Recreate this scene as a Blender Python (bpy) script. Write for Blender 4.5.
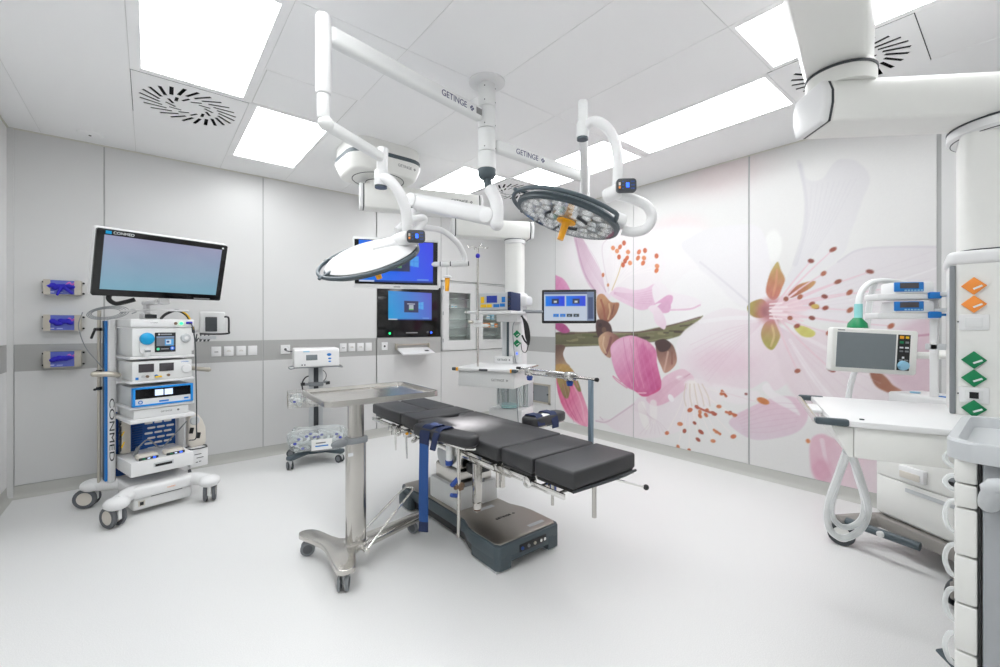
import bpy, bmesh, math, random
import numpy as np
from mathutils import Vector, Matrix, Euler

for _o in list(bpy.data.objects):
    bpy.data.objects.remove(_o, do_unlink=True)
scene = bpy.context.scene
COL = scene.collection
PI = math.pi
R = math.radians
rnd = random.Random(7)

# ------------------------------------------------------------ camera
CAM_H = 1.40
cam_data = bpy.data.cameras.new('camera')
cam = bpy.data.objects.new('camera', cam_data)
COL.objects.link(cam)
cam_data.sensor_fit = 'HORIZONTAL'
cam_data.sensor_width = 36.0
cam_data.lens = 36.0 * 430.0 / 1000.0
cam_data.shift_y = -7.5 / 1000.0
cam_data.clip_start = 0.02
cam.location = (0, 0, CAM_H)
cam.rotation_euler = (R(90), 0, -R(39.266))
scene.camera = cam

# ------------------------------------------------------------ world and exposure (the room is lit by its ceiling panels)
world = bpy.data.worlds.new('world')
scene.world = world
world.use_nodes = True
world.node_tree.nodes['Background'].inputs[0].default_value = (0.8, 0.85, 0.9, 1)
world.node_tree.nodes['Background'].inputs[1].default_value = 0.3
vs = scene.view_settings
vs.view_transform = 'Standard'
vs.look = 'None'
vs.exposure = 0.0
vs.gamma = 1.0
vs.use_curve_mapping = False
PANEL_LIGHT = 8.9

# ------------------------------------------------------------ materials
def lin(c):
    c = c / 255.0
    return c / 12.92 if c <= 0.04045 else ((c + 0.055) / 1.055) ** 2.4

def rgb(t):
    return (lin(t[0]), lin(t[1]), lin(t[2]), 1.0)

MATS = {}
def pm(name, col, rough=0.4, metal=0.0, var=0.03, scale=30.0, bump=0.0, bscale=400.0, spec=0.5, coat=0.0, emit=0.0, stretch=None):
    m = bpy.data.materials.new(name)
    m.use_nodes = True
    nt = m.node_tree
    b = nt.nodes['Principled BSDF']
    b.inputs['Roughness'].default_value = rough
    b.inputs['Metallic'].default_value = metal
    b.inputs['Specular IOR Level'].default_value = spec
    b.inputs['Coat Weight'].default_value = coat
    tc = nt.nodes.new('ShaderNodeTexCoord')
    mp = nt.nodes.new('ShaderNodeMapping')
    if stretch:
        mp.inputs['Scale'].default_value = stretch
    nt.links.new(tc.outputs['Object'], mp.inputs['Vector'])
    nz = nt.nodes.new('ShaderNodeTexNoise')
    nz.inputs['Scale'].default_value = scale
    nz.inputs['Detail'].default_value = 3.0
    nt.links.new(mp.outputs['Vector'], nz.inputs['Vector'])
    mx = nt.nodes.new('ShaderNodeMix')
    mx.data_type = 'RGBA'
    c = rgb(col)
    mx.inputs['A'].default_value = tuple(max(0, v * (1 - var)) for v in c[:3]) + (1,)
    mx.inputs['B'].default_value = tuple(min(1, v * (1 + var)) for v in c[:3]) + (1,)
    nt.links.new(nz.outputs['Fac'], mx.inputs['Factor'])
    nt.links.new(mx.outputs['Result'], b.inputs['Base Color'])
    if bump > 0:
        nb = nt.nodes.new('ShaderNodeTexNoise')
        nb.inputs['Scale'].default_value = bscale
        nt.links.new(mp.outputs['Vector'], nb.inputs['Vector'])
        bp = nt.nodes.new('ShaderNodeBump')
        bp.inputs['Strength'].default_value = bump
        bp.inputs['Distance'].default_value = 0.001
        nt.links.new(nb.outputs['Fac'], bp.inputs['Height'])
        nt.links.new(bp.outputs['Normal'], b.inputs['Normal'])
    if emit > 0:
        nt.links.new(mx.outputs['Result'], b.inputs['Emission Color'])
        b.inputs['Emission Strength'].default_value = emit
    MATS[name] = m
    return m

def glass_mat(name, tint=(235, 245, 245), alpha=0.12, rough=0.02, clear=False):
    m = bpy.data.materials.new(name)
    m.use_nodes = True
    nt = m.node_tree
    nt.nodes.clear()
    out = nt.nodes.new('ShaderNodeOutputMaterial')
    tr = nt.nodes.new('ShaderNodeBsdfTransparent')
    tr.inputs['Color'].default_value = rgb(tint)
    gl = nt.nodes.new('ShaderNodeBsdfGlossy' if clear else 'ShaderNodeBsdfPrincipled')
    gl.inputs[0].default_value = rgb(tint)
    gl.inputs['Roughness'].default_value = rough
    lw = nt.nodes.new('ShaderNodeLayerWeight')
    lw.inputs['Blend'].default_value = 0.5
    fr = nt.nodes.new('ShaderNodeMath')
    fr.operation = 'POWER'
    fr.inputs[1].default_value = 4.0
    nt.links.new(lw.outputs['Facing'], fr.inputs[0])
    ad = nt.nodes.new('ShaderNodeMath')
    ad.operation = 'ADD'
    ad.inputs[1].default_value = alpha
    ad.use_clamp = True
    nt.links.new(fr.outputs[0], ad.inputs[0])
    mx = nt.nodes.new('ShaderNodeMixShader')
    nt.links.new(ad.outputs[0], mx.inputs[0])
    nt.links.new(tr.outputs[0], mx.inputs[1])
    nt.links.new(gl.outputs[0], mx.inputs[2])
    nt.links.new(mx.outputs[0], out.inputs[0])
    MATS[name] = m
    return m

def attr_mat(name, rough=0.3, emit=0.0, spec=0.5):
    m = bpy.data.materials.new(name)
    m.use_nodes = True
    nt = m.node_tree
    b = nt.nodes['Principled BSDF']
    a = nt.nodes.new('ShaderNodeAttribute')
    a.attribute_name = 'print'
    b.inputs['Roughness'].default_value = rough
    b.inputs['Specular IOR Level'].default_value = spec
    if emit > 0:
        b.inputs['Base Color'].default_value = (0.01, 0.01, 0.012, 1)
        nt.links.new(a.outputs['Color'], b.inputs['Emission Color'])
        b.inputs['Emission Strength'].default_value = emit
    else:
        nt.links.new(a.outputs['Color'], b.inputs['Base Color'])
    MATS[name] = m
    return m

pm('wall_panel', (214, 214, 213), 0.32, var=0.012, scale=2.0, bump=0.03, bscale=60)
pm('wall_panel_bounce', (236, 236, 235), 0.4, var=0.012, scale=2.0)  # whiter than wall_panel so the mostly unseen walls throw back more light
pm('wall_stripe', (170, 170, 168), 0.32, var=0.012, scale=2.0)
pm('joint', (176, 177, 176), 0.6)
pm('ceiling_panel', (249, 249, 249), 0.55, var=0.01, scale=2.0)
pm('ceiling_gap', (222, 222, 220), 0.8)
pm('baseboard', (190, 190, 185), 0.45, var=0.03, scale=200)
pm('white', (231, 231, 231), 0.32, var=0.01)
pm('warm_white', (234, 234, 230), 0.34, var=0.01)
pm('satin_white', (226, 227, 226), 0.45, var=0.015)
pm('light_grey', (196, 199, 201), 0.42, var=0.02)
pm('cart_grey', (164, 167, 170), 0.45, var=0.02)
pm('mid_grey', (132, 136, 139), 0.45)
pm('slate', (72, 84, 90), 0.42, var=0.03)
pm('dark_grey', (58, 62, 66), 0.45)
pm('black', (22, 22, 24), 0.35)
pm('gloss_black', (10, 10, 12), 0.12)
pm('rubber', (96, 99, 103), 0.65)
pm('pad', (52, 52, 54), 0.45, var=0.06, scale=120, bump=0.15, bscale=900)
pm('steel', (200, 197, 192), 0.2, metal=1.0, var=0.05, scale=60, stretch=(1, 1, 30))
pm('steel_top', (206, 203, 198), 0.24, metal=1.0, var=0.05, scale=40, stretch=(1, 25, 1))
pm('chrome', (226, 225, 222), 0.16, metal=1.0, var=0.02)
pm('base_steel', (176, 170, 163), 0.36, metal=1.0, var=0.06, scale=30, stretch=(25, 1, 1))
pm('beige_metal', (190, 184, 172), 0.35, metal=0.6, var=0.03)
pm('navy', (32, 46, 84), 0.7, var=0.08, scale=200)
pm('strap_blue', (40, 84, 150), 0.75, var=0.15, scale=160)
pm('blue', (24, 120, 200), 0.4)
pm('frame_blue', (20, 142, 226), 0.35)
pm('deep_blue', (22, 84, 160), 0.45)
pm('knob_blue', (34, 70, 150), 0.4)
pm('cyan', (0, 158, 214), 0.4)
pm('pale_blue', (150, 200, 226), 0.4)
pm('glove_blue', (30, 20, 180), 0.55, var=0.2, scale=80)
pm('orange', (246, 150, 62), 0.4)
pm('amber', (240, 168, 20), 0.35)
pm('yellow', (250, 205, 30), 0.4)
pm('green', (0, 128, 78), 0.4)
pm('teal_liquid', (150, 214, 214), 0.25)
pm('lcd_grey', (120, 128, 132), 0.2)
pm('lcd_dark', (70, 66, 70), 0.2)
pm('beige_device', (214, 208, 198), 0.4)
pm('led_green', (40, 240, 130), 0.4, emit=2.0)
pm('led_blue', (40, 90, 250), 0.4, emit=2.5)
pm('led_white', (205, 220, 245), 0.4, emit=0.6)
pm('lcd_blue', (30, 50, 140), 0.3, emit=0.3)
pm('brown', (120, 96, 76), 0.5)
pm('lettering', (70, 74, 110), 0.5)
pm('lettering_dark', (44, 46, 50), 0.5)
pm('lettering_white', (225, 228, 230), 0.4)
pm('lettering_grey', (128, 128, 128), 0.5)
pm('hose', (226, 228, 228), 0.35)
pm('copper', (190, 130, 70), 0.3, metal=1.0)
pm('plenum', (34, 34, 34), 0.9)
pm('paper', (240, 240, 238), 0.6)
pm('plastic_bag_blue', (60, 70, 170), 0.4)
glass_mat('glass', (250, 252, 251), 0.03, clear=True)
glass_mat('clear_plastic', (247, 250, 250), 0.22, 0.12)
glass_mat('clear_hose', (250, 252, 252), 0.55, 0.3)
glass_mat('lens', (250, 251, 252), 0.02, 0.05, clear=True)
attr_mat('printed', 0.32)
attr_mat('screen', 0.12, emit=0.85, spec=0.5)
attr_mat('glossy_print', 0.2)

def light_mat(name, strength, col=(1, 1, 1)):
    m = bpy.data.materials.new(name)
    m.use_nodes = True
    nt = m.node_tree
    b = nt.nodes['Principled BSDF']
    b.inputs['Base Color'].default_value = (0.8, 0.8, 0.8, 1)
    b.inputs['Emission Color'].default_value = (*col, 1)
    b.inputs['Emission Strength'].default_value = strength
    MATS[name] = m
light_mat('light_panel', PANEL_LIGHT, (0.965, 0.985, 1.0))
light_mat('led_lens', 6.0, (1.0, 0.98, 0.94))

def floor_mat():
    m = bpy.data.materials.new('floor_vinyl')
    m.use_nodes = True
    nt = m.node_tree
    b = nt.nodes['Principled BSDF']
    b.inputs['Roughness'].default_value = 0.36
    tc = nt.nodes.new('ShaderNodeTexCoord')
    n1 = nt.nodes.new('ShaderNodeTexNoise')
    n1.inputs['Scale'].default_value = 220
    n1.inputs['Detail'].default_value = 4
    n2 = nt.nodes.new('ShaderNodeTexNoise')
    n2.inputs['Scale'].default_value = 3
    nt.links.new(tc.outputs['Object'], n1.inputs['Vector'])
    nt.links.new(tc.outputs['Object'], n2.inputs['Vector'])
    r = nt.nodes.new('ShaderNodeValToRGB')
    r.color_ramp.elements[0].position = 0.35
    r.color_ramp.elements[0].color = rgb((224, 224, 223))
    r.color_ramp.elements[1].position = 0.65
    r.color_ramp.elements[1].color = rgb((236, 236, 235))
    nt.links.new(n1.outputs['Fac'], r.inputs['Fac'])
    mr = nt.nodes.new('ShaderNodeMapRange')
    mr.inputs['To Min'].default_value = 0.32
    mr.inputs['To Max'].default_value = 0.42
    nt.links.new(n2.outputs['Fac'], mr.inputs['Value'])
    nt.links.new(mr.outputs[0], b.inputs['Roughness'])
    nt.links.new(r.outputs[0], b.inputs['Base Color'])
    MATS['floor_vinyl'] = m
floor_mat()

# ------------------------------------------------------------ mesh building helpers
def frame(z):
    z = Vector(z).normalized()
    a = Vector((0, 0, 1)) if abs(z.z) < 0.95 else Vector((1, 0, 0))
    x = a.cross(z).normalized()
    y = z.cross(x)
    return x, y, z

def spline(pts, n=8, closed=False):
    P = [Vector(p) for p in pts]
    N = len(P)
    if N < 3 and not closed:
        return P
    out = []
    rng = range(N) if closed else range(N - 1)
    for i in rng:
        if closed:
            p0, p1, p2, p3 = P[(i - 1) % N], P[i], P[(i + 1) % N], P[(i + 2) % N]
        else:
            p1, p2 = P[i], P[i + 1]
            p0 = P[i - 1] if i > 0 else p1 * 2 - p2
            p3 = P[i + 2] if i + 2 < N else p2 * 2 - p1
        for k in range(n):
            t = k / n
            out.append(0.5 * ((2 * p1) + (p2 - p0) * t + (2 * p0 - 5 * p1 + 4 * p2 - p3) * t * t + (3 * p1 - p0 - 3 * p2 + p3) * t ** 3))
    if not closed:
        out.append(P[-1])
    return out

class MB:
    def __init__(self, M=None):
        self.bm = bmesh.new()
        self.M = M
    def _add(self, tmp, M=None):
        if M is not None:
            bmesh.ops.transform(tmp, matrix=M, verts=tmp.verts)
        if self.M is not None:
            bmesh.ops.transform(tmp, matrix=self.M, verts=tmp.verts)
        me = bpy.data.meshes.new('tmp')
        tmp.to_mesh(me)
        tmp.free()
        self.bm.from_mesh(me)
        bpy.data.meshes.remove(me)
        return self
    def box(self, c, s, rot=(0, 0, 0), bev=0.0, seg=2, M=None):
        t = bmesh.new()
        bmesh.ops.create_cube(t, size=1.0)
        bmesh.ops.scale(t, vec=s, verts=t.verts)
        if bev > 0:
            bmesh.ops.bevel(t, geom=list(t.edges), offset=min(bev, min(s) * 0.49), segments=seg, profile=0.5, affect='EDGES')
        T = Matrix.Translation(c) @ Euler(rot).to_matrix().to_4x4()
        if M is not None:
            T = M @ T
        return self._add(t, T)
    def b2(self, lo, hi, bev=0.0, seg=2):
        return self.box([(a + b) / 2 for a, b in zip(lo, hi)], [abs(b - a) for a, b in zip(lo, hi)], bev=bev, seg=seg)
    def cyl(self, p0, p1, r, r2=None, n=24, bev=0.0, cap=True):
        p0, p1 = Vector(p0), Vector(p1)
        r2 = r if r2 is None else r2
        L = (p1 - p0).length
        if bev > 0:
            prof = [(0, 0), (r - bev, 0), (r - bev * 0.3, bev * 0.3), (r, bev), (r2, L - bev), (r2 - bev * 0.3, L - bev * 0.3), (r2 - bev, L), (0, L)]
        else:
            prof = [(0, 0), (r, 0), (r2, L), (0, L)] if cap else [(r, 0), (r2, L)]
        return self.lathe(prof, p0, p1 - p0, n)
    def lathe(self, prof, c=(0, 0, 0), axis=(0, 0, 1), n=32):
        x, y, z = frame(axis)
        c = Vector(c)
        t = bmesh.new()
        rings = []
        for (r, h) in prof:
            if r < 1e-6:
                rings.append([t.verts.new(c + z * h)])
            else:
                rings.append([t.verts.new(c + z * h + (x * math.cos(2 * PI * k / n) + y * math.sin(2 * PI * k / n)) * r) for k in range(n)])
        for a, b in zip(rings[:-1], rings[1:]):
            if len(a) == 1 and len(b) == 1:
                continue
            for k in range(n):
                k2 = (k + 1) % n
                if len(a) == 1:
                    t.faces.new((a[0], b[k2], b[k]))
                elif len(b) == 1:
                    t.faces.new((a[k], a[k2], b[0]))
                else:
                    t.faces.new((a[k], a[k2], b[k2], b[k]))
        bmesh.ops.recalc_face_normals(t, faces=t.faces)
        return self._add(t)
    def tube(self, pts, r, n=10, smooth=6, closed=False, r_end=None):
        P = spline(pts, smooth, closed) if smooth else [Vector(p) for p in pts]
        N = len(P)
        t = bmesh.new()
        rings = []
        up = None
        for i, p in enumerate(P):
            if closed:
                d = P[(i + 1) % N] - P[i - 1]
            else:
                d = P[min(i + 1, N - 1)] - P[max(i - 1, 0)]
            d.normalize()
            if up is None:
                x, y, _ = frame(d)
            else:
                x = (up - d * up.dot(d)).normalized()
                y = d.cross(x)
            up = x
            rr = r if r_end is None else r + (r_end - r) * i / (N - 1)
            rings.append([t.verts.new(p + (x * math.cos(2 * PI * k / n) + y * math.sin(2 * PI * k / n)) * rr) for k in range(n)])
        M = N if closed else N - 1
        for i in range(M):
            a, b = rings[i], rings[(i + 1) % N]
            for k in range(n):
                t.faces.new((a[k], a[(k + 1) % n], b[(k + 1) % n], b[k]))
        if not closed:
            t.faces.new(rings[0][::-1])
            t.faces.new(rings[-1])
        bmesh.ops.recalc_face_normals(t, faces=t.faces)
        return self._add(t)
    def ribbon(self, pts, w, th, wdir):
        # flat strap along a path, width along wdir
        P = spline(pts, 6)
        wd = Vector(wdir).normalized()
        t = bmesh.new()
        rings = []
        for i, p in enumerate(P):
            d = (P[min(i + 1, len(P) - 1)] - P[max(i - 1, 0)]).normalized()
            nrm = d.cross(wd).normalized()
            rings.append([t.verts.new(p + wd * (w / 2 * a) + nrm * (th / 2 * b)) for a, b in ((1, 1), (-1, 1), (-1, -1), (1, -1))])
        for a, b in zip(rings[:-1], rings[1:]):
            for k in range(4):
                t.faces.new((a[k], a[(k + 1) % 4], b[(k + 1) % 4], b[k]))
        t.faces.new(rings[0][::-1])
        t.faces.new(rings[-1])
        bmesh.ops.recalc_face_normals(t, faces=t.faces)
        return self._add(t)
    def prism(self, poly, z0, z1, bev=0.0, seg=2, M=None, poly2=None):
        t = bmesh.new()
        a = [t.verts.new((p[0], p[1], z0)) for p in poly]
        b = [t.verts.new((p[0], p[1], z1)) for p in (poly2 or poly)]
        n = len(poly)
        t.faces.new(a[::-1])
        t.faces.new(b)
        for k in range(n):
            t.faces.new((a[k], a[(k + 1) % n], b[(k + 1) % n], b[k]))
        bmesh.ops.recalc_face_normals(t, faces=t.faces)
        if bev > 0:
            e = [e for e in t.edges if len(e.link_faces) == 2 and e.calc_face_angle(0) > 0.5]
            bmesh.ops.bevel(t, geom=e, offset=bev, segments=seg, profile=0.5, affect='EDGES')
        return self._add(t, M)
    def sphere(self, c, r, s=(1, 1, 1), n=16, M=None):
        t = bmesh.new()
        bmesh.ops.create_uvsphere(t, u_segments=n, v_segments=max(6, n // 2), radius=r)
        T = Matrix.Translation(c) @ Matrix.Diagonal((*s, 1))
        if M is not None:
            T = M @ T
        return self._add(t, T)
    def build(self, name, mat, parent=None, loc=None, rot=None, angle=35.0):
        bm = self.bm
        ca = R(angle)
        for f in bm.faces:
            f.smooth = True
        for e in bm.edges:
            if len(e.link_faces) == 2 and e.calc_face_angle(0) > ca:
                e.smooth = False
        me = bpy.data.meshes.new(name)
        bm.to_mesh(me)
        bm.free()
        me.materials.append(MATS[mat])
        o = bpy.data.objects.new(name, me)
        COL.objects.link(o)
        o.parent = parent
        if loc is not None:
            o.location = loc
        if rot is not None:
            o.rotation_euler = rot
        return o

def rrect(w, h, r, n=5, cx=0, cy=0):
    out = []
    for (sx, sy, a0) in ((1, 1, 0), (-1, 1, 90), (-1, -1, 180), (1, -1, 270)):
        for k in range(n + 1):
            a = R(a0 + 90 * k / n)
            out.append((cx + sx * (w / 2 - r) + r * math.cos(a), cy + sy * (h / 2 - r) + r * math.sin(a)))
    return out

def tag(o, label=None, cat=None, group=None, kind=None):
    if label: o['label'] = label
    if cat: o['category'] = cat
    if group: o['group'] = group
    if kind: o['kind'] = kind
    return o

def thing(name, label, cat, loc=(0, 0, 0), rotz=0.0, group=None):
    o = bpy.data.objects.new(name, None)
    o.empty_display_size = 0.05
    COL.objects.link(o)
    o.location = loc
    o.rotation_euler = (0, 0, R(rotz))
    return tag(o, label, cat, group)

def copy_tree(o, parent=None):
    c = o.copy()
    COL.objects.link(c)
    c.parent = parent
    for ch in list(o.children):
        copy_tree(ch, c)
    return c

def share(o, name, parent, loc, rot=None):
    c = bpy.data.objects.new(name, o.data)
    COL.objects.link(c)
    c.parent = parent
    c.location = loc
    if rot is not None:
        c.rotation_euler = rot
    return c

def text(s, size, mat, parent, loc, rot=(R(90), 0, 0), name='lettering', align='CENTER', depth=0.0008, squash=1.0, shear=0.0):
    cu = bpy.data.curves.new('tmp_text', 'FONT')
    cu.body = s
    cu.size = size
    cu.align_x = align
    cu.align_y = 'CENTER'
    cu.extrude = depth
    cu.shear = shear
    to = bpy.data.objects.new('tmp_text', cu)
    COL.objects.link(to)
    dg = bpy.context.evaluated_depsgraph_get()
    me = bpy.data.meshes.new_from_object(to.evaluated_get(dg))
    bpy.data.objects.remove(to, do_unlink=True)
    bpy.data.curves.remove(cu)
    me.name = name
    if squash != 1.0:
        me.transform(Matrix.Diagonal((squash, 1, 1, 1)))
    me.materials.clear()
    me.materials.append(MATS[mat])
    o = bpy.data.objects.new(name, me)
    COL.objects.link(o)
    o.parent = parent
    o.location = loc
    o.rotation_euler = rot
    return o

# ------------------------------------------------------------ flat print: colours painted on a fine grid
class Print:
    def __init__(self, w, h, res, bg=(255, 255, 255)):
        self.w, self.h = w, h
        self.nx = max(2, int(round(w / res)) + 1)
        self.ny = max(2, int(round(h / res)) + 1)
        self.U, self.V = np.meshgrid(np.linspace(0, w, self.nx), np.linspace(0, h, self.ny))
        self.img = np.zeros((self.ny, self.nx, 3)) + np.array(bg, float)
        self.res = res
    def _mix(self, sl, a, col):
        c = np.array(col, float)
        self.img[sl] = self.img[sl] * (1 - a[..., None]) + c * a[..., None]
    def _win(self, x0, y0, x1, y1):
        dx, dy = self.w / (self.nx - 1), self.h / (self.ny - 1)
        i0 = max(0, int(math.floor(x0 / dx))); i1 = min(self.nx, int(math.ceil(x1 / dx)) + 1)
        j0 = max(0, int(math.floor(y0 / dy))); j1 = min(self.ny, int(math.ceil(y1 / dy)) + 1)
        if i1 <= i0 or j1 <= j0:
            return None
        return (slice(j0, j1), slice(i0, i1))
    def rect(self, x0, y0, x1, y1, col, a=1.0, col2=None):
        sl = self._win(x0 - self.res, y0 - self.res, x1 + self.res, y1 + self.res)
        if sl is None: return self
        U, V = self.U[sl], self.V[sl]
        d = np.minimum(np.minimum(U - x0, x1 - U), np.minimum(V - y0, y1 - V))
        al = np.clip(d / self.res + 0.5, 0, 1) * a
        if col2 is None:
            self._mix(sl, al, col)
        else:
            t = np.clip((U - x0) / (x1 - x0), 0, 1)[..., None]
            c = np.array(col, float) * (1 - t) + np.array(col2, float) * t
            self.img[sl] = self.img[sl] * (1 - al[..., None]) + c * al[..., None]
        return self
    def ell(self, cx, cy, rx, ry, col, a=1.0, soft=None, ang=0.0):
        soft = self.res if soft is None else soft
        rr = max(rx, ry) + soft
        sl = self._win(cx - rr, cy - rr, cx + rr, cy + rr)
        if sl is None: return self
        U, V = self.U[sl] - cx, self.V[sl] - cy
        ca, sa = math.cos(ang), math.sin(ang)
        q = np.sqrt(((U * ca + V * sa) / rx) ** 2 + ((-U * sa + V * ca) / ry) ** 2)
        al = np.clip((1 - q) * min(rx, ry) / soft + 0.5, 0, 1) * a
        self._mix(sl, al * al * (3 - 2 * al) if soft > self.res * 2 else al, col)
        return self
    def poly(self, pts, col, a=1.0, soft=None, col2=None, g0=None, g1=None, curve=True):
        soft = self.res if soft is None else soft
        if curve:
            pts = [(p.x, p.y) for p in spline([(x, y, 0) for x, y in pts], 5, True)]
        P = np.array(pts)
        sl = self._win(P[:, 0].min() - soft, P[:, 1].min() - soft, P[:, 0].max() + soft, P[:, 1].max() + soft)
        if sl is None: return self
        U, V = self.U[sl], self.V[sl]
        ins = np.zeros(U.shape, bool)
        dist = np.full(U.shape, 1e9)
        n = len(P)
        for i in range(n):
            x0, y0 = P[i]; x1, y1 = P[(i + 1) % n]
            ex, ey = x1 - x0, y1 - y0
            L = ex * ex + ey * ey
            if L < 1e-12: continue
            t = np.clip(((U - x0) * ex + (V - y0) * ey) / L, 0, 1)
            dist = np.minimum(dist, np.hypot(U - x0 - t * ex, V - y0 - t * ey))
            if y0 != y1:
                c = ((y0 > V) != (y1 > V)) & (U < ex * (V - y0) / (y1 - y0) + x0)
                ins ^= c
        sd = np.where(ins, dist, -dist)
        al = np.clip(sd / soft + 0.5, 0, 1)
        if soft > self.res * 2: al = al * al * (3 - 2 * al)
        al = al * a
        if col2 is None:
            self._mix(sl, al, col)
        else:
            gx, gy = g1[0] - g0[0], g1[1] - g0[1]
            t = np.clip(((U - g0[0]) * gx + (V - g0[1]) * gy) / (gx * gx + gy * gy), 0, 1)[..., None]
            c = np.array(col, float) * (1 - t) + np.array(col2, float) * t
            self.img[sl] = self.img[sl] * (1 - al[..., None]) + c * al[..., None]
        return self
    def line(self, pts, w, col, a=1.0, w2=None, soft=None):
        soft = self.res if soft is None else soft
        pts = [(p.x, p.y) for p in spline([(x, y, 0) for x, y in pts], 5)]
        P = np.array(pts)
        mw = max(w, w2 or w) + soft
        sl = self._win(P[:, 0].min() - mw, P[:, 1].min() - mw, P[:, 0].max() + mw, P[:, 1].max() + mw)
        if sl is None: return self
        U, V = self.U[sl], self.V[sl]
        al = np.zeros(U.shape)
        n = len(P) - 1
        for i in range(n):
            x0, y0 = P[i]; x1, y1 = P[i + 1]
            ex, ey = x1 - x0, y1 - y0
            L = ex * ex + ey * ey
            if L < 1e-12: continue
            t = np.clip(((U - x0) * ex + (V - y0) * ey) / L, 0, 1)
            d = np.hypot(U - x0 - t * ex, V - y0 - t * ey)
            ww = w if w2 is None else w + (w2 - w) * (i + 0.5) / n
            al = np.maximum(al, np.clip((ww / 2 - d) / soft + 0.5, 0, 1))
        self._mix(sl, al * a, col)
        return self
    def colours(self):
        c = np.clip(self.img / 255.0, 0, 1)
        l = np.where(c <= 0.04045, c / 12.92, ((c + 0.055) / 1.055) ** 2.4)
        return l
    def build(self, name, mat, parent, M, i0=0, i1=None):
        # plane in local x (u) / z (v); M places it
        i1 = self.nx - 1 if i1 is None else i1
        U, V = self.U[:, i0:i1 + 1], self.V[:, i0:i1 + 1]
        ny, nx = U.shape
        co = np.stack([U.ravel() - U.min(), np.zeros(U.size), V.ravel()], 1)
        idx = np.arange(nx * ny).reshape(ny, nx)
        f = np.stack([idx[:-1, :-1].ravel(), idx[:-1, 1:].ravel(), idx[1:, 1:].ravel(), idx[1:, :-1].ravel()], 1)
        me = bpy.data.meshes.new(name)
        me.vertices.add(len(co)); me.vertices.foreach_set('co', co.ravel())
        me.loops.add(f.size); me.loops.foreach_set('vertex_index', f.ravel().astype(np.int32))
        me.polygons.add(len(f)); me.polygons.foreach_set('loop_start', np.arange(0, f.size, 4, dtype=np.int32))
        me.update(calc_edges=True)
        at = me.color_attributes.new('print', 'FLOAT_COLOR', 'POINT')
        c = self.colours()[:, i0:i1 + 1].reshape(-1, 3)
        at.data.foreach_set('color', np.concatenate([c, np.ones((len(c), 1))], 1).ravel().astype(np.float32))
        me.materials.append(MATS[mat])
        o = bpy.data.objects.new(name, me)
        COL.objects.link(o)
        o.parent = parent
        o.matrix_local = M
        return o
# ------------------------------------------------------------ the room
X0, X1, Y0, Y1, ZC = -0.88, 4.36, -0.75, 5.18, 3.0
BB = 0.105                       # height of the coved skirting
S0, S1 = 1.03, 1.248             # grey stripe

o = MB().b2((X0 - 0.4, Y0 - 0.4, -0.1), (X1 + 0.5, Y1 + 0.5, 0.0)).build('floor', 'floor_vinyl'); tag(o, kind='structure')
ceiling = MB().b2((X0 - 0.4, Y0 - 0.4, ZC + 0.06), (X1 + 0.5, Y1 + 0.5, ZC + 0.25)).build('ceiling', 'ceiling_gap'); tag(ceiling, kind='structure')
wall_back = MB().b2((X0 - 0.4, Y1 + 0.42, 0), (X1 + 0.5, Y1 + 0.5, ZC + 0.03)).build('wall_back', 'joint'); tag(wall_back, kind='structure')
wall_right = MB().b2((X1 + 0.03, Y0 - 0.4, 0), (X1 + 0.1, Y1 + 0.45, ZC + 0.03)).build('wall_right', 'joint'); tag(wall_right, kind='structure')
wall_left = MB().b2((X0 - 0.1, Y0 - 0.4, 0), (X0 - 0.03, Y1 + 0.45, ZC + 0.03)).build('wall_left', 'joint'); tag(wall_left, kind='structure')
wall_front = MB().b2((X0 - 0.1, Y0 - 0.1, 0), (X1 + 0.1, Y0 - 0.03, ZC + 0.03)).build('wall_front', 'joint'); tag(wall_front, kind='structure')

G = 0.005
def back_panel(xa, xb, za, zb, mat='wall_panel'):
    return MB().b2((xa + G, Y1, za), (xb - G, Y1 + 0.006, zb), bev=0.0015, seg=1).build('panel', mat, wall_back)
def right_panel(ya, yb, za, zb, mat='wall_panel'):
    return MB().b2((X1, ya + G, za), (X1 + 0.006, yb - G, zb), bev=0.0015, seg=1).build('panel', mat, wall_right)

# back wall: panels with a grey dado stripe let into them
BX = [X0, -0.305, 0.952, 2.226, 3.170]
WS = (2.236, 3.155, 1.255, 1.93)          # opening of the wall display
for a, b in zip(BX[:-1], BX[1:]):
    xe = 0.035 if a == X0 else 0
    back_panel(a + xe, b, BB, S0)
    back_panel(a + xe, b, S0, S1, 'wall_stripe')
    if b == 3.170:
        back_panel(a, b, WS[3], ZC)
        back_panel(a, WS[0] - 0.004, S1, WS[3])
    else:
        back_panel(a, b, S1, ZC)
MB().b2((X0, Y1 - 0.012, 0), (X0 + 0.035, Y1 + 0.02, ZC)).build('corner_profile', 'wall_panel', wall_back)
# bay of the built-in cabinets
back_panel(3.170, 4.36, BB, 1.045)
back_panel(3.170, 4.36, 2.045, ZC)
# closing strips behind open joints
MB().b2((X0, Y1 + 0.006, 0), (2.23, Y1 + 0.03, ZC)).build('joint_backing', 'joint', wall_back)
MB().b2((3.15, Y1 + 0.006, 0), (4.4, Y1 + 0.03, 1.04)).build('joint_backing', 'joint', wall_back)

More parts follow.
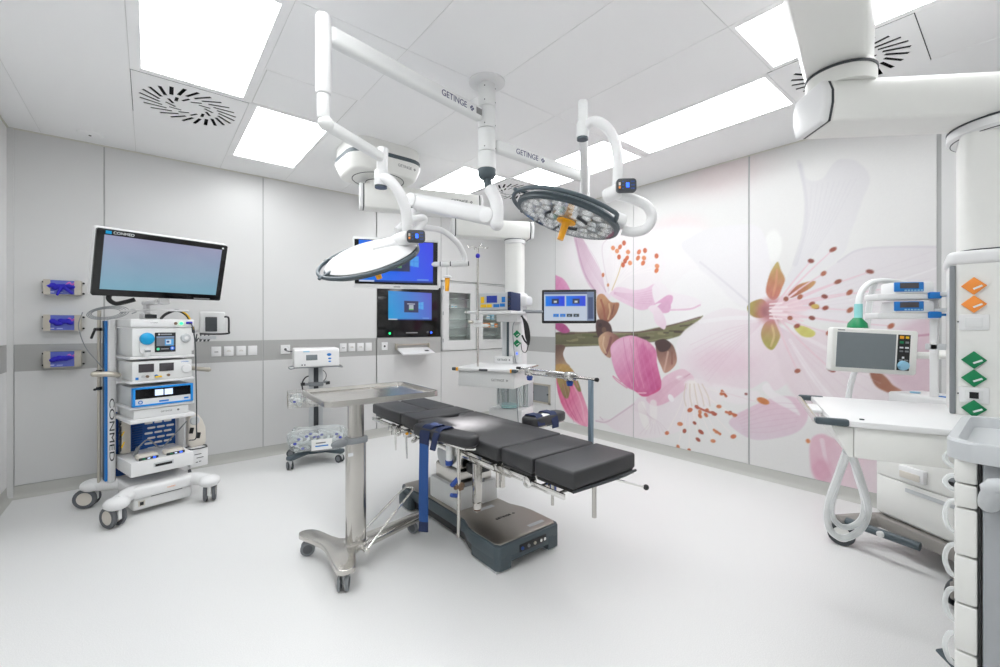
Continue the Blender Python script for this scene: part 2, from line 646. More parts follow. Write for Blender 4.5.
MB().b2((2.2, Y1 + 0.006, 0), (3.16, Y1 + 0.03, 1.25)).build('joint_backing', 'joint', wall_back)
MB().b2((2.2, Y1 + 0.006, 1.93), (3.16, Y1 + 0.03, ZC)).build('joint_backing', 'joint', wall_back)
MB().b2((3.15, Y1 + 0.006, 2.05), (4.4, Y1 + 0.03, ZC)).build('joint_backing', 'joint', wall_back)
MB().b2((X1 + 0.006, Y0 - 0.1, 0), (X1 + 0.029, Y1 + 0.4, ZC)).build('joint_backing', 'joint', wall_right)

# right wall: plain corner panel, three printed panels (added with the print), plain panel
MY = [4.128, 2.888, 1.643, 0.397]
right_panel(4.128, Y1, BB, S0)
right_panel(4.128, Y1, S0, S1, 'wall_stripe')
right_panel(4.128, Y1, S1, ZC)
right_panel(-0.75, 0.385, BB, ZC)
# left and front walls, panels made paler to bounce light up to the ceiling
for ya, yb in ((-0.75, 0.5), (0.5, 1.745), (1.745, 2.99), (2.99, 4.235), (4.235, Y1)):
    for za, zb, m in ((BB, S0, 'wall_panel_bounce'), (S0, S1, 'wall_stripe'), (S1, ZC, 'wall_panel_bounce')):
        MB().b2((X0 - 0.02, ya + G, za), (X0, yb - G, zb), bev=0.002, seg=1).build('panel', m, wall_left)
for k in range(4):
    xa = X0 + k * 1.31
    MB().b2((xa + G, Y0 - 0.02, BB), (xa + 1.31 - G, Y0, ZC), bev=0.002, seg=1).build('panel', 'wall_panel_bounce', wall_front)

# coved skirting
def cove(name, p0, p1, nrm):
    p0, p1, n = Vector(p0), Vector(p1), Vector(nrm)
    prof = [(-0.02, 0.0), (0.035, 0.0), (0.022, 0.004), (0.008, 0.018), (0.002, 0.04), (0.0, BB - 0.004), (-0.02, BB - 0.004)]
    m = MB()
    t = bmesh.new()
    ra = [t.verts.new(p0 + n * a + Vector((0, 0, b))) for a, b in prof]
    rb = [t.verts.new(p1 + n * a + Vector((0, 0, b))) for a, b in prof]
    k = len(prof)
    t.faces.new(ra); t.faces.new(rb[::-1])
    for i in range(k):
        t.faces.new((ra[i], rb[i], rb[(i + 1) % k], ra[(i + 1) % k]))
    bmesh.ops.recalc_face_normals(t, faces=t.faces)
    m._add(t)
    return tag(m.build(name, 'baseboard'), kind='structure')
cove('baseboard_back', (X0, Y1, 0), (X1, Y1, 0), (0, -1, 0))
cove('baseboard_right', (X1, Y0, 0), (X1, Y1, 0), (-1, 0, 0))
cove('baseboard_left', (X0, Y0, 0), (X0, Y1, 0), (1, 0, 0))
cove('baseboard_front', (X0, Y0, 0), (X1, Y0, 0), (0, 1, 0))
# slim trim where walls meet the ceiling
pm('trim_cream', (216, 214, 204), 0.5)
tag(MB().b2((X0, Y1 - 0.010, ZC - 0.010), (X1, Y1, ZC)).build('trim_1', 'trim_cream'), kind='structure')
tag(MB().b2((X1 - 0.010, Y0, ZC - 0.010), (X1, Y1, ZC)).build('trim_2', 'trim_cream'), kind='structure')
tag(MB().b2((X0, Y0, ZC - 0.010), (X0 + 0.010, Y1, ZC)).build('trim_3', 'trim_cream'), kind='structure')

# ceiling cassettes and the carrier grid behind them
CG = 0.0014
def carrier(x0, x1, y0, y1):
    MB().b2((x0, y0, ZC + 0.003), (x1, y1, ZC + 0.012)).build('carrier', 'ceiling_gap', ceiling)
VENTS = ((-0.09, 0.56, 3.53, 4.215), (3.03, 3.65, 3.55, 4.22), (3.03, 3.65, 0.36, 1.04), (-0.09, 0.56, 0.36, 1.03))
for xa, xb, vent in ((X0 - 0.1, -0.09, ()), (-0.09, 0.56, (VENTS[3], VENTS[0])), (0.56, 3.03, ()), (3.03, 3.65, (VENTS[2], VENTS[1])), (3.65, X1 + 0.1, ())):
    ya = Y0 - 0.1
    for v in vent:
        carrier(xa, xb, ya, v[2]); ya = v[3]
    carrier(xa, xb, ya, Y1 + 0.5)
def ceil_panel(x0, x1, y0, y1, nm='cassette'):
    return MB().b2((x0 + CG, y0 + CG, ZC), (x1 - CG, y1 - CG, ZC + 0.003), bev=0.001, seg=1).build(nm, 'ceiling_panel', ceiling)
CX = [X0, -0.69, -0.09, 0.56, 1.16, 1.77, 2.40, 3.03, 3.65, X1]
YS = [Y0, 1.01, 2.27, 3.53, Y1]
cells = {0: [Y0, Y1], 1: [Y0, Y1], 4: YS, 5: YS, 8: [Y0, Y1]}
for c, ys in cells.items():
    for a, b in zip(ys[:-1], ys[1:]):
        ceil_panel(CX[c], CX[c + 1], a, b)
for c, segs in {2: [(Y0, 0.36), (4.215, Y1)], 3: [(Y0, -0.17), (1.01, 2.27), (2.27, 2.985), (4.725, Y1)],
                6: [(Y0, -0.17), (1.01, 2.27), (2.27, 3.53), (4.66, Y1)], 7: [(Y0, 0.36), (4.22, Y1)]}.items():
    for a, b in segs:
        ceil_panel(CX[c], CX[c + 1], a, b)
# access hatch with its own frame
ceil_panel(0.575, 1.145, 3.005, 3.505, 'access_hatch')
m = MB()
for lo, hi in (((0.56, 2.985), (1.16, 2.999)), ((0.56, 3.511), (1.16, 3.53)), ((0.56, 2.999), (0.569, 3.511)), ((1.151, 2.999), (1.16, 3.511))):
    m.b2((lo[0], lo[1], ZC), (hi[0], hi[1], ZC + 0.003))
m.build('hatch_frame', 'ceiling_panel', ceiling)

# light panels
LG = 'flush light panels in the ceiling'
def ceiling_light(cell, lit, label):
    x0, x1, y0, y1 = cell
    a0, a1, b0, b1 = lit
    t = thing('ceiling_light', label, 'light', ((a0 + a1) / 2, (b0 + b1) / 2, ZC), 0, LG)
    ox, oy = (a0 + a1) / 2, (b0 + b1) / 2
    m = MB()
    for lo, hi in (((x0 + CG, y0 + CG), (x1 - CG, b0)), ((x0 + CG, b1), (x1 - CG, y1 - CG)), ((x0 + CG, b0), (a0, b1)), ((a1, b0), (x1 - CG, b1))):
        if hi[0] - lo[0] > 0.001 and hi[1] - lo[1] > 0.001:
            m.b2((lo[0] - ox, lo[1] - oy, 0), (hi[0] - ox, hi[1] - oy, 0.003))
    m.build('frame', 'ceiling_panel', t)
    MB().b2((a0 - ox, b0 - oy, 0.001), (a1 - ox, b1 - oy, 0.003)).build('diffuser', 'light_panel', t)
    return t
ceiling_light((-0.09, 0.56, 2.27, 3.53), (-0.034, 0.512, 2.345, 3.475), 'long bright ceiling panel between the corner swirl vent and the left surgical lamp')
ceiling_light((-0.09, 0.56, 1.03, 2.27), (-0.034, 0.512, 1.09, 2.20), 'long bright ceiling panel overhead beside the left wall')
ceiling_light((0.56, 1.16, 3.53, 4.725), (0.617, 1.132, 3.55, 4.69), 'bright ceiling panel beside the access hatch, near the back wall')
ceiling_light((2.40, 3.03, 3.53, 4.66), (2.46, 2.995, 3.575, 4.60), 'bright ceiling panel behind the lamp column, next to the boxed pendant mount')
ceiling_light((3.03, 3.65, 1.04, 2.27), (3.072, 3.590, 1.065, 2.205), 'long bright ceiling panel parallel to the blossom wall, next to the wide arm')
ceiling_light((3.03, 3.65, 2.27, 3.55), (3.050, 3.610, 2.315, 3.50), 'bright ceiling panel behind the white arm of the right surgical lamp')
ceiling_light((2.40, 3.03, -0.17, 1.01), (2.442, 2.990, -0.13, 0.988), 'bright ceiling panel partly hidden by the wide white arm overhead')
ceiling_light((0.56, 1.16, -0.17, 1.01), (0.617, 1.132, -0.13, 0.988), 'bright ceiling panel overhead beside the front wall')

# swirl air diffusers with real slots
def ceiling_vent(x0, x1, y0, y1, label):
    cx, cy = (x0 + x1) / 2, (y0 + y1) / 2
    w, h = x1 - x0 - 0.006, y1 - y0 - 0.006
    t = thing('ceiling_vent', label, 'vent', (cx, cy, ZC), 0, 'square swirl diffusers in the ceiling')
    tb = bmesh.new()
    def loop(pts):
        vs_ = [tb.verts.new((p[0], p[1], -0.003)) for p in pts]
        for i in range(len(vs_)):
            tb.edges.new((vs_[i], vs_[(i + 1) % len(vs_)]))
    loop([(-w / 2, -h / 2), (w / 2, -h / 2), (w / 2, h / 2), (-w / 2, h / 2)])
    n = 24
    for ring, (r0, L, wd, tw, off) in enumerate(((0.228, 0.130, 0.023, 0.50, 0.0), (0.116, 0.10, 0.020, 0.85, 0.5))):
        for k in range(n if ring == 0 else 12):
            nn = n if ring == 0 else 12
            a = 2 * PI * (k + off) / nn
            c = Vector((math.cos(a), math.sin(a))) * r0
            d = Vector((math.cos(a + tw), math.sin(a + tw)))
            q = Vector((-d.y, d.x))
            if ring == 1:
                LL = 0.072
            else:
                LL = L
            loop([c - d * LL / 2 - q * wd / 2, c + d * LL / 2 - q * wd / 2, c + d * LL / 2 + q * wd / 2, c - d * LL / 2 + q * wd / 2])
    bmesh.ops.triangle_fill(tb, edges=list(tb.edges), use_beauty=True)
    bmesh.ops.recalc_face_normals(tb, faces=tb.faces)
    g = bmesh.ops.extrude_face_region(tb, geom=list(tb.faces))
    bmesh.ops.translate(tb, vec=(0, 0, 0.003), verts=[v for v in g['geom'] if isinstance(v, bmesh.types.BMVert)])
    bmesh.ops.recalc_face_normals(tb, faces=tb.faces)
    m = MB(); m._add(tb)
    m.build('plate', 'ceiling_panel', t)
    m = MB()
    m.b2((-w / 2, -h / 2, 0.05), (w / 2, h / 2, 0.058))
    for sx in (-1, 1):
        m.box((sx * w / 2, 0, 0.03), (0.006, h, 0.05)); m.box((0, sx * h / 2, 0.03), (w, 0.006, 0.05))
    m.build('plenum', 'plenum', t)
    return t
ceiling_vent(-0.09, 0.56, 3.53, 4.215, 'square swirl vent beside the long light panel near the corner')
ceiling_vent(3.03, 3.65, 3.55, 4.22, 'square swirl vent above and behind the round surgical lamp')
ceiling_vent(3.03, 3.65, 0.36, 1.04, 'square swirl vent half hidden behind the wide ceiling arm')
ceiling_vent(-0.09, 0.56, 0.36, 1.03, 'square swirl vent overhead beside the left wall')

t = thing('smoke_detector', 'flat round white sensor disc on the ceiling near the corner', 'sensor', (-0.377, 4.937, ZC))
MB().lathe([(0, -0.012), (0.07, -0.012), (0.082, -0.006), (0.085, 0)], (0, 0, 0), (0, 0, 1), 32).build('disc', 'ceiling_panel', t)
MB().lathe([(0, -0.016), (0.008, -0.016), (0.01, -0.012)], (0, 0, 0), (0, 0, 1), 12).build('sensor_tip', 'dark_grey', t)
# ------------------------------------------------------------ blossom print on the right wall (coordinates in metres on the wall)
MURAL = [
    ('E',(2.22,2.783),0.4533,0.2168,(238,212,212),0.55,0.2562,0.0),
    ('E',(1.718,2.306),0.3216,0.1721,(246,220,222),0.7,0.1936,0.0),
    ('E',(0.608,2.264),0.4401,0.4337,(246,240,242),0.9,0.2551,0.0),
    ('P',[(0.359,2.43),(1.329,2.372),(1.916,2.335),(2.22,2.044),(2.021,1.56),(1.578,1.581),(0.915,1.71),(0.444,2.026)],(246,242,243),0.9,0.1582,None,None,None),
    ('P',[(2.869,2.719),(2.914,2.68),(2.935,2.563),(3.0,2.52),(3.062,2.537),(3.116,2.621),(3.176,2.653),(3.284,2.597),(3.357,2.45),(3.309,2.282),(3.24,2.049),(3.156,1.842),(2.763,1.597),(2.862,1.852),(2.914,2.104),(2.928,2.393)],(221,218,223),0.6,0.0208,(236,234,237),(3.234,2.547),(2.817,1.611)),
    ('L',[(2.892,2.687),(2.935,2.374),(2.921,2.103),(2.855,1.835)],0.019,(205,202,210),0.3,0.0431),
    ('E',(2.684,2.016),0.0726,0.1443,(246,246,243),0.9,0.027,0.0),
    ('P',[(2.832,1.558),(3.15,1.818),(3.284,1.898),(3.474,1.895),(3.721,1.86),(3.746,1.693),(3.746,1.267),(3.53,1.228),(3.234,1.303),(2.892,1.364)],(230,224,228),0.9,0.0233,(238,232,236),(3.417,1.895),(3.296,1.263)),
    ('L',[(3.156,1.818),(3.284,1.898),(3.474,1.895),(3.721,1.86)],0.0154,(214,208,216),0.6,None),
    ('L',[(3.234,1.504),(3.417,1.588),(3.721,1.71)],0.0122,(244,240,243),0.8,None),
    ('P',[(1.819,2.141),(1.938,2.227),(2.102,2.271),(2.36,2.265),(2.578,2.197),(2.66,1.875),(2.644,1.531),(2.51,1.463),(2.36,1.516),(2.142,1.655),(2.001,1.91)],(236,234,236),0.95,0.0291,(244,240,243),(2.021,2.224),(2.578,1.534)),
    ('L',[(2.021,1.948),(2.239,1.747),(2.475,1.52)],0.0196,(224,220,226),0.7,None),
    ('P',[(2.021,1.867),(2.36,1.516),(2.51,1.444),(2.239,1.432),(2.072,1.376),(1.916,1.337),(1.602,1.339),(1.637,1.578),(1.786,1.784)],(246,244,244),0.9,0.0408,None,None,None),
    ('P',[(-0.002,1.198),(0.444,1.217),(0.765,1.233),(0.915,1.21),(1.264,1.226),(1.517,1.273),(1.752,1.316),(1.969,1.367),(2.052,1.397),(1.938,1.274),(1.83,1.2),(1.578,1.13),(1.329,1.1),(0.988,1.066),(0.608,1.04),(0.092,1.008),(-0.002,1.004)],(124,122,80),1,0.014,(96,92,62),(1.059,1.247),(1.059,1.056)),
    ('L',[(0.017,1.195),(0.23,1.191)],0.0212,(70,52,46),0.8,None),
    ('L',[(0.118,1.185),(0.343,1.198)],0.0294,(84,62,54),0.8,None),
    ('L',[(0.215,1.097),(0.288,1.093)],0.019,(150,140,96),0.8,None),
    ('L',[(0.311,1.101),(0.401,1.116)],0.0343,(150,140,96),0.8,None),
    ('L',[(0.404,1.152),(0.522,1.145)],0.0209,(134,128,92),0.8,None),
    ('L',[(0.494,1.179),(0.701,1.171)],0.0317,(94,98,58),0.8,None),
    ('L',[(0.583,1.214),(0.745,1.225)],0.0234,(84,62,54),0.8,None),
    ('L',[(0.669,1.162),(0.768,1.161)],0.0193,(70,52,46),0.8,None),
    ('L',[(0.753,1.215),(0.893,1.229)],0.0237,(70,52,46),0.8,None),
    ('L',[(0.835,1.168),(0.977,1.173)],0.0304,(84,62,54),0.8,None),
    ('L',[(0.915,1.186),(1.053,1.2)],0.0311,(150,140,96),0.8,None),
    ('L',[(0.994,1.134),(1.063,1.126)],0.0267,(94,98,58),0.8,None),
    ('L',[(1.07,1.202),(1.201,1.213)],0.0291,(150,140,96),0.8,None),
    ('L',[(1.145,1.18),(1.267,1.18)],0.0236,(84,62,54),0.8,None),
    ('L',[(1.218,1.183),(1.295,1.191)],0.0179,(84,62,54),0.8,None),
    ('L',[(1.29,1.152),(1.445,1.166)],0.0287,(70,52,46),0.8,None),
    ('L',[(1.36,1.228),(1.508,1.231)],0.0138,(134,128,92),0.8,None),
    ('L',[(1.428,1.189),(1.499,1.187)],0.0234,(134,128,92),0.8,None),
    ('L',[(1.495,1.247),(1.611,1.253)],0.0148,(84,62,54),0.8,None),
    ('L',[(1.561,1.214),(1.63,1.21)],0.0272,(150,140,96),0.8,None),
    ('L',[(1.625,1.221),(1.675,1.222)],0.0158,(70,52,46),0.8,None),
    ('L',[(1.688,1.242),(1.798,1.239)],0.0134,(70,52,46),0.8,None),
    ('L',[(1.75,1.234),(1.848,1.233)],0.0273,(70,52,46),0.8,None),
    ('L',[(1.81,1.294),(1.941,1.307)],0.0155,(70,52,46),0.8,None),
    ('L',[(1.869,1.284),(1.972,1.29)],0.0143,(94,98,58),0.8,None),
    ('L',[(1.927,1.315),(2.041,1.326)],0.0139,(70,52,46),0.8,None),
    ('L',[(0.017,1.184),(0.765,1.22),(1.329,1.226),(1.718,1.306),(2.021,1.387)],0.0139,(104,70,70),0.8,None),
    ('L',[(0.017,1.032),(0.765,1.064),(1.329,1.112),(1.718,1.177)],0.0168,(148,146,100),0.7,None),
    ('P',[(2.619,1.368),(2.475,1.427),(2.295,1.47),(2.142,1.435),(2.011,1.356),(1.841,1.232),(1.763,1.081),(1.774,0.954),(1.83,0.831),(2.052,0.696),(2.258,0.698),(2.484,0.704),(2.627,0.793),(2.692,0.71),(2.817,0.821),(2.892,1.001),(2.817,1.216)],(240,222,229),0.97,0.0241,(243,236,239),(2.36,0.921),(2.021,1.305)),
    ('E',(2.239,0.942),0.3387,0.1571,(236,202,217),0.6,0.1571,0.0),
    ('L',[(2.021,1.336),(2.314,1.372),(2.594,1.368)],0.0387,(247,243,245),0.8,None),
    ('P',[(2.692,1.259),(2.892,1.243),(3.234,1.263),(3.53,1.205),(3.731,1.159),(3.731,0.625),(3.53,0.516),(3.296,0.393),(3.035,0.507),(2.817,0.733),(2.724,0.991)],(235,216,223),0.92,0.0482,(238,228,232),(2.892,1.001),(3.69,0.762)),
    ('L',[(2.817,1.172),(3.0,0.839),(3.296,0.472)],0.0251,(246,238,241),0.7,0.0586),
    ('L',[(2.817,1.26),(3.234,1.022),(3.69,0.762)],0.0239,(246,238,241),0.6,0.0477),
    ('P',[(2.304,0.354),(2.378,0.453),(2.449,0.502),(2.627,0.62),(2.778,0.676),(2.892,0.655),(2.95,0.535),(2.892,0.396),(2.755,0.308),(2.552,0.24),(2.414,0.269)],(234,199,215),0.97,0.0136,(228,208,220),(2.578,0.567),(2.578,0.264)),
    ('P',[(2.594,0.726),(2.644,0.777),(2.7,0.702),(2.817,0.645),(2.892,0.526),(2.817,0.558),(2.676,0.627)],(246,240,242),0.9,0.0178,None,None,None),
    ('P',[(2.971,0.326),(3.048,0.392),(3.169,0.367),(3.357,0.436),(3.53,0.403),(3.731,0.411),(3.731,0.268),(3.716,0.049),(3.296,-0.019),(3.096,-0.029),(3.0,0.011),(2.964,0.154)],(236,186,204),0.95,0.0236,(245,226,233),(3.103,0.353),(3.417,0.186)),
    ('L',[(3.048,0.342),(3.076,0.181),(3.136,0.032)],0.0332,(248,230,236),0.7,0.0166),
    ('L',[(3.234,0.46),(3.246,0.262),(3.284,0.073)],0.0479,(248,238,241),0.7,0.024),
    ('E',(3.048,0.091),0.0769,0.1003,(226,150,180),0.6,0.0502,0.0),
    ('E',(2.95,0.313),0.0157,0.0188,(230,130,70),1.0,None,0.0),
    ('P',[(3.417,1.149),(3.558,1.302),(3.731,1.324),(3.731,0.732),(3.558,0.781),(3.446,0.943)],(216,172,190),0.6,0.0889,None,None,None),
    ('P',[(3.357,0.928),(3.399,0.947),(3.451,0.906),(3.491,0.849),(3.541,0.809),(3.503,0.782),(3.44,0.797),(3.387,0.838)],(150,84,58),1,0.0115,(180,110,80),(3.369,0.921),(3.53,0.8)),
    ('L',[(3.417,1.187),(3.558,1.213),(3.721,1.238)],0.0148,(196,120,150),0.7,None),
    ('P',[(-0.097,1.996),(0.092,1.966),(0.201,1.888),(0.29,1.748),(0.29,1.642),(-0.097,1.66)],(226,116,178),1,0.0136,(238,160,205),(0.017,1.765),(0.201,1.942)),
    ('P',[(-0.002,1.337),(0.165,1.322),(0.272,1.228),(0.147,1.2),(-0.002,1.267)],(190,72,140),1,0.0109,None,None,None),
    ('P',[(0.272,1.335),(0.734,1.345),(0.734,1.232),(0.307,1.229)],(243,240,240),0.9,0.0129,None,None,None),
    ('P',[(0.342,2.486),(0.478,2.438),(0.608,2.239),(0.734,2.047),(0.856,1.837),(0.93,1.648),(0.826,1.641),(0.703,1.698),(0.576,1.833),(0.461,2.05),(0.393,2.267)],(226,192,212),1,0.0153,(240,224,233),(0.511,2.019),(0.826,2.012)),
    ('L',[(0.376,2.428),(0.444,2.182),(0.544,1.939),(0.703,1.723)],0.0232,(208,162,192),0.8,None),
    ('P',[(0.826,1.765),(0.856,2.083),(1.031,2.279),(1.393,2.27),(1.602,2.107),(1.625,1.885),(1.517,1.717),(1.197,1.693),(0.945,1.684)],(246,239,241),0.9,0.0349,None,None,None),
    ('L',[(0.901,1.711),(0.796,2.239),(0.886,2.373)],0.0148,(228,214,222),0.7,None),
    ('P',[(0.915,1.734),(1.059,1.761),(1.25,1.713),(1.406,1.725),(1.517,1.762),(1.578,1.669),(1.53,1.55),(1.456,1.497),(1.329,1.478),(1.17,1.542),(1.031,1.607),(0.93,1.672)],(234,190,216),1,0.0139,(242,214,230),(1.329,1.501),(1.197,1.739)),
    ('P',[(1.481,1.72),(1.578,1.779),(1.718,1.661),(1.916,1.607),(2.042,1.539),(1.959,1.47),(1.763,1.455),(1.602,1.481),(1.517,1.551)],(246,238,242),0.95,0.0161,None,None,None),
    ('P',[(1.481,1.519),(1.578,1.548),(1.695,1.522),(1.729,1.606),(1.672,1.631),(1.578,1.581)],(230,168,206),1,0.0131,None,None,None),
    ('P',[(1.578,1.537),(1.672,1.566),(1.706,1.511),(1.683,1.446),(1.602,1.438),(1.53,1.484)],(226,168,204),1,0.0131,None,None,None),
    ('L',[(1.695,1.468),(1.916,1.472),(2.021,1.509)],0.0167,(232,186,212),0.9,None),
    ('P',[(1.431,1.498),(1.517,1.528),(1.602,1.449),(1.649,1.339),(1.637,1.262),(1.59,1.273),(1.517,1.339),(1.493,1.429)],(246,230,238),1,0.011,(238,210,226),(1.456,1.497),(1.625,1.273)),
    ('L',[(0.901,1.699),(0.994,1.898),(1.059,2.239)],0.0133,(250,244,244),0.85,None),
    ('L',[(0.901,1.699),(1.014,1.896),(1.115,2.278)],0.0132,(250,244,244),0.85,None),
    ('L',[(0.901,1.699),(1.034,1.894),(1.17,2.164)],0.0132,(250,244,244),0.85,None),
    ('L',[(0.901,1.699),(1.029,1.895),(1.156,2.095)],0.0132,(250,244,244),0.85,None),
    ('L',[(0.901,1.699),(1.009,1.897),(1.101,2.019)],0.0132,(250,244,244),0.85,None),
    ('L',[(0.901,1.699),(1.044,1.893),(1.197,2.032)],0.0132,(250,244,244),0.85,None),
    ('L',[(0.901,1.699),(1.088,1.89),(1.316,2.145)],0.013,(250,244,244),0.85,None),
    ('L',[(0.901,1.699),(1.118,1.887),(1.393,2.151)],0.013,(250,244,244),0.85,None),
    ('L',[(0.901,1.699),(1.113,1.887),(1.38,2.068)],0.013,(250,244,244),0.85,None),
    ('L',[(0.901,1.699),(1.084,1.89),(1.303,2.077)],0.0131,(250,244,244),0.85,None),
    ('L',[(0.901,1.699),(1.173,1.882),(1.536,2.071)],0.0128,(250,244,244),0.85,None),
    ('L',[(0.901,1.699),(1.175,1.882),(1.542,1.959)],0.0128,(250,244,244),0.85,None),
    ('L',[(0.901,1.699),(1.173,1.882),(1.536,1.91)],0.0128,(250,244,244),0.85,None),
    ('L',[(0.901,1.699),(0.989,1.898),(1.045,2.121)],0.0133,(250,244,244),0.85,None),
    ('L',[(0.901,1.699),(0.979,1.899),(1.017,2.196)],0.0133,(250,244,244),0.85,None),
    ('L',[(0.901,1.699),(1.108,1.888),(1.368,2.012)],0.013,(250,244,244),0.85,None),
    ('L',[(0.901,1.699),(1.019,1.896),(1.129,2.063)],0.0132,(250,244,244),0.85,None),
    ('L',[(0.901,1.699),(0.959,1.901),(0.959,2.241)],0.0134,(250,244,244),0.85,None),
    ('L',[(0.945,1.732),(1.031,1.907),(1.087,2.056)],0.0144,(226,196,140),0.8,None),
    ('E',(1.059,2.239),0.0261,0.0311,(232,116,62),1,None,-0.6),
    ('E',(1.115,2.278),0.0259,0.0308,(216,96,52),1,None,0.3),
    ('E',(1.17,2.164),0.0257,0.0305,(240,140,84),1,None,0.9),
    ('E',(1.156,2.095),0.0257,0.0306,(232,116,62),1,None,-0.6),
    ('E',(1.101,2.019),0.0259,0.0309,(216,96,52),1,None,0.3),
    ('E',(1.197,2.032),0.0256,0.0304,(240,140,84),1,None,0.9),
    ('E',(1.316,2.145),0.0251,0.0299,(232,116,62),1,None,-0.6),
    ('E',(1.393,2.151),0.0248,0.0295,(216,96,52),1,None,0.3),
    ('E',(1.38,2.068),0.0248,0.0295,(240,140,84),1,None,0.9),
    ('E',(1.303,2.077),0.0251,0.0299,(232,116,62),1,None,-0.6),
    ('E',(1.536,2.071),0.0242,0.0288,(216,96,52),1,None,0.3),
    ('E',(1.542,1.959),0.0242,0.0288,(240,140,84),1,None,0.9),
    ('E',(1.536,1.91),0.0242,0.0288,(232,116,62),1,None,-0.6),
    ('E',(1.045,2.121),0.0261,0.0311,(216,96,52),1,None,0.3),
    ('E',(1.017,2.196),0.0263,0.0312,(240,140,84),1,None,0.9),
    ('E',(1.368,2.012),0.0249,0.0296,(232,116,62),1,None,-0.6),
    ('E',(1.129,2.063),0.0258,0.0307,(216,96,52),1,None,0.3),
    ('E',(0.959,2.241),0.0265,0.0315,(240,140,84),1,None,0.9),
    ('E',(0.811,1.927),0.0214,0.0273,(222,120,70),1.0,None,0.0),
    ('E',(0.886,1.797),0.0169,0.0221,(226,140,90),1.0,None,0.0),
    ('P',[(0.719,1.659),(0.811,1.691),(0.93,1.587),(1.045,1.57),(1.017,1.463),(0.945,1.38),(0.856,1.332),(0.781,1.357),(0.719,1.471)],(204,146,98),1,0.0123,(150,84,62),(0.826,1.641),(0.915,1.368)),
    ('L',[(0.781,1.619),(0.826,1.493),(0.841,1.369)],0.0272,(160,78,60),0.8,None),
    ('L',[(0.901,1.564),(0.915,1.466),(0.886,1.381)],0.0245,(222,180,130),0.8,None),
    ('L',[(0.974,1.549),(0.945,1.441)],0.0194,(120,60,52),0.7,None),
    ('P',[(0.719,1.37),(0.856,1.357),(0.93,1.295),(0.945,1.174),(0.856,1.11),(0.75,1.145),(0.703,1.245)],(78,50,48),1,0.0124,None,None,None),
    ('E',(0.826,1.246),0.0355,0.0371,(120,84,64),0.8,None,0.0),
    ('E',(0.765,1.307),0.0287,0.0249,(54,36,38),0.9,None,0.0),
    ('P',[(1.53,1.106),(1.602,1.141),(1.672,1.132),(1.741,1.07),(1.774,0.933),(1.729,0.844),(1.637,0.783),(1.59,0.855),(1.542,0.963)],(196,142,120),1,0.0109,(110,70,60),(1.672,0.84),(1.602,1.12)),
    ('P',[(1.517,1.117),(1.625,1.153),(1.706,1.101),(1.672,1.035),(1.602,1.01),(1.554,1.03)],(72,48,46),1,0.0109,None,None,None),
    ('L',[(1.672,1.013),(1.649,0.903),(1.625,0.803)],0.0218,(222,180,160),0.7,None),
    ('L',[(1.718,1.015),(1.718,0.886)],0.0161,(140,80,70),0.7,None),
    ('P',[(0.75,1.158),(0.871,1.227),(1.002,1.187),(1.059,1.116),(0.959,1.004),(0.915,0.905),(0.811,0.96),(0.75,1.058)],(212,166,126),1,0.0122,(150,92,84),(0.796,1.096),(1.002,1.102)),
    ('L',[(0.93,1.149),(0.901,1.05),(0.856,0.95)],0.0367,(138,72,74),0.85,None),
    ('L',[(0.826,1.159),(0.811,1.06),(0.856,0.963)],0.0198,(232,196,156),0.8,None),
    ('P',[(0.93,1.051),(1.045,1.145),(1.21,1.184),(1.355,1.152),(1.456,1.104),(1.53,1.018),(1.542,0.885),(1.578,0.745),(1.602,0.626),(1.505,0.526),(1.387,0.489),(1.285,0.534),(1.156,0.577),(1.031,0.677),(0.959,0.822),(0.93,0.942)],(240,168,204),1,0.0115,(216,84,146),(1.031,1.067),(1.505,0.604)),
    ('P',[(0.945,1.028),(1.031,1.115),(1.197,1.155),(1.25,0.993),(1.237,0.83),(1.142,0.729),(1.017,0.73),(0.959,0.859)],(243,184,213),0.9,0.0237,(228,130,180),(1.031,1.067),(1.197,0.757)),
    ('L',[(1.059,1.152),(1.115,0.869),(1.224,0.596)],0.013,(246,180,210),0.35,None),
    ('L',[(1.104,1.15),(1.159,0.872),(1.264,0.595)],0.0129,(212,84,148),0.35,None),
    ('L',[(1.149,1.148),(1.204,0.874),(1.303,0.593)],0.0128,(246,180,210),0.35,None),
    ('L',[(1.193,1.146),(1.247,0.877),(1.342,0.592)],0.0127,(212,84,148),0.35,None),
    ('L',[(1.237,1.144),(1.29,0.88),(1.38,0.59)],0.0127,(246,180,210),0.35,None),
    ('L',[(1.28,1.142),(1.332,0.883),(1.418,0.589)],0.0126,(212,84,148),0.35,None),
    ('L',[(1.322,1.14),(1.374,0.885),(1.456,0.588)],0.0125,(246,180,210),0.35,None),
    ('L',[(1.364,1.138),(1.415,0.888),(1.493,0.586)],0.0124,(212,84,148),0.35,None),
    ('L',[(1.406,1.137),(1.456,0.891),(1.53,0.585)],0.0123,(246,180,210),0.35,None),
    ('P',[(1.329,1.077),(1.456,1.003),(1.505,0.783),(1.578,0.612),(1.456,0.576),(1.355,0.77)],(210,70,140),0.45,0.0562,None,None,None),
    ('L',[(1.277,0.544),(1.368,0.498),(1.481,0.534),(1.578,0.612)],0.018,(222,70,130),0.8,None),
    ('L',[(1.303,0.524),(1.406,0.537)],0.0137,(250,200,215),0.9,None),
    ('L',[(1.073,0.628),(0.959,0.689),(1.017,0.634),(1.156,0.565)],0.0143,(232,110,160),0.7,None),
    ('P',[(0.017,1.032),(0.183,1.025),(0.147,0.915),(0.201,0.809),(0.272,0.747),(0.092,0.666),(-0.002,0.713),(-0.002,0.935)],(104,72,62),1,0.0136,(200,160,120),(0.055,0.992),(0.147,0.724)),
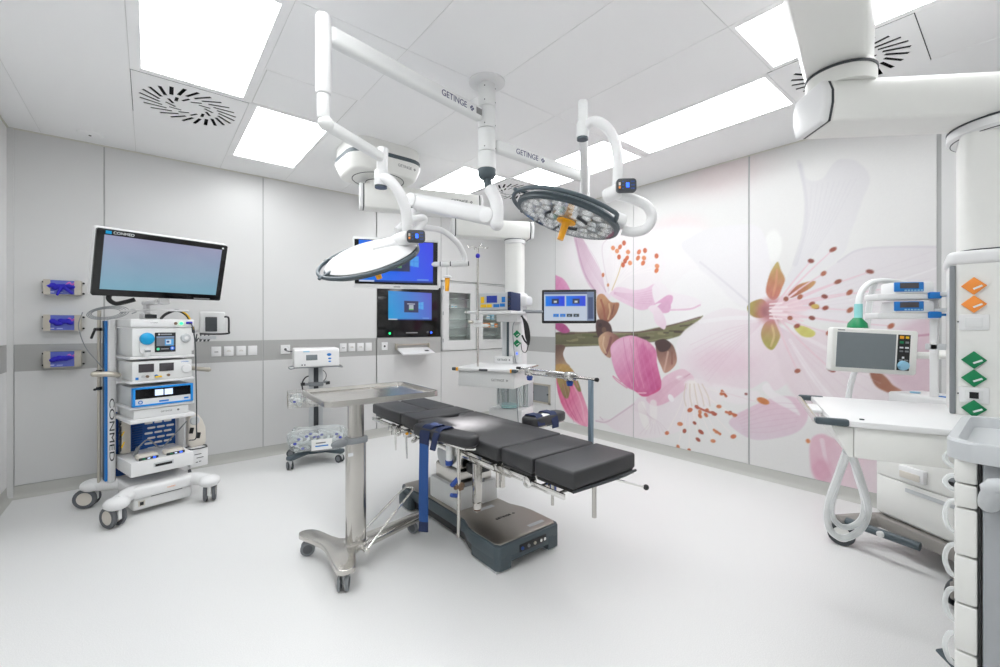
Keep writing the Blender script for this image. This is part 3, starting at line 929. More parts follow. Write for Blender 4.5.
    ('P',[(0.036,0.633),(0.201,0.648),(0.393,0.546),(0.494,0.388),(0.568,0.23),(0.576,0.103),(0.56,-0.002),(0.393,0.02),(0.237,0.094),(0.119,0.231),(0.036,0.44)],(236,88,144),1,0.0132,(246,148,184),(0.147,0.344),(0.511,0.209)),
    ('L',[(0.342,0.501),(0.461,0.305),(0.527,0.057)],0.0261,(250,176,202),0.7,None),
    ('L',[(0.129,0.423),(0.219,0.245),(0.376,0.057)],0.0201,(214,60,120),0.6,None),
    ('L',[(0.092,0.255),(0.237,0.1),(0.444,0.003)],0.0161,(250,200,216),0.8,None),
    ('P',[(-0.002,0.741),(0.147,0.779),(0.29,0.735),(0.376,0.636),(0.461,0.462),(0.41,0.443),(0.325,0.539),(0.255,0.572),(0.272,0.44),(0.237,0.329),(0.165,0.333),(0.092,0.447),(0.036,0.551)],(206,156,74),1,0.0134,(132,122,60),(0.092,0.72),(0.219,0.353)),
    ('L',[(0.092,0.693),(0.165,0.536),(0.201,0.378)],0.0217,(150,110,56),0.6,None),
    ('L',[(0.307,0.683),(0.41,0.495)],0.0185,(224,120,130),0.8,None),
    ('P',[(0.68,0.096),(0.811,0.149),(0.93,0.163),(1.045,0.254),(1.224,0.387),(1.329,0.482),(1.517,0.517),(1.672,0.655),(1.916,0.837),(2.062,0.748),(2.142,0.555),(2.042,0.42),(1.916,0.265),(1.752,0.151),(1.517,0.05),(1.264,0.01),(0.988,0.04),(0.856,0.089)],(237,222,228),0.85,0.0224,(241,232,235),(1.329,0.424),(1.578,0.084)),
    ('L',[(0.703,0.1),(0.856,0.113),(1.031,0.228),(1.25,0.39)],0.017,(216,190,204),0.9,None),
    ('L',[(0.765,0.16),(0.811,0.13)],0.0124,(216,190,204),0.9,None),
    ('P',[(1.406,0.48),(1.578,0.59),(1.613,0.726),(1.808,0.839),(1.916,0.806),(1.959,0.727),(1.83,0.598),(1.672,0.471),(1.505,0.404)],(238,200,215),1,0.0129,(232,176,200),(1.808,0.765),(1.505,0.448)),
    ('E',(1.808,0.744),0.0426,0.0265,(250,236,240),0.9,0.0212,0.0),
    ('E',(1.706,0.519),0.031,0.0431,(248,244,245),0.95,None,0.6),
    ('P',[(1.303,0.398),(1.38,0.431),(1.418,0.29),(1.456,0.15),(1.393,0.127),(1.329,0.241)],(246,242,238),0.8,0.0136,None,None,None),
    ('P',[(1.456,0.442),(1.53,0.463),(1.542,0.32),(1.517,0.205),(1.468,0.242)],(246,240,238),0.8,0.0134,None,None,None),
    ('P',[(1.852,0.685),(1.959,0.758),(2.122,0.713),(2.239,0.568),(2.142,0.516),(2.021,0.56)],(244,234,236),0.7,0.0304,None,None,None),
    ('P',[(2.142,0.715),(2.405,0.705),(2.578,0.678),(2.51,0.586),(2.369,0.547),(2.239,0.588)],(246,236,240),0.7,0.0383,None,None,None),
    ('L',[(1.95,0.726),(2.066,0.675),(2.239,0.632)],0.0081,(248,240,236),0.85,None),
    ('L',[(1.959,0.727),(2.102,0.58),(2.314,0.452)],0.008,(248,240,236),0.85,None),
    ('L',[(1.964,0.728),(2.122,0.57),(2.355,0.435)],0.008,(248,240,236),0.85,None),
    ('L',[(1.916,0.723),(1.916,0.572),(1.916,0.421)],0.0083,(248,240,236),0.85,None),
    ('L',[(1.924,0.724),(1.95,0.592),(1.99,0.463)],0.0083,(248,240,236),0.85,None),
    ('L',[(1.927,0.724),(1.964,0.568),(2.021,0.417)],0.0082,(248,240,236),0.85,None),
    ('L',[(1.935,0.725),(1.997,0.582),(2.092,0.448)],0.0082,(248,240,236),0.85,None),
    ('L',[(1.941,0.726),(2.027,0.568),(2.157,0.423)],0.0081,(248,240,236),0.85,None),
    ('L',[(1.947,0.726),(2.052,0.607),(2.21,0.5)],0.0081,(248,240,236),0.85,None),
    ('L',[(1.927,0.724),(1.964,0.547),(2.021,0.376)],0.0082,(248,240,236),0.85,None),
    ('L',[(1.921,0.724),(1.938,0.508),(1.965,0.295)],0.0083,(248,240,236),0.85,None),
    ('L',[(1.906,0.722),(1.868,0.493),(1.808,0.257)],0.0084,(248,240,236),0.85,None),
    ('L',[(1.892,0.721),(1.804,0.436),(1.66,0.133)],0.0085,(248,240,236),0.85,None),
    ('L',[(1.911,0.722),(1.89,0.459),(1.857,0.192)],0.0084,(248,240,236),0.85,None),
    ('L',[(1.945,0.726),(2.041,0.476),(2.187,0.244)],0.0081,(248,240,236),0.85,None),
    ('L',[(1.962,0.728),(2.118,0.464),(2.345,0.231)],0.008,(248,240,236),0.85,None),
    ('L',[(1.925,0.724),(1.955,0.424),(2.001,0.131)],0.0083,(248,240,236),0.85,None),
    ('L',[(1.904,0.722),(1.858,0.371),(1.786,0.008)],0.0084,(248,240,236),0.85,None),
    ('L',[(1.915,0.723),(1.912,0.363),(1.906,0.003)],0.0083,(248,240,236),0.85,None),
    ('L',[(1.928,0.724),(1.969,0.465),(2.031,0.215)],0.0082,(248,240,236),0.85,None),
    ('L',[(1.941,0.725),(2.025,0.428),(2.152,0.148)],0.0081,(248,240,236),0.85,None),
    ('L',[(1.933,0.725),(1.992,0.556),(2.082,0.396)],0.0082,(248,240,236),0.85,None),
    ('L',[(1.873,0.687),(1.852,0.559),(1.873,0.457)],0.0105,(214,190,160),0.55,None),
    ('L',[(1.916,0.692),(1.916,0.567),(1.938,0.466)],0.0104,(214,190,160),0.55,None),
    ('L',[(1.959,0.696),(1.98,0.575),(2.001,0.475)],0.0103,(214,190,160),0.55,None),
    ('L',[(2.001,0.701),(2.042,0.583),(2.062,0.484)],0.0102,(214,190,160),0.55,None),
    ('L',[(2.042,0.705),(2.102,0.59),(2.122,0.493)],0.0101,(214,190,160),0.55,None),
    ('E',(2.239,0.632),0.0248,0.0177,(212,104,58),1,None,0.6),
    ('E',(2.314,0.452),0.0178,0.0232,(176,74,50),1,None,-0.5),
    ('E',(2.355,0.435),0.0188,0.0154,(222,124,74),1,None,0.2),
    ('E',(1.916,0.421),0.0311,0.0208,(212,104,58),1,None,0.6),
    ('E',(1.99,0.463),0.026,0.0185,(176,74,50),1,None,-0.5),
    ('E',(2.021,0.417),0.0188,0.0245,(222,124,74),1,None,0.2),
    ('E',(2.092,0.448),0.0197,0.0161,(212,104,58),1,None,0.6),
    ('E',(2.157,0.423),0.0298,0.0199,(176,74,50),1,None,-0.5),
    ('E',(2.21,0.5),0.025,0.0178,(222,124,74),1,None,0.2),
    ('E',(2.021,0.376),0.0188,0.0245,(212,104,58),1,None,0.6),
    ('E',(1.965,0.295),0.0202,0.0165,(176,74,50),1,None,-0.5),
    ('E',(1.808,0.257),0.0317,0.0212,(222,124,74),1,None,0.2),
    ('E',(1.66,0.133),0.0275,0.0195,(212,104,58),1,None,0.6),
    ('E',(1.857,0.192),0.0193,0.0252,(176,74,50),1,None,-0.5),
    ('E',(2.187,0.244),0.0194,0.0159,(222,124,74),1,None,0.2),
    ('E',(2.345,0.231),0.0288,0.0193,(212,104,58),1,None,0.6),
    ('E',(2.001,0.131),0.0259,0.0184,(176,74,50),1,None,-0.5),
    ('E',(1.786,0.008),0.0196,0.0255,(222,124,74),1,None,0.2),
    ('E',(1.906,0.003),0.0204,0.0167,(212,104,58),1,None,0.6),
    ('E',(2.031,0.215),0.0305,0.0204,(176,74,50),1,None,-0.5),
    ('E',(2.152,0.148),0.0252,0.018,(222,124,74),1,None,0.2),
    ('E',(2.082,0.396),0.0186,0.0242,(212,104,58),1,None,0.6),
    ('L',[(1.99,0.463),(2.082,0.436),(2.181,0.422)],0.0222,(196,84,58),0.95,None),
    ('L',[(2.239,0.657),(2.277,0.612)],0.0254,(208,96,52),1.0,None),
    ('L',[(2.162,0.259),(2.22,0.231)],0.0258,(218,116,66),1.0,None),
    ('L',[(2.277,0.456),(2.369,0.442)],0.0232,(214,104,62),1.0,None),
    ('E',(2.603,0.608),0.0527,0.0293,(220,126,62),1,None,-0.25),
    ('L',[(2.552,0.592),(2.405,0.619),(2.239,0.647)],0.0095,(240,220,224),0.8,None),
    ('E',(2.458,0.654),0.013,0.0113,(150,70,60),1.0,None,0.0),
    ('L',[(2.755,1.615),(2.935,2.1),(2.978,2.492)],0.0078,(206,202,212),0.22,None),
    ('L',[(2.771,1.627),(2.957,2.101),(3.017,2.488)],0.0077,(206,202,212),0.22,None),
    ('L',[(2.786,1.64),(2.978,2.101),(3.055,2.485)],0.0077,(206,202,212),0.22,None),
    ('L',[(2.802,1.652),(3.0,2.102),(3.093,2.481)],0.0077,(206,202,212),0.22,None),
    ('L',[(2.817,1.664),(3.021,2.102),(3.13,2.478)],0.0076,(206,202,212),0.22,None),
    ('L',[(2.832,1.676),(3.042,2.103),(3.166,2.475)],0.0076,(206,202,212),0.22,None),
    ('L',[(2.847,1.688),(3.062,2.104),(3.202,2.471)],0.0075,(206,202,212),0.22,None),
    ('L',[(2.862,1.699),(3.083,2.104),(3.237,2.468)],0.0075,(206,202,212),0.22,None),
    ('L',[(2.877,1.711),(3.103,2.105),(3.272,2.465)],0.0075,(206,202,212),0.22,None),
    ('L',[(2.892,1.485),(3.234,1.664),(3.69,1.828)],0.0071,(214,204,212),0.25,None),
    ('L',[(2.892,1.478),(3.234,1.628),(3.69,1.764)],0.0071,(214,204,212),0.25,None),
    ('L',[(2.892,1.47),(3.234,1.591),(3.69,1.701)],0.0071,(214,204,212),0.25,None),
    ('L',[(2.892,1.463),(3.234,1.554),(3.69,1.637)],0.0071,(214,204,212),0.25,None),
    ('L',[(2.892,1.456),(3.234,1.517),(3.69,1.573)],0.0071,(214,204,212),0.25,None),
    ('L',[(2.892,1.448),(3.234,1.481),(3.69,1.509)],0.0071,(214,204,212),0.25,None),
    ('L',[(2.892,1.441),(3.234,1.444),(3.69,1.445)],0.0071,(214,204,212),0.25,None),
    ('L',[(2.892,1.433),(3.234,1.407),(3.69,1.381)],0.0071,(214,204,212),0.25,None),
    ('L',[(2.578,1.332),(2.267,1.256),(1.916,1.097)],0.0088,(226,190,206),0.28,None),
    ('L',[(2.578,1.328),(2.267,1.214),(1.944,1.045)],0.0088,(226,190,206),0.28,None),
    ('L',[(2.578,1.324),(2.267,1.172),(1.971,0.993)],0.0088,(226,190,206),0.28,None),
    ('L',[(2.578,1.32),(2.267,1.13),(1.998,0.942)],0.0088,(226,190,206),0.28,None),
    ('L',[(2.578,1.316),(2.267,1.088),(2.024,0.891)],0.0087,(226,190,206),0.28,None),
    ('L',[(2.578,1.312),(2.267,1.047),(2.05,0.841)],0.0087,(226,190,206),0.28,None),
    ('L',[(2.578,1.308),(2.267,1.005),(2.076,0.791)],0.0087,(226,190,206),0.28,None),
    ('L',[(2.578,1.304),(2.267,0.963),(2.102,0.741)],0.0087,(226,190,206),0.28,None),
    ('L',[(2.724,1.295),(2.892,0.958),(3.103,0.477)],0.0077,(220,192,206),0.28,None),
    ('L',[(2.724,1.295),(2.918,0.98),(3.169,0.557)],0.0077,(220,192,206),0.28,None),
    ('L',[(2.724,1.295),(2.945,1.002),(3.234,0.634)],0.0076,(220,192,206),0.28,None),
    ('L',[(2.724,1.295),(2.971,1.023),(3.296,0.709)],0.0076,(220,192,206),0.28,None),
    ('L',[(2.724,1.295),(2.997,1.044),(3.357,0.782)],0.0075,(220,192,206),0.28,None),
    ('L',[(2.724,1.295),(3.023,1.065),(3.417,0.854)],0.0075,(220,192,206),0.28,None),
    ('L',[(2.724,1.295),(3.048,1.086),(3.474,0.923)],0.0074,(220,192,206),0.28,None),
    ('L',[(2.892,0.621),(2.66,0.588),(2.387,0.416)],0.0073,(214,168,192),0.3,None),
    ('L',[(2.886,0.582),(2.66,0.538),(2.398,0.391)],0.0073,(214,168,192),0.3,None),
    ('L',[(2.88,0.543),(2.66,0.487),(2.408,0.366)],0.0073,(214,168,192),0.3,None),
    ('L',[(2.874,0.504),(2.66,0.436),(2.419,0.342)],0.0073,(214,168,192),0.3,None),
    ('L',[(2.868,0.465),(2.66,0.385),(2.43,0.317)],0.0073,(214,168,192),0.3,None),
    ('L',[(2.862,0.425),(2.66,0.335),(2.44,0.293)],0.0072,(214,168,192),0.3,None),
    ('L',[(0.856,1.713),(0.64,2.006),(0.41,2.396)],0.0089,(206,160,190),0.3,None),
    ('L',[(0.856,1.713),(0.659,2.019),(0.437,2.387)],0.0089,(206,160,190),0.3,None),
    ('L',[(0.856,1.713),(0.678,2.033),(0.464,2.378)],0.0089,(206,160,190),0.3,None),
    ('L',[(0.856,1.713),(0.697,2.046),(0.491,2.369)],0.0088,(206,160,190),0.3,None),
    ('L',[(0.856,1.713),(0.716,2.059),(0.517,2.359)],0.0088,(206,160,190),0.3,None),
    ('L',[(0.856,1.713),(0.734,2.072),(0.544,2.35)],0.0088,(206,160,190),0.3,None),
    ('L',[(0.974,1.706),(1.25,1.666),(1.481,1.698)],0.0081,(216,150,190),0.35,None),
    ('L',[(0.974,1.701),(1.25,1.648),(1.481,1.666)],0.0081,(216,150,190),0.35,None),
    ('L',[(0.974,1.697),(1.25,1.629),(1.481,1.635)],0.0081,(216,150,190),0.35,None),
    ('L',[(0.974,1.692),(1.25,1.61),(1.481,1.604)],0.0081,(216,150,190),0.35,None),
    ('L',[(0.974,1.687),(1.25,1.592),(1.481,1.572)],0.0081,(216,150,190),0.35,None),
    ('L',[(0.974,1.682),(1.25,1.573),(1.481,1.541)],0.0081,(216,150,190),0.35,None),
    ('L',[(1.916,0.796),(1.718,0.693),(1.481,0.49)],0.0075,(220,160,186),0.35,None),
    ('L',[(1.916,0.796),(1.718,0.68),(1.495,0.483)],0.0075,(220,160,186),0.35,None),
    ('L',[(1.916,0.796),(1.718,0.667),(1.51,0.476)],0.0075,(220,160,186),0.35,None),
    ('L',[(1.916,0.796),(1.718,0.654),(1.525,0.469)],0.0075,(220,160,186),0.35,None),
    ('L',[(1.916,0.796),(1.718,0.641),(1.539,0.462)],0.0075,(220,160,186),0.35,None),
    ('L',[(1.916,0.796),(1.718,0.628),(1.554,0.455)],0.0075,(220,160,186),0.35,None),
    ('L',[(1.329,0.424),(1.456,0.239),(1.329,0.058)],0.008,(222,200,210),0.4,None),
    ('L',[(1.307,0.41),(1.468,0.242),(1.393,0.07)],0.0079,(222,200,210),0.4,None),
    ('L',[(1.285,0.395),(1.481,0.244),(1.456,0.082)],0.0079,(222,200,210),0.4,None),
    ('L',[(1.264,0.381),(1.493,0.246),(1.517,0.094)],0.0079,(222,200,210),0.4,None),
    ('L',[(1.241,0.366),(1.505,0.248),(1.578,0.106)],0.0079,(222,200,210),0.4,None),
    ('L',[(1.219,0.351),(1.517,0.25),(1.637,0.118)],0.0079,(222,200,210),0.4,None),
    ('L',[(1.197,0.336),(1.53,0.252),(1.695,0.129)],0.0078,(222,200,210),0.4,None),
    ('L',[(0.129,0.505),(0.201,0.27),(0.342,0.025)],0.0108,(206,56,112),0.4,None),
    ('L',[(0.158,0.508),(0.237,0.275),(0.38,0.031)],0.0107,(248,140,176),0.4,None),
    ('L',[(0.187,0.511),(0.272,0.28),(0.417,0.038)],0.0107,(206,56,112),0.4,None),
    ('L',[(0.215,0.514),(0.307,0.284),(0.454,0.044)],0.0106,(248,140,176),0.4,None),
    ('L',[(0.244,0.517),(0.342,0.289),(0.491,0.05)],0.0106,(206,56,112),0.4,None),
    ('L',[(0.272,0.52),(0.376,0.294),(0.527,0.057)],0.0105,(248,140,176),0.4,None),
    ('P',[(2.627,1.605),(2.652,1.749),(2.692,1.835),(2.724,1.868),(2.747,1.794),(2.778,1.711),(2.755,1.633),(2.724,1.554),(2.676,1.53)],(206,116,92),1,0.009,(190,160,80),(2.676,1.602),(2.724,1.85)),
    ('L',[(2.684,1.566),(2.708,1.69),(2.716,1.797)],0.018,(226,150,110),0.7,None),
    ('P',[(2.467,1.455),(2.493,1.51),(2.586,1.543),(2.635,1.495),(2.635,1.395),(2.578,1.369),(2.51,1.388)],(176,158,70),1,0.0092,(176,110,80),(2.493,1.464),(2.644,1.44)),
    ('P',[(2.627,1.331),(2.708,1.34),(2.74,1.241),(2.732,1.17),(2.676,1.078),(2.611,1.13),(2.586,1.231)],(178,166,76),1,0.009,(200,140,110),(2.644,1.131),(2.676,1.331)),
    ('L',[(2.676,1.304),(2.692,1.205),(2.668,1.114)],0.0181,(222,190,130),0.8,None),
    ('P',[(2.809,1.594),(2.892,1.658),(3.0,1.675),(2.978,1.626),(2.892,1.572),(2.817,1.541)],(206,150,84),1,0.0086,(180,90,70),(2.978,1.668),(2.832,1.558)),
    ('P',[(2.847,1.286),(2.921,1.295),(3.0,1.244),(2.978,1.202),(2.906,1.209)],(214,206,96),1,0.0086,None,None,None),
    ('E',(2.676,1.43),0.1246,0.1174,(196,108,116),0.8,0.0903,0.0),
    ('E',(2.644,1.431),0.0523,0.0545,(140,66,70),0.7,0.0455,0.0),
    ('E',(2.771,1.437),0.163,0.1063,(236,190,200),0.5,0.0886,0.0),
    ('L',[(2.676,1.43),(2.91,1.706),(3.123,1.924)],0.0172,(238,202,212),0.95,0.0086),
    ('L',[(2.676,1.43),(2.828,1.663),(2.971,1.848)],0.0175,(238,202,212),0.95,0.0088),
    ('L',[(2.676,1.43),(2.875,1.605),(3.059,1.733)],0.0173,(238,202,212),0.95,0.0087),
    ('L',[(2.676,1.43),(2.928,1.566),(3.156,1.657)],0.0172,(238,202,212),0.95,0.0086),
    ('L',[(2.676,1.43),(3.042,1.603),(3.357,1.72)],0.0167,(238,202,212),0.95,0.0084),
    ('L',[(2.676,1.43),(2.97,1.519),(3.231,1.565)],0.017,(238,202,212),0.95,0.0085),
    ('L',[(2.676,1.43),(3.106,1.53),(3.469,1.584)],0.0165,(238,202,212),0.95,0.0083),
    ('L',[(2.676,1.43),(2.879,1.505),(3.066,1.541)],0.0173,(238,202,212),0.95,0.0087),
    ('L',[(2.676,1.43),(2.971,1.444),(3.234,1.423)],0.017,(238,202,212),0.95,0.0085),
    ('L',[(2.676,1.43),(2.882,1.455),(3.072,1.445)],0.0173,(238,202,212),0.95,0.0087),
    ('L',[(2.676,1.43),(2.832,1.378),(2.978,1.363)],0.0175,(238,202,212),0.95,0.0088),
    ('L',[(2.676,1.43),(2.894,1.312),(3.094,1.237)],0.0173,(238,202,212),0.95,0.0086),
    ('L',[(2.676,1.43),(2.777,1.145),(2.873,0.905)],0.0177,(238,202,212),0.95,0.0089),
    ('L',[(2.676,1.43),(2.905,1.153),(3.114,0.932)],0.0172,(238,202,212),0.95,0.0086),
    ('L',[(2.676,1.43),(3.113,1.34),(3.48,1.295)],0.0165,(238,202,212),0.95,0.0082),
    ('L',[(2.676,1.43),(2.832,1.474),(2.978,1.482)],0.0175,(238,202,212),0.95,0.0088),
    ('L',[(2.676,1.43),(2.847,1.461),(3.007,1.455)],0.0174,(238,202,212),0.95,0.0087),
    ('L',[(2.676,1.43),(2.786,1.507),(2.892,1.546)],0.0177,(238,202,212),0.95,0.0088),
    ('L',[(2.676,1.43),(2.775,1.344),(2.869,1.295)],0.0177,(238,202,212),0.95,0.0089),
    ('L',[(2.66,1.431),(2.892,1.52)],0.0177,(244,214,220),0.95,0.0124),
    ('L',[(2.66,1.431),(2.906,1.476)],0.0177,(244,214,220),0.95,0.0124),
    ('L',[(2.66,1.431),(2.935,1.432)],0.0176,(244,214,220),0.95,0.0123),
    ('L',[(2.66,1.431),(2.892,1.381)],0.0177,(244,214,220),0.95,0.0124),
    ('L',[(2.66,1.431),(2.914,1.338)],0.0177,(244,214,220),0.95,0.0124),
    ('L',[(2.66,1.431),(2.877,1.312)],0.0177,(244,214,220),0.95,0.0124),
    ('L',[(2.66,1.431),(2.862,1.591)],0.0177,(244,214,220),0.95,0.0124),
    ('L',[(2.66,1.494),(2.755,1.499)],0.0144,(250,236,238),0.9,None),
    ('L',[(2.66,1.463),(2.794,1.463)],0.0143,(250,236,238),0.9,None),
    ('L',[(2.66,1.431),(2.755,1.428)],0.0144,(250,236,238),0.9,None),
    ('L',[(2.66,1.399),(2.794,1.392)],0.0143,(250,236,238),0.9,None),
    ('L',[(2.66,1.367),(2.755,1.357)],0.0144,(250,236,238),0.9,None),
    ('E',(3.123,1.924),0.0265,0.0173,(158,72,50),1,None,0.5),
    ('E',(2.971,1.848),0.0235,0.0178,(140,58,44),1,None,-0.4),
    ('E',(3.059,1.733),0.023,0.0175,(178,88,58),1,None,0.9),
    ('E',(3.156,1.657),0.0263,0.0172,(158,72,50),1,None,0.5),
    ('E',(3.357,1.72),0.0251,0.0164,(140,58,44),1,None,-0.4),
    ('E',(3.231,1.565),0.0259,0.0169,(178,88,58),1,None,0.9),
    ('E',(3.469,1.584),0.0245,0.016,(158,72,50),1,None,0.5),
    ('E',(3.066,1.541),0.023,0.0175,(140,58,44),1,None,-0.4),
    ('E',(3.234,1.423),0.0258,0.0169,(178,88,58),1,None,0.9),
    ('E',(3.072,1.445),0.023,0.0175,(158,72,50),1,None,0.5),
    ('E',(2.978,1.363),0.0234,0.0178,(140,58,44),1,None,-0.4),
    ('E',(3.094,1.237),0.0229,0.0174,(178,88,58),1,None,0.9),
    ('E',(2.873,0.905),0.0239,0.0182,(158,72,50),1,None,0.5),
    ('E',(3.114,0.932),0.0265,0.0173,(140,58,44),1,None,-0.4),
    ('E',(3.48,1.295),0.0244,0.0159,(178,88,58),1,None,0.9),
    ('E',(2.978,1.482),0.0234,0.0178,(158,72,50),1,None,0.5),
    ('E',(3.007,1.455),0.0233,0.0177,(140,58,44),1,None,-0.4),
    ('E',(2.892,1.546),0.0239,0.0182,(178,88,58),1,None,0.9),
    ('E',(2.869,1.295),0.024,0.0182,(158,72,50),1,None,0.5),
    ('E',(3.0,1.46),0.0291,0.0203,(214,176,70),1.0,None,0.0),
    ('E',(2.786,1.534),0.0203,0.0212,(160,80,56),1.0,None,0.0),
    ('E',(2.817,1.365),0.0202,0.0193,(170,90,60),1.0,None,0.0),
]

mural = Print(3.731, ZC - BB, 0.0075, (236, 235, 233))
for s in MURAL:
    if s[0] == 'P':
        mural.poly(s[1], s[2], s[3], max(s[4], 0.0075), s[5], s[6], s[7])
    elif s[0] == 'L':
        mural.line(s[1], s[2], s[3], s[4], s[5])
    else:
        mural.ell(s[1][0], s[1][1], max(s[2], 0.008), max(s[3], 0.008), s[4], s[5], s[6], s[7])
_rn = np.random.RandomState(3)
mural.img = 255.0 * ((mural.img * 0.84 + 226 * 0.16) / 255.0) ** 1.12 * 0.95
mural.img = mural.img.mean(2, keepdims=True) * 0.14 + mural.img * 0.86
_m = sum(np.sin(mural.U * a + mural.V * b + c) for a, b, c in ((23, 11, 0.3), (-17, 29, 1.1), (41, -33, 2.0), (67, 52, 0.7), (-88, 71, 3.1)))
mural.img += (_m * (mural.img.max(2) - mural.img.min(2)) * 0.022)[..., None] * np.array((0.6, 1.2, 0.9))
mural.img += _rn.normal(0, 0.6, mural.img.shape[:2])[..., None]
for a, b in ((0.0, 1.240), (1.240, 2.485), (2.485, 3.731)):
    i0 = int(round((a + G) / 3.731 * (mural.nx - 1))); i1 = int(round((b - G) / 3.731 * (mural.nx - 1)))
    ua = mural.U[0, i0]
    Mx = Matrix(((0, 1, 0, X1), (-1, 0, 0, 4.128 - ua), (0, 0, 1, BB), (0, 0, 0, 1)))
    po = mural.build('printed_panel', 'printed', wall_right, Mx, i0, i1)
    ub = mural.U[0, i1]
    MB().b2((X1 + 0.0005, 4.128 - ub, BB), (X1 + 0.006, 4.128 - ua, ZC)).build('panel', 'wall_panel', wall_right)
# ------------------------------------------------------------ casters
def caster(parent, x, y, r=0.06, w=0.022, gap=0.03, yaw=0.0, ztop=None, hood='satin_white', tyre='rubber', hub='beige_device'):
    ztop = r * 2 + 0.03 if ztop is None else ztop
    c, s = math.cos(R(yaw)), math.sin(R(yaw))
    ax = Vector((c, s, 0)); fw_ = Vector((-s, c, 0))
    off = fw_ * (r * 0.45)
    ctr = Vector((x, y, r)) + off
    m = MB()
    m.cyl((x, y, r * 1.55), (x, y, ztop), 0.016, n=14)
    m.box((0, 0, 0), (gap * 0.8, r * 1.3, r * 1.2), bev=0.008, M=Matrix.Translation(ctr - fw_ * r * 0.3 + Vector((0, 0, r * 0.35))) @ Matrix.Rotation(R(yaw), 4, 'Z'))
    p = m.build('caster', hood, parent)
    for sg in (-1, 1):
        a = ctr + ax * (sg * gap / 2); b = ctr + ax * (sg * (gap / 2 + w))
        if sg < 0:
            a, b = b, a
        L = (b - a).length
        mw = MB().lathe([(r * 0.66, 0), (r * 0.94, 0), (r, L * 0.25), (r, L * 0.75), (r * 0.94, L), (r * 0.66, L), (r * 0.66, 0)], a, b - a, 24)
        wh = mw.build('wheel', tyre, p)
        MB().lathe([(0, L * 0.08), (r * 0.67, L * 0.12), (r * 0.67, L * 0.88), (0, L * 0.92)], a, b - a, 20).build('hub', hub, p)
    return p

# ------------------------------------------------------------ endoscopy video tower
TW = thing('video_tower', 'white endoscopy equipment cart with blue column stripe and stacked devices', 'medical cart', (0.033, 4.401, 0), 15)
for x, y, yw in ((-0.30, -0.33, 20), (0.26, -0.36, -25), (-0.31, 0.27, 55), (0.29, 0.26, 10)):
    caster(TW, x, y, 0.075, 0.026, 0.032, yw, 0.16)
m = MB()
m.b2((-0.195, -0.25, 0.125), (0.195, 0.2, 0.21), bev=0.02, seg=3)
for x, y in ((-0.30, -0.33), (0.26, -0.36), (-0.31, 0.27), (0.29, 0.26)):
    sx = 1 if x > 0 else -1
    m.tube([(sx * 0.13, y * 0.42, 0.165), (sx * 0.215, y * 0.66, 0.172), (x, y, 0.168)], 0.050, 14, 5)
    m.sphere((x, y, 0.166), 0.066, (1.15, 1.15, 0.72))
m.build('base', 'white', TW)
lb = MB().b2((-0.19, -0.225, 0.035), (0.19, 0.16, 0.13), bev=0.025, seg=4).build('power_unit', 'white', TW)
m = MB(); m.box((-0.135, -0.226, 0.085), (0.04, 0.004, 0.04)); m.build('socket', 'beige_device', lb)
MB().box((-0.135, -0.229, 0.085), (0.022, 0.004, 0.024)).build('socket_opening', 'black', lb)
MB().box((0.02, -0.226, 0.122), (0.2, 0.004, 0.006)).build('slot', 'black', lb)
text('CONMED', 0.012, 'orange', TW, (0.04, -0.2508, 0.165))
# columns
cl = MB()
cl.b2((-0.252, 0.12, 0.19), (-0.203, 0.20, 1.455), bev=0.012, seg=3)
cl = cl.build('column', 'white', TW)
MB().b2((-0.266, 0.125, 0.21), (-0.252, 0.165, 1.44)).build('blue_strip', 'blue', cl)
MB().b2((-0.2665, 0.165, 0.21), (-0.2525, 0.20, 1.44)).build('cable_channel', 'black', cl)
text('CONMED', 0.042, 'lettering_dark', cl, (-0.229, 0.1192, 0.60), (R(90), R(90), 0), squash=2.7)
cl2 = MB().b2((0.203, 0.12, 0.19), (0.245, 0.20, 1.40), bev=0.012, seg=3).build('column', 'white', TW)
pl = MB(); pl.cyl((-0.285, 0.20, 0.15), (-0.285, 0.20, 1.52), 0.012, n=14)
pl = pl.build('pole', 'beige_metal', TW)
for z in (1.375, 0.92, 1.05):
    m = MB(); m.cyl((-0.285, 0.20, z), (-0.325, 0.13, z), 0.009, n=10); m.cyl((-0.285, 0.20, z - 0.012), (-0.285, 0.20, z + 0.012), 0.018, n=12)
    if z > 1.3: m.box((-0.335, 0.115, z - 0.03), (0.016, 0.014, 0.085), rot=(0, 0.3, 0), bev=0.005)
    m.build('clamp', 'black', pl)
# blue back panel with oval slots
tb = bmesh.new()
def _lp(pts):
    vs_ = [tb.verts.new((p[0], 0, p[1])) for p in pts]
    for i in range(len(vs_)): tb.edges.new((vs_[i], vs_[(i + 1) % len(vs_)]))
_lp([(-0.205, 0.21), (0.205, 0.21), (0.205, 0.72), (-0.205, 0.72)])
for j in range(10):
    for i in range(3):
        _lp(rrect(0.055, 0.017, 0.008, 3, 0.03 + 0.065 * i + (0.018 if j % 2 else 0) - 0.01, 0.26 + 0.042 * j))
bmesh.ops.triangle_fill(tb, edges=list(tb.edges), use_beauty=True)
bmesh.ops.translate(tb, vec=(0, 0.198, 0), verts=tb.verts)
m = MB(); m._add(tb)
bp = m.build('back_panel', 'deep_blue', TW)
m = MB()
for j in range(16): m.box((-0.055, 0.185, 0.40 + 0.02 * j), (0.06, 0.02, 0.008))
m.box((-0.1, 0.19, 0.55), (0.012, 0.02, 0.32)); m.build('cable_comb', 'deep_blue', bp)
MB().b2((-0.172, 0.13, 0.395), (-0.112, 0.197, 0.68), bev=0.004).build('power_strip', 'beige_device', bp)
m = MB()
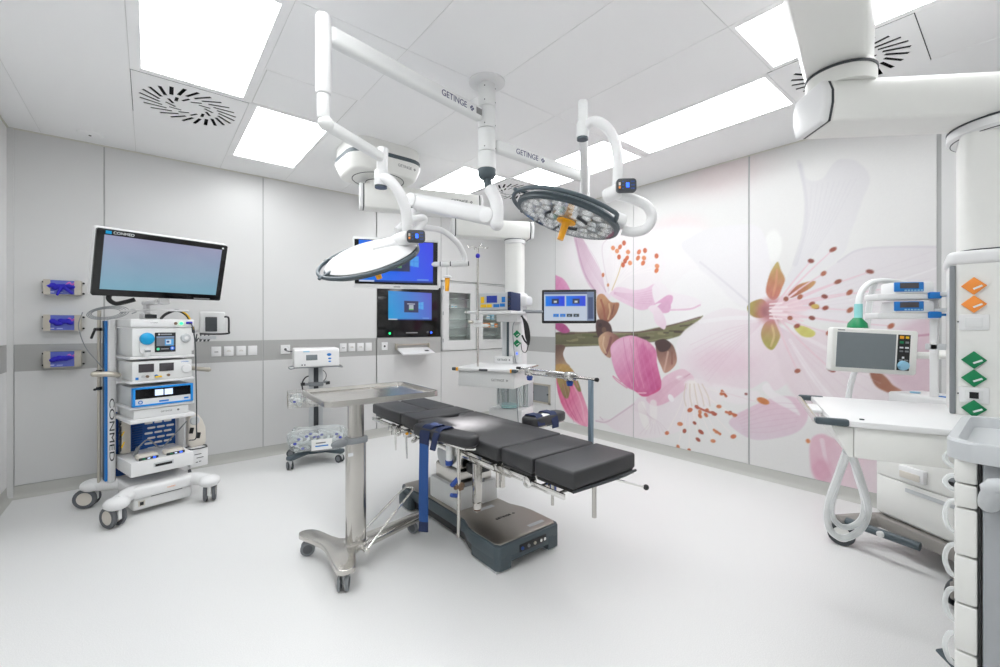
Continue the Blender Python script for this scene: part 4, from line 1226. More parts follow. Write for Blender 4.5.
for k in range(5):
    m = MB(); m.tube([(-0.19, 0.1, 0.42 + k * 0.05), (-0.2, 0.02, 0.45 + k * 0.05), (-0.185, 0.08, 0.5 + k * 0.04)], 0.006, 6, 4); m.build('cable', 'black', bp)
m = MB()
for k in range(2):
    m = MB(); m.tube([(-0.185, 0.07, 0.46 + k * 0.09), (-0.19, 0.03, 0.47 + k * 0.09), (-0.175, 0.03, 0.51 + k * 0.08)], 0.005, 6, 4); m.build('cable', 'yellow', bp)
# shelves
for z, d0 in ((1.172, -0.225), (0.992, -0.225), (0.80, -0.225), (0.71, -0.235)):
    th = 0.03 if z < 0.72 else 0.02
    MB().b2((-0.205, d0, z - th), (0.203, 0.205, z), bev=0.006).build('shelf', 'white', TW)
tp = MB().b2((-0.20, -0.225, 1.392), (0.20, 0.205, 1.452), bev=0.008).build('top_shelf', 'white', TW)
MB().cyl((0.075, -0.2255, 1.420), (0.075, -0.233, 1.420), 0.011, n=16).build('socket', 'brown', tp)
MB().cyl((0.112, -0.2255, 1.420), (0.112, -0.233, 1.420), 0.011, n=16).build('button', 'led_green', tp)
MB().box((0.165, -0.229, 1.425), (0.042, 0.01, 0.018), bev=0.002).build('connector', 'glove_blue', tp)
text('CONMED', 0.010, 'lettering_grey', tp, (-0.06, -0.2256, 1.424))

def dev(name, label, z0, z1, x0=-0.188, x1=0.188, y0=-0.215, y1=0.19, mat='satin_white', bev=0.006):
    # devices standing on the cart are things of their own
    t = thing(name, label, 'medical device', (0.033, 4.401, 0), 15)
    MB().b2((x0, y0, z0), (x1, y1, z1), bev=bev).build('housing', mat, t)
    return t
F = -0.2155
# camera / insufflator unit with blue round cap and colour display
t = dev('camera_control_unit', 'white unit with round cyan cap and small lit display, topmost in the cart', 1.1725, 1.385)
m = MB(); m.prism(rrect(0.085, 0.15, 0.03, 5, -0.107, 1.265), 0, 0.02, M=Matrix(((1, 0, 0, 0), (0, 0, -1, F), (0, 1, 0, 0), (0, 0, 0, 1))), bev=0.004); m.box((-0.107, F - 0.02, 1.2), (0.035, 0.03, 0.07), bev=0.012)
pc = m.build('pump_head', 'white', t)
MB().lathe([(0, 0.03), (0.03, 0.028), (0.042, 0.02), (0.046, 0.008), (0.044, 0)], (-0.107, F - 0.02, 1.305), (0, -1, 0), 28).build('cap', 'cyan', pc)
m = MB(); m.box((-0.107, F - 0.04, 1.213), (0.035, 0.004, 0.014)); m.build('connector', 'mid_grey', pc)
sc = Print(0.128, 0.145, 0.0022, (30, 32, 34))
sc.rect(0.008, 0.045, 0.12, 0.118, (120, 128, 138)); sc.rect(0.06, 0.048, 0.116, 0.098, (90, 170, 230)); sc.rect(0.068, 0.058, 0.10, 0.092, (215, 228, 240)); sc.ell(0.08, 0.076, 0.009, 0.008, (50, 70, 130))
sc.rect(0.008, 0.11, 0.12, 0.117, (150, 175, 210)); sc.ell(0.018, 0.022, 0.010, 0.010, (90, 240, 180)); sc.ell(0.108, 0.026, 0.015, 0.015, (40, 120, 235)); sc.ell(0.108, 0.026, 0.007, 0.007, (210, 225, 250))
sc.rect(0.035, 0.019, 0.085, 0.025, (170, 170, 175)); sc.rect(0.018, 0.128, 0.03, 0.139, (220, 225, 230)); sc.rect(0.034, 0.129, 0.105, 0.138, (200, 204, 208), 0.8)
MB().box((0.012, F - 0.001, 1.275), (0.132, 0.006, 0.15), bev=0.002).build('display_bezel', 'gloss_black', t)
sc.build('display', 'screen', t, Matrix.Translation((-0.052, F - 0.0045, 1.2025)))
m = MB(); m.lathe([(0.012, 0.02), (0.03, 0.016), (0.036, 0.0)], (0.145, F, 1.305), (0, -1, 0), 24); m.build('port_ring', 'light_grey', t)
m = MB(); m.b2((0.178, -0.19, 1.20), (0.212, -0.06, 1.345), bev=0.008); m.build('side_module', 'white', t)
MB().cyl((0.145, F - 0.015, 1.305), (0.145, F - 0.021, 1.305), 0.014, n=16).build('port', 'white', t)
# two-display shaver console
t = dev('shaver_console', 'white console with two grey square displays, second from the top in the cart', 0.9925, 1.136)
for x in (-0.105, 0.02):
    MB().box((x, F - 0.002, 1.085), (0.092, 0.006, 0.062), bev=0.002).build('display', 'lcd_dark', t)
for x, mt in ((-0.125, 'orange'), (-0.045, 'blue'), (-0.1, 'brown'), (0.03, 'brown')):
    m = MB(); m.cyl((x, F, 1.022), (x, F - 0.014, 1.022), 0.010, n=14); m.build('connector', mt if mt != 'orange' else 'light_grey', t)
MB().box((-0.035, F - 0.012, 1.016), (0.04, 0.025, 0.012), bev=0.003).build('connector', 'yellow', t)
MB().lathe([(0, 0.018), (0.03, 0.014), (0.036, 0)], (0.15, F, 1.062), (0, -1, 0), 24).build('dial', 'white', t)
m = MB(); m.box((-0.16, F - 0.001, 1.01), (0.018, 0.003, 0.018)); m.build('marking', 'blue', t)
text('CONMED', 0.012, 'blue', t, (0.14, F - 0.0005, 1.118))
# blue framed insufflator
t = dev('insufflator', 'flat device with bright blue frame and dark glass front in the cart', 0.8005, 0.945, mat='light_grey')
m = MB()
for lo, hi in (((-0.19, 0.802), (0.19, 0.815)), ((-0.19, 0.93), (0.19, 0.944)), ((-0.19, 0.802), (-0.174, 0.944)), ((0.174, 0.802), (0.19, 0.944))):
    m.b2((lo[0], F - 0.022, lo[1]), (hi[0], F + 0.02, hi[1]), bev=0.003)
m.build('frame', 'frame_blue', t)
MB().b2((-0.174, F - 0.012, 0.815), (0.174, F, 0.856)).build('button_panel', 'satin_white', t)
MB().b2((-0.174, F - 0.012, 0.858), (0.174, F, 0.93)).build('glass_front', 'gloss_black', t)
for x in (-0.03, 0.03):
    MB().box((x, F - 0.0128, 0.896), (0.052, 0.002, 0.045)).build('readout', 'led_white', t)
MB().box((0.0, F - 0.013, 0.829), (0.06, 0.003, 0.012)).build('button', 'blue', t)
MB().box((0.145, F - 0.013, 0.833), (0.03, 0.003, 0.012)).build('button', 'blue', t)
MB().lathe([(0.008, 0.003), (0.014, 0.003), (0.014, 0)], (-0.143, F - 0.012, 0.834), (0, -1, 0), 16).build('button', 'blue', t)
# thin recorder
t = dev('image_recorder', 'thin flat light grey box with lettering, lowest closed device in the cart', 0.7105, 0.775, x0=-0.18, x1=0.165, mat='satin_white')
text('GETINGE', 0.018, 'lettering_grey', t, (0.02, F - 0.0005, 0.745))
MB().cyl((0.095, F, 0.745), (0.095, F - 0.003, 0.745), 0.008, n=12).build('marking', 'lettering_grey', t)
# drawer box and two small modules
dr = MB().b2((-0.197, -0.222, 0.287), (0.197, 0.19, 0.392), bev=0.006).build('drawer_unit', 'white', TW)
MB().box((0.0, -0.2215, 0.348), (0.125, 0.006, 0.03)).build('pull', 'light_grey', dr)
MB().box((0.0, -0.224, 0.344), (0.105, 0.006, 0.018)).build('pull_recess', 'black', dr)
for i, x in enumerate((-0.085, 0.085)):
    t = thing('receiver_module', ('small rounded white module with blue light, nearer the blue column stripe' if i == 0 else 'small rounded white module with blue light, nearer the hanging suction device'), 'medical device', (0.033, 4.401, 0), 15, 'modules on the cart drawer')
    m = MB(); m.prism(rrect(0.13, 0.10, 0.03, 5, x, -0.145), 0.3935, 0.43, bev=0.014, seg=3); m.build('housing', 'beige_device', t)
    MB().box((x, -0.196, 0.404), (0.12, 0.008, 0.018), bev=0.003).build('front_strip', 'dark_grey', t)
    for dx, mt in ((-0.03, 'green'), (0.0, 'led_white'), (0.034, 'led_blue')):
        MB().box((x + dx, -0.2005, 0.404), (0.016, 0.003, 0.009)).build('indicator', mt, t)
m = MB(); m.tube([(-0.12, -0.08, 0.47), (-0.06, -0.09, 0.52), (0.02, -0.09, 0.44), (0.09, -0.08, 0.50), (0.19, -0.1, 0.62)], 0.005, 8, 8)
m.tube([(-0.13, -0.05, 0.405), (-0.12, -0.08, 0.47)], 0.012, 8, 2)
m.build('module_cable', 'mid_grey', TW)
# push handles, bent from steel tube
m = MB(); m.tube([(-0.234, 0.06, 1.035), (-0.234, -0.06, 1.035), (-0.25, -0.10, 1.04), (-0.29, -0.11, 1.05), (-0.37, -0.09, 1.055)], 0.020, 12, 6)
m.sphere((-0.37, -0.09, 1.055), 0.020); m.build('handle', 'beige_metal', TW)
m = MB(); m.tube([(0.225, 0.06, 1.045), (0.26, -0.02, 1.045), (0.31, -0.08, 1.035), (0.35, -0.11, 1.03)], 0.018, 12, 6)
m.sphere((0.35, -0.11, 1.03), 0.015); m.build('handle', 'beige_metal', TW)
# coiled light cable on the pole
m = MB()
for k in range(4):
    a = 0.085 + 0.012 * k
    m.tube([(-0.292 + a * math.cos(q) * 1.0 + 0.03, 0.11 + 0.03 * math.sin(q) - 0.02 * k, 1.50 + (0.035 + 0.006 * k) * math.sin(q + 0.4)) for q in [2 * PI * j / 10 for j in range(10)]], 0.0026, 6, 4, closed=True)
m.tube([(-0.40, 0.08, 1.50), (-0.43, 0.03, 1.40), (-0.40, 0.0, 1.25), (-0.33, 0.0, 1.13), (-0.29, 0.03, 1.07)], 0.0035, 6, 6)
m.tube([(-0.18, 0.1, 1.50), (-0.12, 0.05, 1.53), (-0.10, 0.03, 1.515), (-0.13, 0.03, 1.495)], 0.004, 6, 6)
m.build('coiled_cable', 'mid_grey', TW)
m = MB(); m.tube([(0.165, -0.235, 1.425), (0.178, -0.25, 1.40), (0.200, -0.250, 1.25), (0.205, -0.248, 1.0), (0.21, -0.245, 0.78), (0.225, -0.20, 0.60), (0.235, -0.16, 0.48), (0.222, -0.06, 0.45)], 0.0045, 6, 8)
m.build('power_cable', 'dark_grey', TW)
m = MB(); m.tube([(0.06, 0.05, 1.46), (0.10, 0.06, 1.50), (0.17, 0.05, 1.53), (0.24, 0.05, 1.49), (0.28, 0.05, 1.40), (0.29, 0.05, 1.34)], 0.011, 8, 6)
cc = m.build('cable_loom', 'black', TW)
m = MB(); m.tube([(0.20, 0.038, 1.526), (0.24, 0.038, 1.493), (0.27, 0.04, 1.435), (0.283, 0.038, 1.37)], 0.006, 6, 6); m.build('wire', 'yellow', cc)
# suction device hanging at the right column
sd = MB(); sd.prism([(0.0, 0.40), (0.0, 0.62), (0.02, 0.66), (0.06, 0.66), (0.10, 0.60), (0.125, 0.53), (0.13, 0.42), (0.12, 0.38), (0.02, 0.37)], -0.04, 0.04, bev=0.012, seg=3, M=Matrix(((1, 0, 0, 0.232), (0, 0, 1, 0.02), (0, 1, 0, 0), (0, 0, 0, 1))))
sd = sd.build('suction_pump', 'beige_device', TW)
MB().lathe([(0, 0.012), (0.03, 0.01), (0.038, 0)], (0.275, -0.02, 0.60), (0, -1, 0), 20).build('dial', 'light_grey', sd)
for x, z in ((0.25, 0.52), (0.30, 0.47)): MB().box((x, -0.022, z), (0.03, 0.008, 0.05), rot=(0, 0.2, 0), bev=0.003).build('switch', 'black', sd)
bx = MB().b2((0.215, -0.10, 0.225), (0.345, 0.02, 0.375), bev=0.008).build('waste_holder', 'white', TW)
m = MB(); m.tube([(0.222, -0.095, 0.378), (0.338, -0.095, 0.378), (0.338, 0.015, 0.378), (0.222, 0.015, 0.378)], 0.005, 6, 2, closed=True); m.build('rim', 'dark_grey', bx)
for k, (x, z) in enumerate(((0.27, 0.33), (0.285, 0.30), (0.262, 0.265), (0.285, 0.268))):
    MB().box((x, -0.1008, z), (0.05 if k < 2 else 0.016, 0.002, 0.006)).build('marking', 'dark_grey', bx)

# ------------------------------------------------------------ surgical video monitor above the tower
TM = thing('video_monitor', 'large wide white-backed monitor with pale blue screen above the equipment cart', 'monitor', (0.093, 4.05, 1.832), 10)
TM.rotation_euler = (R(18), 0, R(16))
w, h = 0.79, 0.46
MB().prism(rrect(w, h, 0.012, 3), -0.02, 0.02, bev=0.004, M=Matrix(((1, 0, 0, 0), (0, 0, -1, 0.0), (0, 1, 0, 0), (0, 0, 0, 1)))).build('front_frame', 'gloss_black', TM)
m = MB(); m.prism(rrect(w + 0.012, h + 0.012, 0.015, 3), -0.05, 0.0, bev=0.006, M=Matrix(((1, 0, 0, 0), (0, 0, -1, 0.004), (0, 1, 0, 0), (0, 0, 0, 1))))
m.b2((-0.3, 0.04, -0.18), (0.3, 0.085, 0.18), bev=0.02); m.build('back_cover', 'white', TM)
sc = Print(0.71, 0.375, 0.01)
T_ = np.clip(sc.V / sc.h, 0, 1)[..., None]
U_ = np.clip(sc.U / sc.w, 0, 1)[..., None]
sc.img = (np.array((128, 176, 196.)) * (1 - T_) + np.array((160, 162, 192.)) * T_)
sc.build('screen', 'screen', TM, Matrix.Translation((-0.355, -0.0212, -0.182)))
text('CONMED', 0.026, 'lettering_white', TM, (-0.255, -0.0208, 0.211))
MB().box((-0.335, -0.0205, 0.211), (0.03, 0.002, 0.02)).build('emblem', 'cyan', TM)
MB().box((0.26, -0.0205, -0.218), (0.11, 0.002, 0.009)).build('lettering_bar', 'lettering_grey', TM)
MB().box((0.36, -0.0205, 0.205), (0.012, 0.002, 0.012)).build('indicator', 'lettering_white', TM)
# mount of the monitor on the cart
m = MB(); m.cyl((-0.02, 0.10, 1.45), (-0.02, 0.10, 1.60), 0.02, n=16); m.b2((-0.06, 0.02, 1.452), (0.03, 0.13, 1.50), bev=0.008); m.b2((-0.05, -0.2, 1.57), (0.05, 0.11, 1.60), bev=0.006)
m.b2((-0.03, -0.24, 1.57), (0.03, -0.2, 1.83), bev=0.004)
mm = m.build('monitor_mount', 'white', TW)
MB().b2((-0.05, 0.0, 1.462), (0.02, 0.021, 1.492)).build('label', 'lettering_dark', mm)
m = MB(); m.tube([(-0.2, 0.02, 1.515), (0.0, -0.05, 1.525), (0.24, 0.02, 1.528)], 0.008, 8, 6); m.build('rail', 'white', TW)
m = MB(); m.tube([(-0.28, -0.13, 1.66), (-0.30, -0.13, 1.60), (-0.26, -0.12, 1.565), (-0.20, -0.12, 1.58), (-0.15, -0.13, 1.60)], 0.016, 10, 6); m.build('cable_bundle', 'black', TW)
# small display on a side arm, seen from behind
m = MB(); m.tube([(0.225, 0.08, 1.36), (0.30, 0.10, 1.35), (0.36, 0.06, 1.36)], 0.014, 10, 5)
sa = m.build('side_arm', 'white', TW)
m = MB(); m.box((0.405, -0.02, 1.425), (0.19, 0.05, 0.20), rot=(0, 0, R(-14)), bev=0.014, seg=3); m.build('side_display', 'satin_white', sa)
m = MB(); m.box((0.388, -0.048, 1.415), (0.085, 0.012, 0.125), rot=(0, 0, R(-14)), bev=0.004); m.build('rear_panel', 'dark_grey', sa)
m = MB(); m.tube([(0.30, -0.05, 1.335), (0.40, -0.085, 1.33), (0.50, -0.10, 1.335), (0.505, -0.10, 1.36), (0.505, -0.10, 1.46), (0.495, -0.095, 1.48), (0.475, -0.085, 1.48)], 0.008, 8, 4); m.build('grip', 'black', sa)
m = MB(); m.box((0.37, -0.03, 1.30), (0.12, 0.04, 0.03), rot=(0, 0, R(-14)), bev=0.008); m.build('connector_block', 'light_grey', sa)
for k in range(4):
    m = MB(); m.tube([(0.29 + 0.03 * k, -0.02, 1.33), (0.28 + 0.03 * k, -0.03, 1.27), (0.30 + 0.03 * k, -0.03, 1.30)], 0.005, 6, 5); m.build('cable', 'dark_grey', sa)
# ------------------------------------------------------------ glove dispensers on the back wall
def glove_dispenser(z0, z1, label, spread):
    xa, xb = -0.675, -0.437
    t = thing('glove_dispenser', label, 'dispenser', ((xa + xb) / 2, Y1, (z0 + z1) / 2), 0, 'steel glove box holders on the back wall')
    w, h, D = xb - xa - 0.02, z1 - z0, 0.085
    m = MB()
    m.b2((-w / 2, -0.006, -h / 2), (w / 2, 0, h / 2))
    for sx in (-1, 1):
        m.b2((sx * w / 2 - 0.003, -D, -h / 2), (sx * w / 2 + 0.003, 0, h / 2))
        x = sx * (w / 2 - 0.018)
        m.b2((x - 0.02, -D - 0.003, -h / 2), (x + 0.02, -D, h / 2))
    m.b2((-w / 2, -D, -h / 2), (w / 2, 0, -h / 2 + 0.004))
    m.build('holder', 'beige_metal', t)
    for sx in (-1, 1):
        for sz in (-1, 1):
            MB().cyl((sx * (w / 2 + 0.012), 0, sz * h * 0.36), (sx * (w / 2 + 0.012), -0.02, sz * h * 0.36), 0.008, n=12).build('rubber_peg', 'black', t)
    MB().b2((-w / 2 + 0.004, -D + 0.003, -h / 2 + 0.005), (w / 2 - 0.004, -0.008, h / 2 - 0.004)).build('glove_box', 'deep_blue', t)
    p = Print(w - 0.05, h - 0.012, 0.003, (92, 104, 190))
    p.rect(0, 0, 0.006, h, (255, 150, 195))
    p.line([(0.10, 0.075), (0.125, 0.10), (0.14, 0.08), (0.16, 0.10), (0.158, 0.04)], 0.008, (235, 110, 180), 0.9)
    p.line([(0.115, 0.09), (0.128, 0.06), (0.15, 0.09), (0.165, 0.03)], 0.005, (200, 80, 170), 0.9)
    p.rect(0.012, 0.012, 0.035, 0.018, (220, 225, 245)); p.rect(0.05, 0.01, 0.085, 0.015, (190, 200, 240))
    p.build('box_print', 'glossy_print', t, Matrix.Translation((-(w - 0.05) / 2, -D + 0.0015, -h / 2 + 0.006)))
    m = MB()
    rr = random.Random(int(z0 * 1000))
    for k in range(9):
        a = (k - 4) / 4
        m.sphere((a * 0.05 - 0.005, -D - 0.008, 0.005 + rr.uniform(-0.012, 0.012)), 0.024, (1.0, 0.6, 0.75 + rr.uniform(-0.1, 0.2)), 10)
    if spread:
        m.tube([(-0.05, -D - 0.012, 0.01), (-0.075, -D - 0.02, 0.005), (-0.082, -D - 0.02, 0.0)], 0.013, 8, 4)
        m.tube([(0.0, -D - 0.015, 0.0), (-0.02, -D - 0.022, -0.04), (-0.03, -D - 0.022, -0.07)], 0.013, 8, 4, r_end=0.008)
        m.tube([(0.02, -D - 0.015, -0.01), (0.05, -D - 0.022, -0.04), (0.065, -D - 0.022, -0.05)], 0.014, 8, 4, r_end=0.009)
        m.tube([(0.03, -D - 0.015, 0.012), (0.06, -D - 0.02, 0.006), (0.075, -D - 0.02, 0.0)], 0.015, 8, 4, r_end=0.01)
    m.build('glove', 'glove_blue', t, angle=60)
glove_dispenser(1.661, 1.785, 'steel glove box holder with blue gloves spilling out, highest of three', True)
glove_dispenser(1.360, 1.494, 'steel glove box holder with blue gloves, middle of three on the wall', False)
glove_dispenser(1.055, 1.190, 'steel glove box holder with blue gloves on the grey stripe, lowest of three', False)

# ------------------------------------------------------------ socket plates in the grey stripe
def wall_plate(xa, xb, kind, label, group):
    t = thing('wall_socket', label, 'socket', ((xa + xb) / 2, Y1, 1.142), 0, group)
    w = xb - xa
    MB().b2((-w / 2, -0.010, -0.05), (w / 2, 0, 0.05), bev=0.003).build('plate', 'white', t)
    if kind == 'blank':
        MB().b2((-w / 2 + 0.010, -0.0125, -0.04), (w / 2 - 0.010, -0.009, 0.04), bev=0.002).build('cover', 'white', t)
    elif kind == 'arc':
        MB().b2((-w / 2 + 0.010, -0.0125, -0.04), (w / 2 - 0.010, -0.009, 0.04), bev=0.002).build('insert', 'white', t)
        m = MB()
        for r_ in (0.008, 0.016):
            m.tube([(r_ * math.cos(a), -0.0135, -0.006 + r_ * math.sin(a)) for a in [PI * k / 6 for k in range(7)]], 0.002, 6, 2)
        m.build('symbol', 'beige_metal', t)
    elif kind == 'slot':
        MB().b2((-w / 2 + 0.010, -0.0125, -0.04), (w / 2 - 0.010, -0.009, 0.04), bev=0.002).build('insert', 'white', t)
        m = MB()
        for dx in (-0.011, 0, 0.011): m.box((dx, -0.0135, -0.004), (0.007, 0.003, 0.009))
        m.build('slot', 'dark_grey', t)
    else:
        MB().lathe([(0.0, 0.003), (0.034, 0.003), (0.036, 0.010), (0.040, 0.013), (0.042, 0.008)], (0, 0, 0), (0, -1, 0), 24).build('insert', 'satin_white', t)
        m = MB()
        m.lathe([(0, 0.012), (0.014, 0.010), (0.016, 0.0035)], (0, 0, 0), (0, -1, 0), 16)
        m.build('plug' if kind == 'plug' else 'socket_hole', 'dark_grey', t)
    return t
g1 = 'socket plates beside the equipment cart'
for (a, b), k, l in zip(((0.488, 0.572), (0.596, 0.680), (0.704, 0.790), (0.810, 0.895)), ('slot', 'arc', 'arc', 'blank'),
        ('white wall plate with slots, next to the equipment cart', 'white data plate beside the slotted plate near the cart', 'white data plate beside the blank plate near the cart', 'blank white plate closing the row beside the cart')):
    wall_plate(a, b, k, l, g1)
w_ = wall_plate(1.122, 1.218, 'plug', 'single white power socket with plug, behind the small device stand', None)
m = MB(); m.tube([(0, -0.012, 0.0), (0.0, -0.03, -0.01), (0.04, -0.04, -0.022), (0.14, -0.12, -0.02), (0.15, -0.30, -0.05)], 0.005, 8, 6); m.build('power_cord', 'dark_grey', w_)
g2 = 'socket plates between device stand and wall display'
for (a, b), k, l in zip(((1.765, 1.845), (1.868, 1.95), (1.975, 2.057), (2.078, 2.16)), ('slot', 'arc', 'arc', 'blank'),
        ('white wall plate with slots, first plate beside the small device stand', 'white data plate next to the slotted plate, middle of the wall', 'white data plate next to the blank plate, middle of the wall', 'blank white plate closing the row left of the wall display')):
    wall_plate(a, b, k, l.replace('left of the wall display', 'before the wall display'), g2)
wall_plate(2.288, 2.372, 'hole', 'single white power socket under the black wall display', None)

# ------------------------------------------------------------ built-in wall display
def desktop(w, h, res, c0=(30, 160, 225), c1=(88, 96, 205)):
    p = Print(w, h, res)
    t_ = (p.U / w)[..., None] * 0.8 + (p.V / h)[..., None] * 0.2
    p.img = np.array(c0, float) * (1 - t_) + np.array(c1, float) * t_
    p.poly([(w * 0.66, h * 0.42), (w * 0.80, h * 0.38), (w * 0.80, h * 0.66), (w * 0.66, h * 0.62)], (90, 190, 245), 0.75, curve=False)
    p.line([(w * 0.735, h * 0.37), (w * 0.735, h * 0.67)], 0.006, (60, 130, 230), 0.8)
    p.line([(w * 0.65, h * 0.52), (w * 0.81, h * 0.52)], 0.006, (60, 130, 230), 0.8)
    p.rect(w * 0.35, h * 0.27, w * 0.68, h * 0.68, (52, 56, 92))
    p.rect(w * 0.42, h * 0.56, w * 0.60, h * 0.585, (210, 215, 235)); p.rect(w * 0.46, h * 0.36, w * 0.565, h * 0.54, (190, 200, 205)); p.rect(w * 0.46, h * 0.36, w * 0.565, h * 0.395, (90, 190, 80))
    for k in range(3): p.rect(w * 0.46, h * (0.425 + 0.04 * k), w * 0.565, h * (0.432 + 0.04 * k), (110, 120, 140))
    p.rect(0, 0, w, h * 0.035, (30, 60, 130)); p.rect(0, 0, w * 0.20, h * 0.035, (235, 238, 242)); p.rect(w * 0.78, h * 0.06, w * 0.94, h * 0.085, (120, 170, 235))
    return p
WD = thing('wall_display', 'black glass display built into the wall above the keyboard tray', 'display', ((WS[0] + WS[1]) / 2, Y1, 1.255), 0)
w = WS[1] - WS[0]; h = WS[3] - WS[2]
MB().b2((-w / 2, -0.004, 0), (w / 2, 0.05, h), bev=0.002).build('glass_panel', 'gloss_black', WD)
desktop(0.635, 0.372, 0.0045, (40, 165, 225), (96, 98, 205)).build('screen', 'screen', WD, Matrix.Translation((-w / 2 + 0.145, -0.0046, 0.225)))
MB().cyl((-w / 2 + 0.165, -0.004, 0.05), (-w / 2 + 0.165, -0.006, 0.05), 0.014, n=16).build('indicator', 'led_green', WD)
MB().cyl((w / 2 - 0.145, -0.004, 0.055), (w / 2 - 0.145, -0.006, 0.055), 0.014, n=16).build('indicator', 'led_blue', WD)
m = MB(); m.lathe([(0.010, 0.001), (0.014, 0.001), (0.014, 0)], (w / 2 - 0.20, -0.004, 0.06), (0, -1, 0), 16); m.build('symbol', 'mid_grey', WD)
MB().box((0.02, -0.0045, 0.055), (0.17, 0.001, 0.016)).build('lettering_bar', 'lettering_grey', WD)

KT = thing('keyboard_tray', 'white fold-down keyboard tray on a bracket under the wall display', 'tray', (2.725, Y1, 1.10), 0)
m = MB(); m.prism([(-0.235, -0.22), (0.225, -0.22), (0.225, -0.015), (-0.235, -0.015)], 0.0, 0.022, bev=0.005, M=Matrix.Rotation(R(20), 4, 'X'))
m.build('tray', 'white', KT)
m = MB()
for x in (-0.245, 0.235): m.b2((x - 0.008, -0.05, -0.01), (x + 0.008, 0, 0.07), bev=0.003)
m.b2((-0.25, -0.012, 0.045), (0.245, 0, 0.062)); m.build('bracket', 'beige_metal', KT)
m = MB(); m.box((0.14, -0.138, -0.026), (0.055, 0.04, 0.004), rot=(R(20), 0, 0)); m.build('touchpad', 'black', KT)

# ------------------------------------------------------------ built-in glass cabinets
def cabinet(xa, xb, label, items):
    t = thing('wall_cabinet', label, 'cabinet', ((xa + xb) / 2, Y1, 1.052), 0, 'built-in cabinets in the corner bay')
    w, h, D = xb - xa, 2.036 - 1.052, 0.22
    m = MB()
    for sx in (-1, 1): m.b2((sx * (w / 2 - 0.008) - 0.008, 0.002, 0), (sx * (w / 2 - 0.008) + 0.008, D, h))
    m.b2((-w / 2, 0.002, 0), (w / 2, D, 0.012)); m.b2((-w / 2, 0.002, h - 0.012), (w / 2, D, h)); m.b2((-w / 2, D - 0.01, 0), (w / 2, D, h))
    m.build('carcass', 'satin_white', t)
    tb = bmesh.new()
    def lp(pts):
        v_ = [tb.verts.new((p[0], 0, p[1])) for p in pts]
        for i in range(len(v_)): tb.edges.new((v_[i], v_[(i + 1) % len(v_)]))
    lp([(-w / 2 + 0.008, 0.006), (w / 2 - 0.008, 0.006), (w / 2 - 0.008, h - 0.02), (-w / 2 + 0.008, h - 0.02)])
    wx0, wx1, wz0, wz1 = -w / 2 + 0.105, w / 2 - 0.105, 0.145, 0.825
    lp([(wx0, wz0), (wx1, wz0), (wx1, wz1), (wx0, wz1)])
    bmesh.ops.triangle_fill(tb, edges=list(tb.edges), use_beauty=True)
    g = bmesh.ops.extrude_face_region(tb, geom=list(tb.faces))
    bmesh.ops.translate(tb, vec=(0, -0.018, 0), verts=[v for v in g['geom'] if isinstance(v, bmesh.types.BMVert)])
    bmesh.ops.recalc_face_normals(tb, faces=tb.faces)
    m = MB(); m._add(tb); d = m.build('door', 'wall_panel', t)
    MB().b2((wx0, -0.010, wz0), (wx1, -0.006, wz1)).build('pane', 'glass', d)
    m = MB()
    for z in (0.12, 0.5, 0.86): m.cyl((-w / 2 + 0.006, -0.02, z), (-w / 2 + 0.006, -0.02, z + 0.05), 0.006, n=8)
    m.build('hinge', 'mid_grey', d)
    for z in (0.20, 0.32, 0.44, 0.60, 0.74):
        MB().b2((-w / 2 + 0.018, 0.02, z), (w / 2 - 0.018, D - 0.015, z + 0.006)).build('glass_shelf', 'clear_plastic', t)
    return t
cabinet(3.185, 3.765, 'white built-in cabinet with glass window and glass shelves, beside the wall display', None)
cabinet(3.785, 4.345, 'white built-in cabinet with glass window, in the corner behind the pendant', None)
for x, z, s, mt, l in ((3.40, 1.6525, (0.05, 0.08, 0.05), 'paper', 'small white carton in the cabinet beside the wall display, near the hinge'), (3.46, 1.6525, (0.05, 0.08, 0.045), 'paper', 'small white carton in the cabinet beside the wall display, inner one'),
        (4.03, 1.3725, (0.12, 0.1, 0.07), 'orange', 'orange carton on a glass shelf in the corner cabinet'), (4.14, 1.3725, (0.07, 0.1, 0.07), 'paper', 'white carton next to the orange carton'), (4.21, 1.3725, (0.05, 0.1, 0.06), 'orange', 'narrow orange carton at the end of the shelf'),
        (4.05, 1.4925, (0.07, 0.1, 0.06), 'paper', 'white carton on the shelf above the orange carton, left one'.replace(', left one', ', wide one')), (4.14, 1.4925, (0.05, 0.1, 0.08), 'pale_blue', 'pale blue carton on the shelf above the orange carton')):
    t = thing('carton', l, 'box', (x, Y1 + 0.11, z + 0.0065 + 0.0), 0, 'cartons in the glass cabinets')
    t.location.z = z + 0.0062
    MB().b2((-s[0] / 2, -s[1] / 2, 0), (s[0] / 2, s[1] / 2, s[2]), bev=0.002).build('carton_body', mt, t)
    MB().b2((-s[0] / 2 + 0.006, -s[1] / 2 - 0.0008, s[2] * 0.3), (s[0] / 2 - 0.006, -s[1] / 2, s[2] * 0.6)).build('print', 'lettering_white' if mt != 'paper' else 'pale_blue', t)
t = thing('wall_lock', 'small round lock knob on the panel under the glass cabinet', 'lock', (3.453, Y1, 0.78))
MB().lathe([(0, 0.03), (0.02, 0.028), (0.024, 0.02), (0.016, 0.008), (0.022, 0)], (0, 0, 0), (0, -1, 0), 20).build('knob', 'beige_metal', t)
MB().cyl((0, -0.03, 0), (0, -0.034, 0), 0.01, n=12).build('core', 'amber', t)

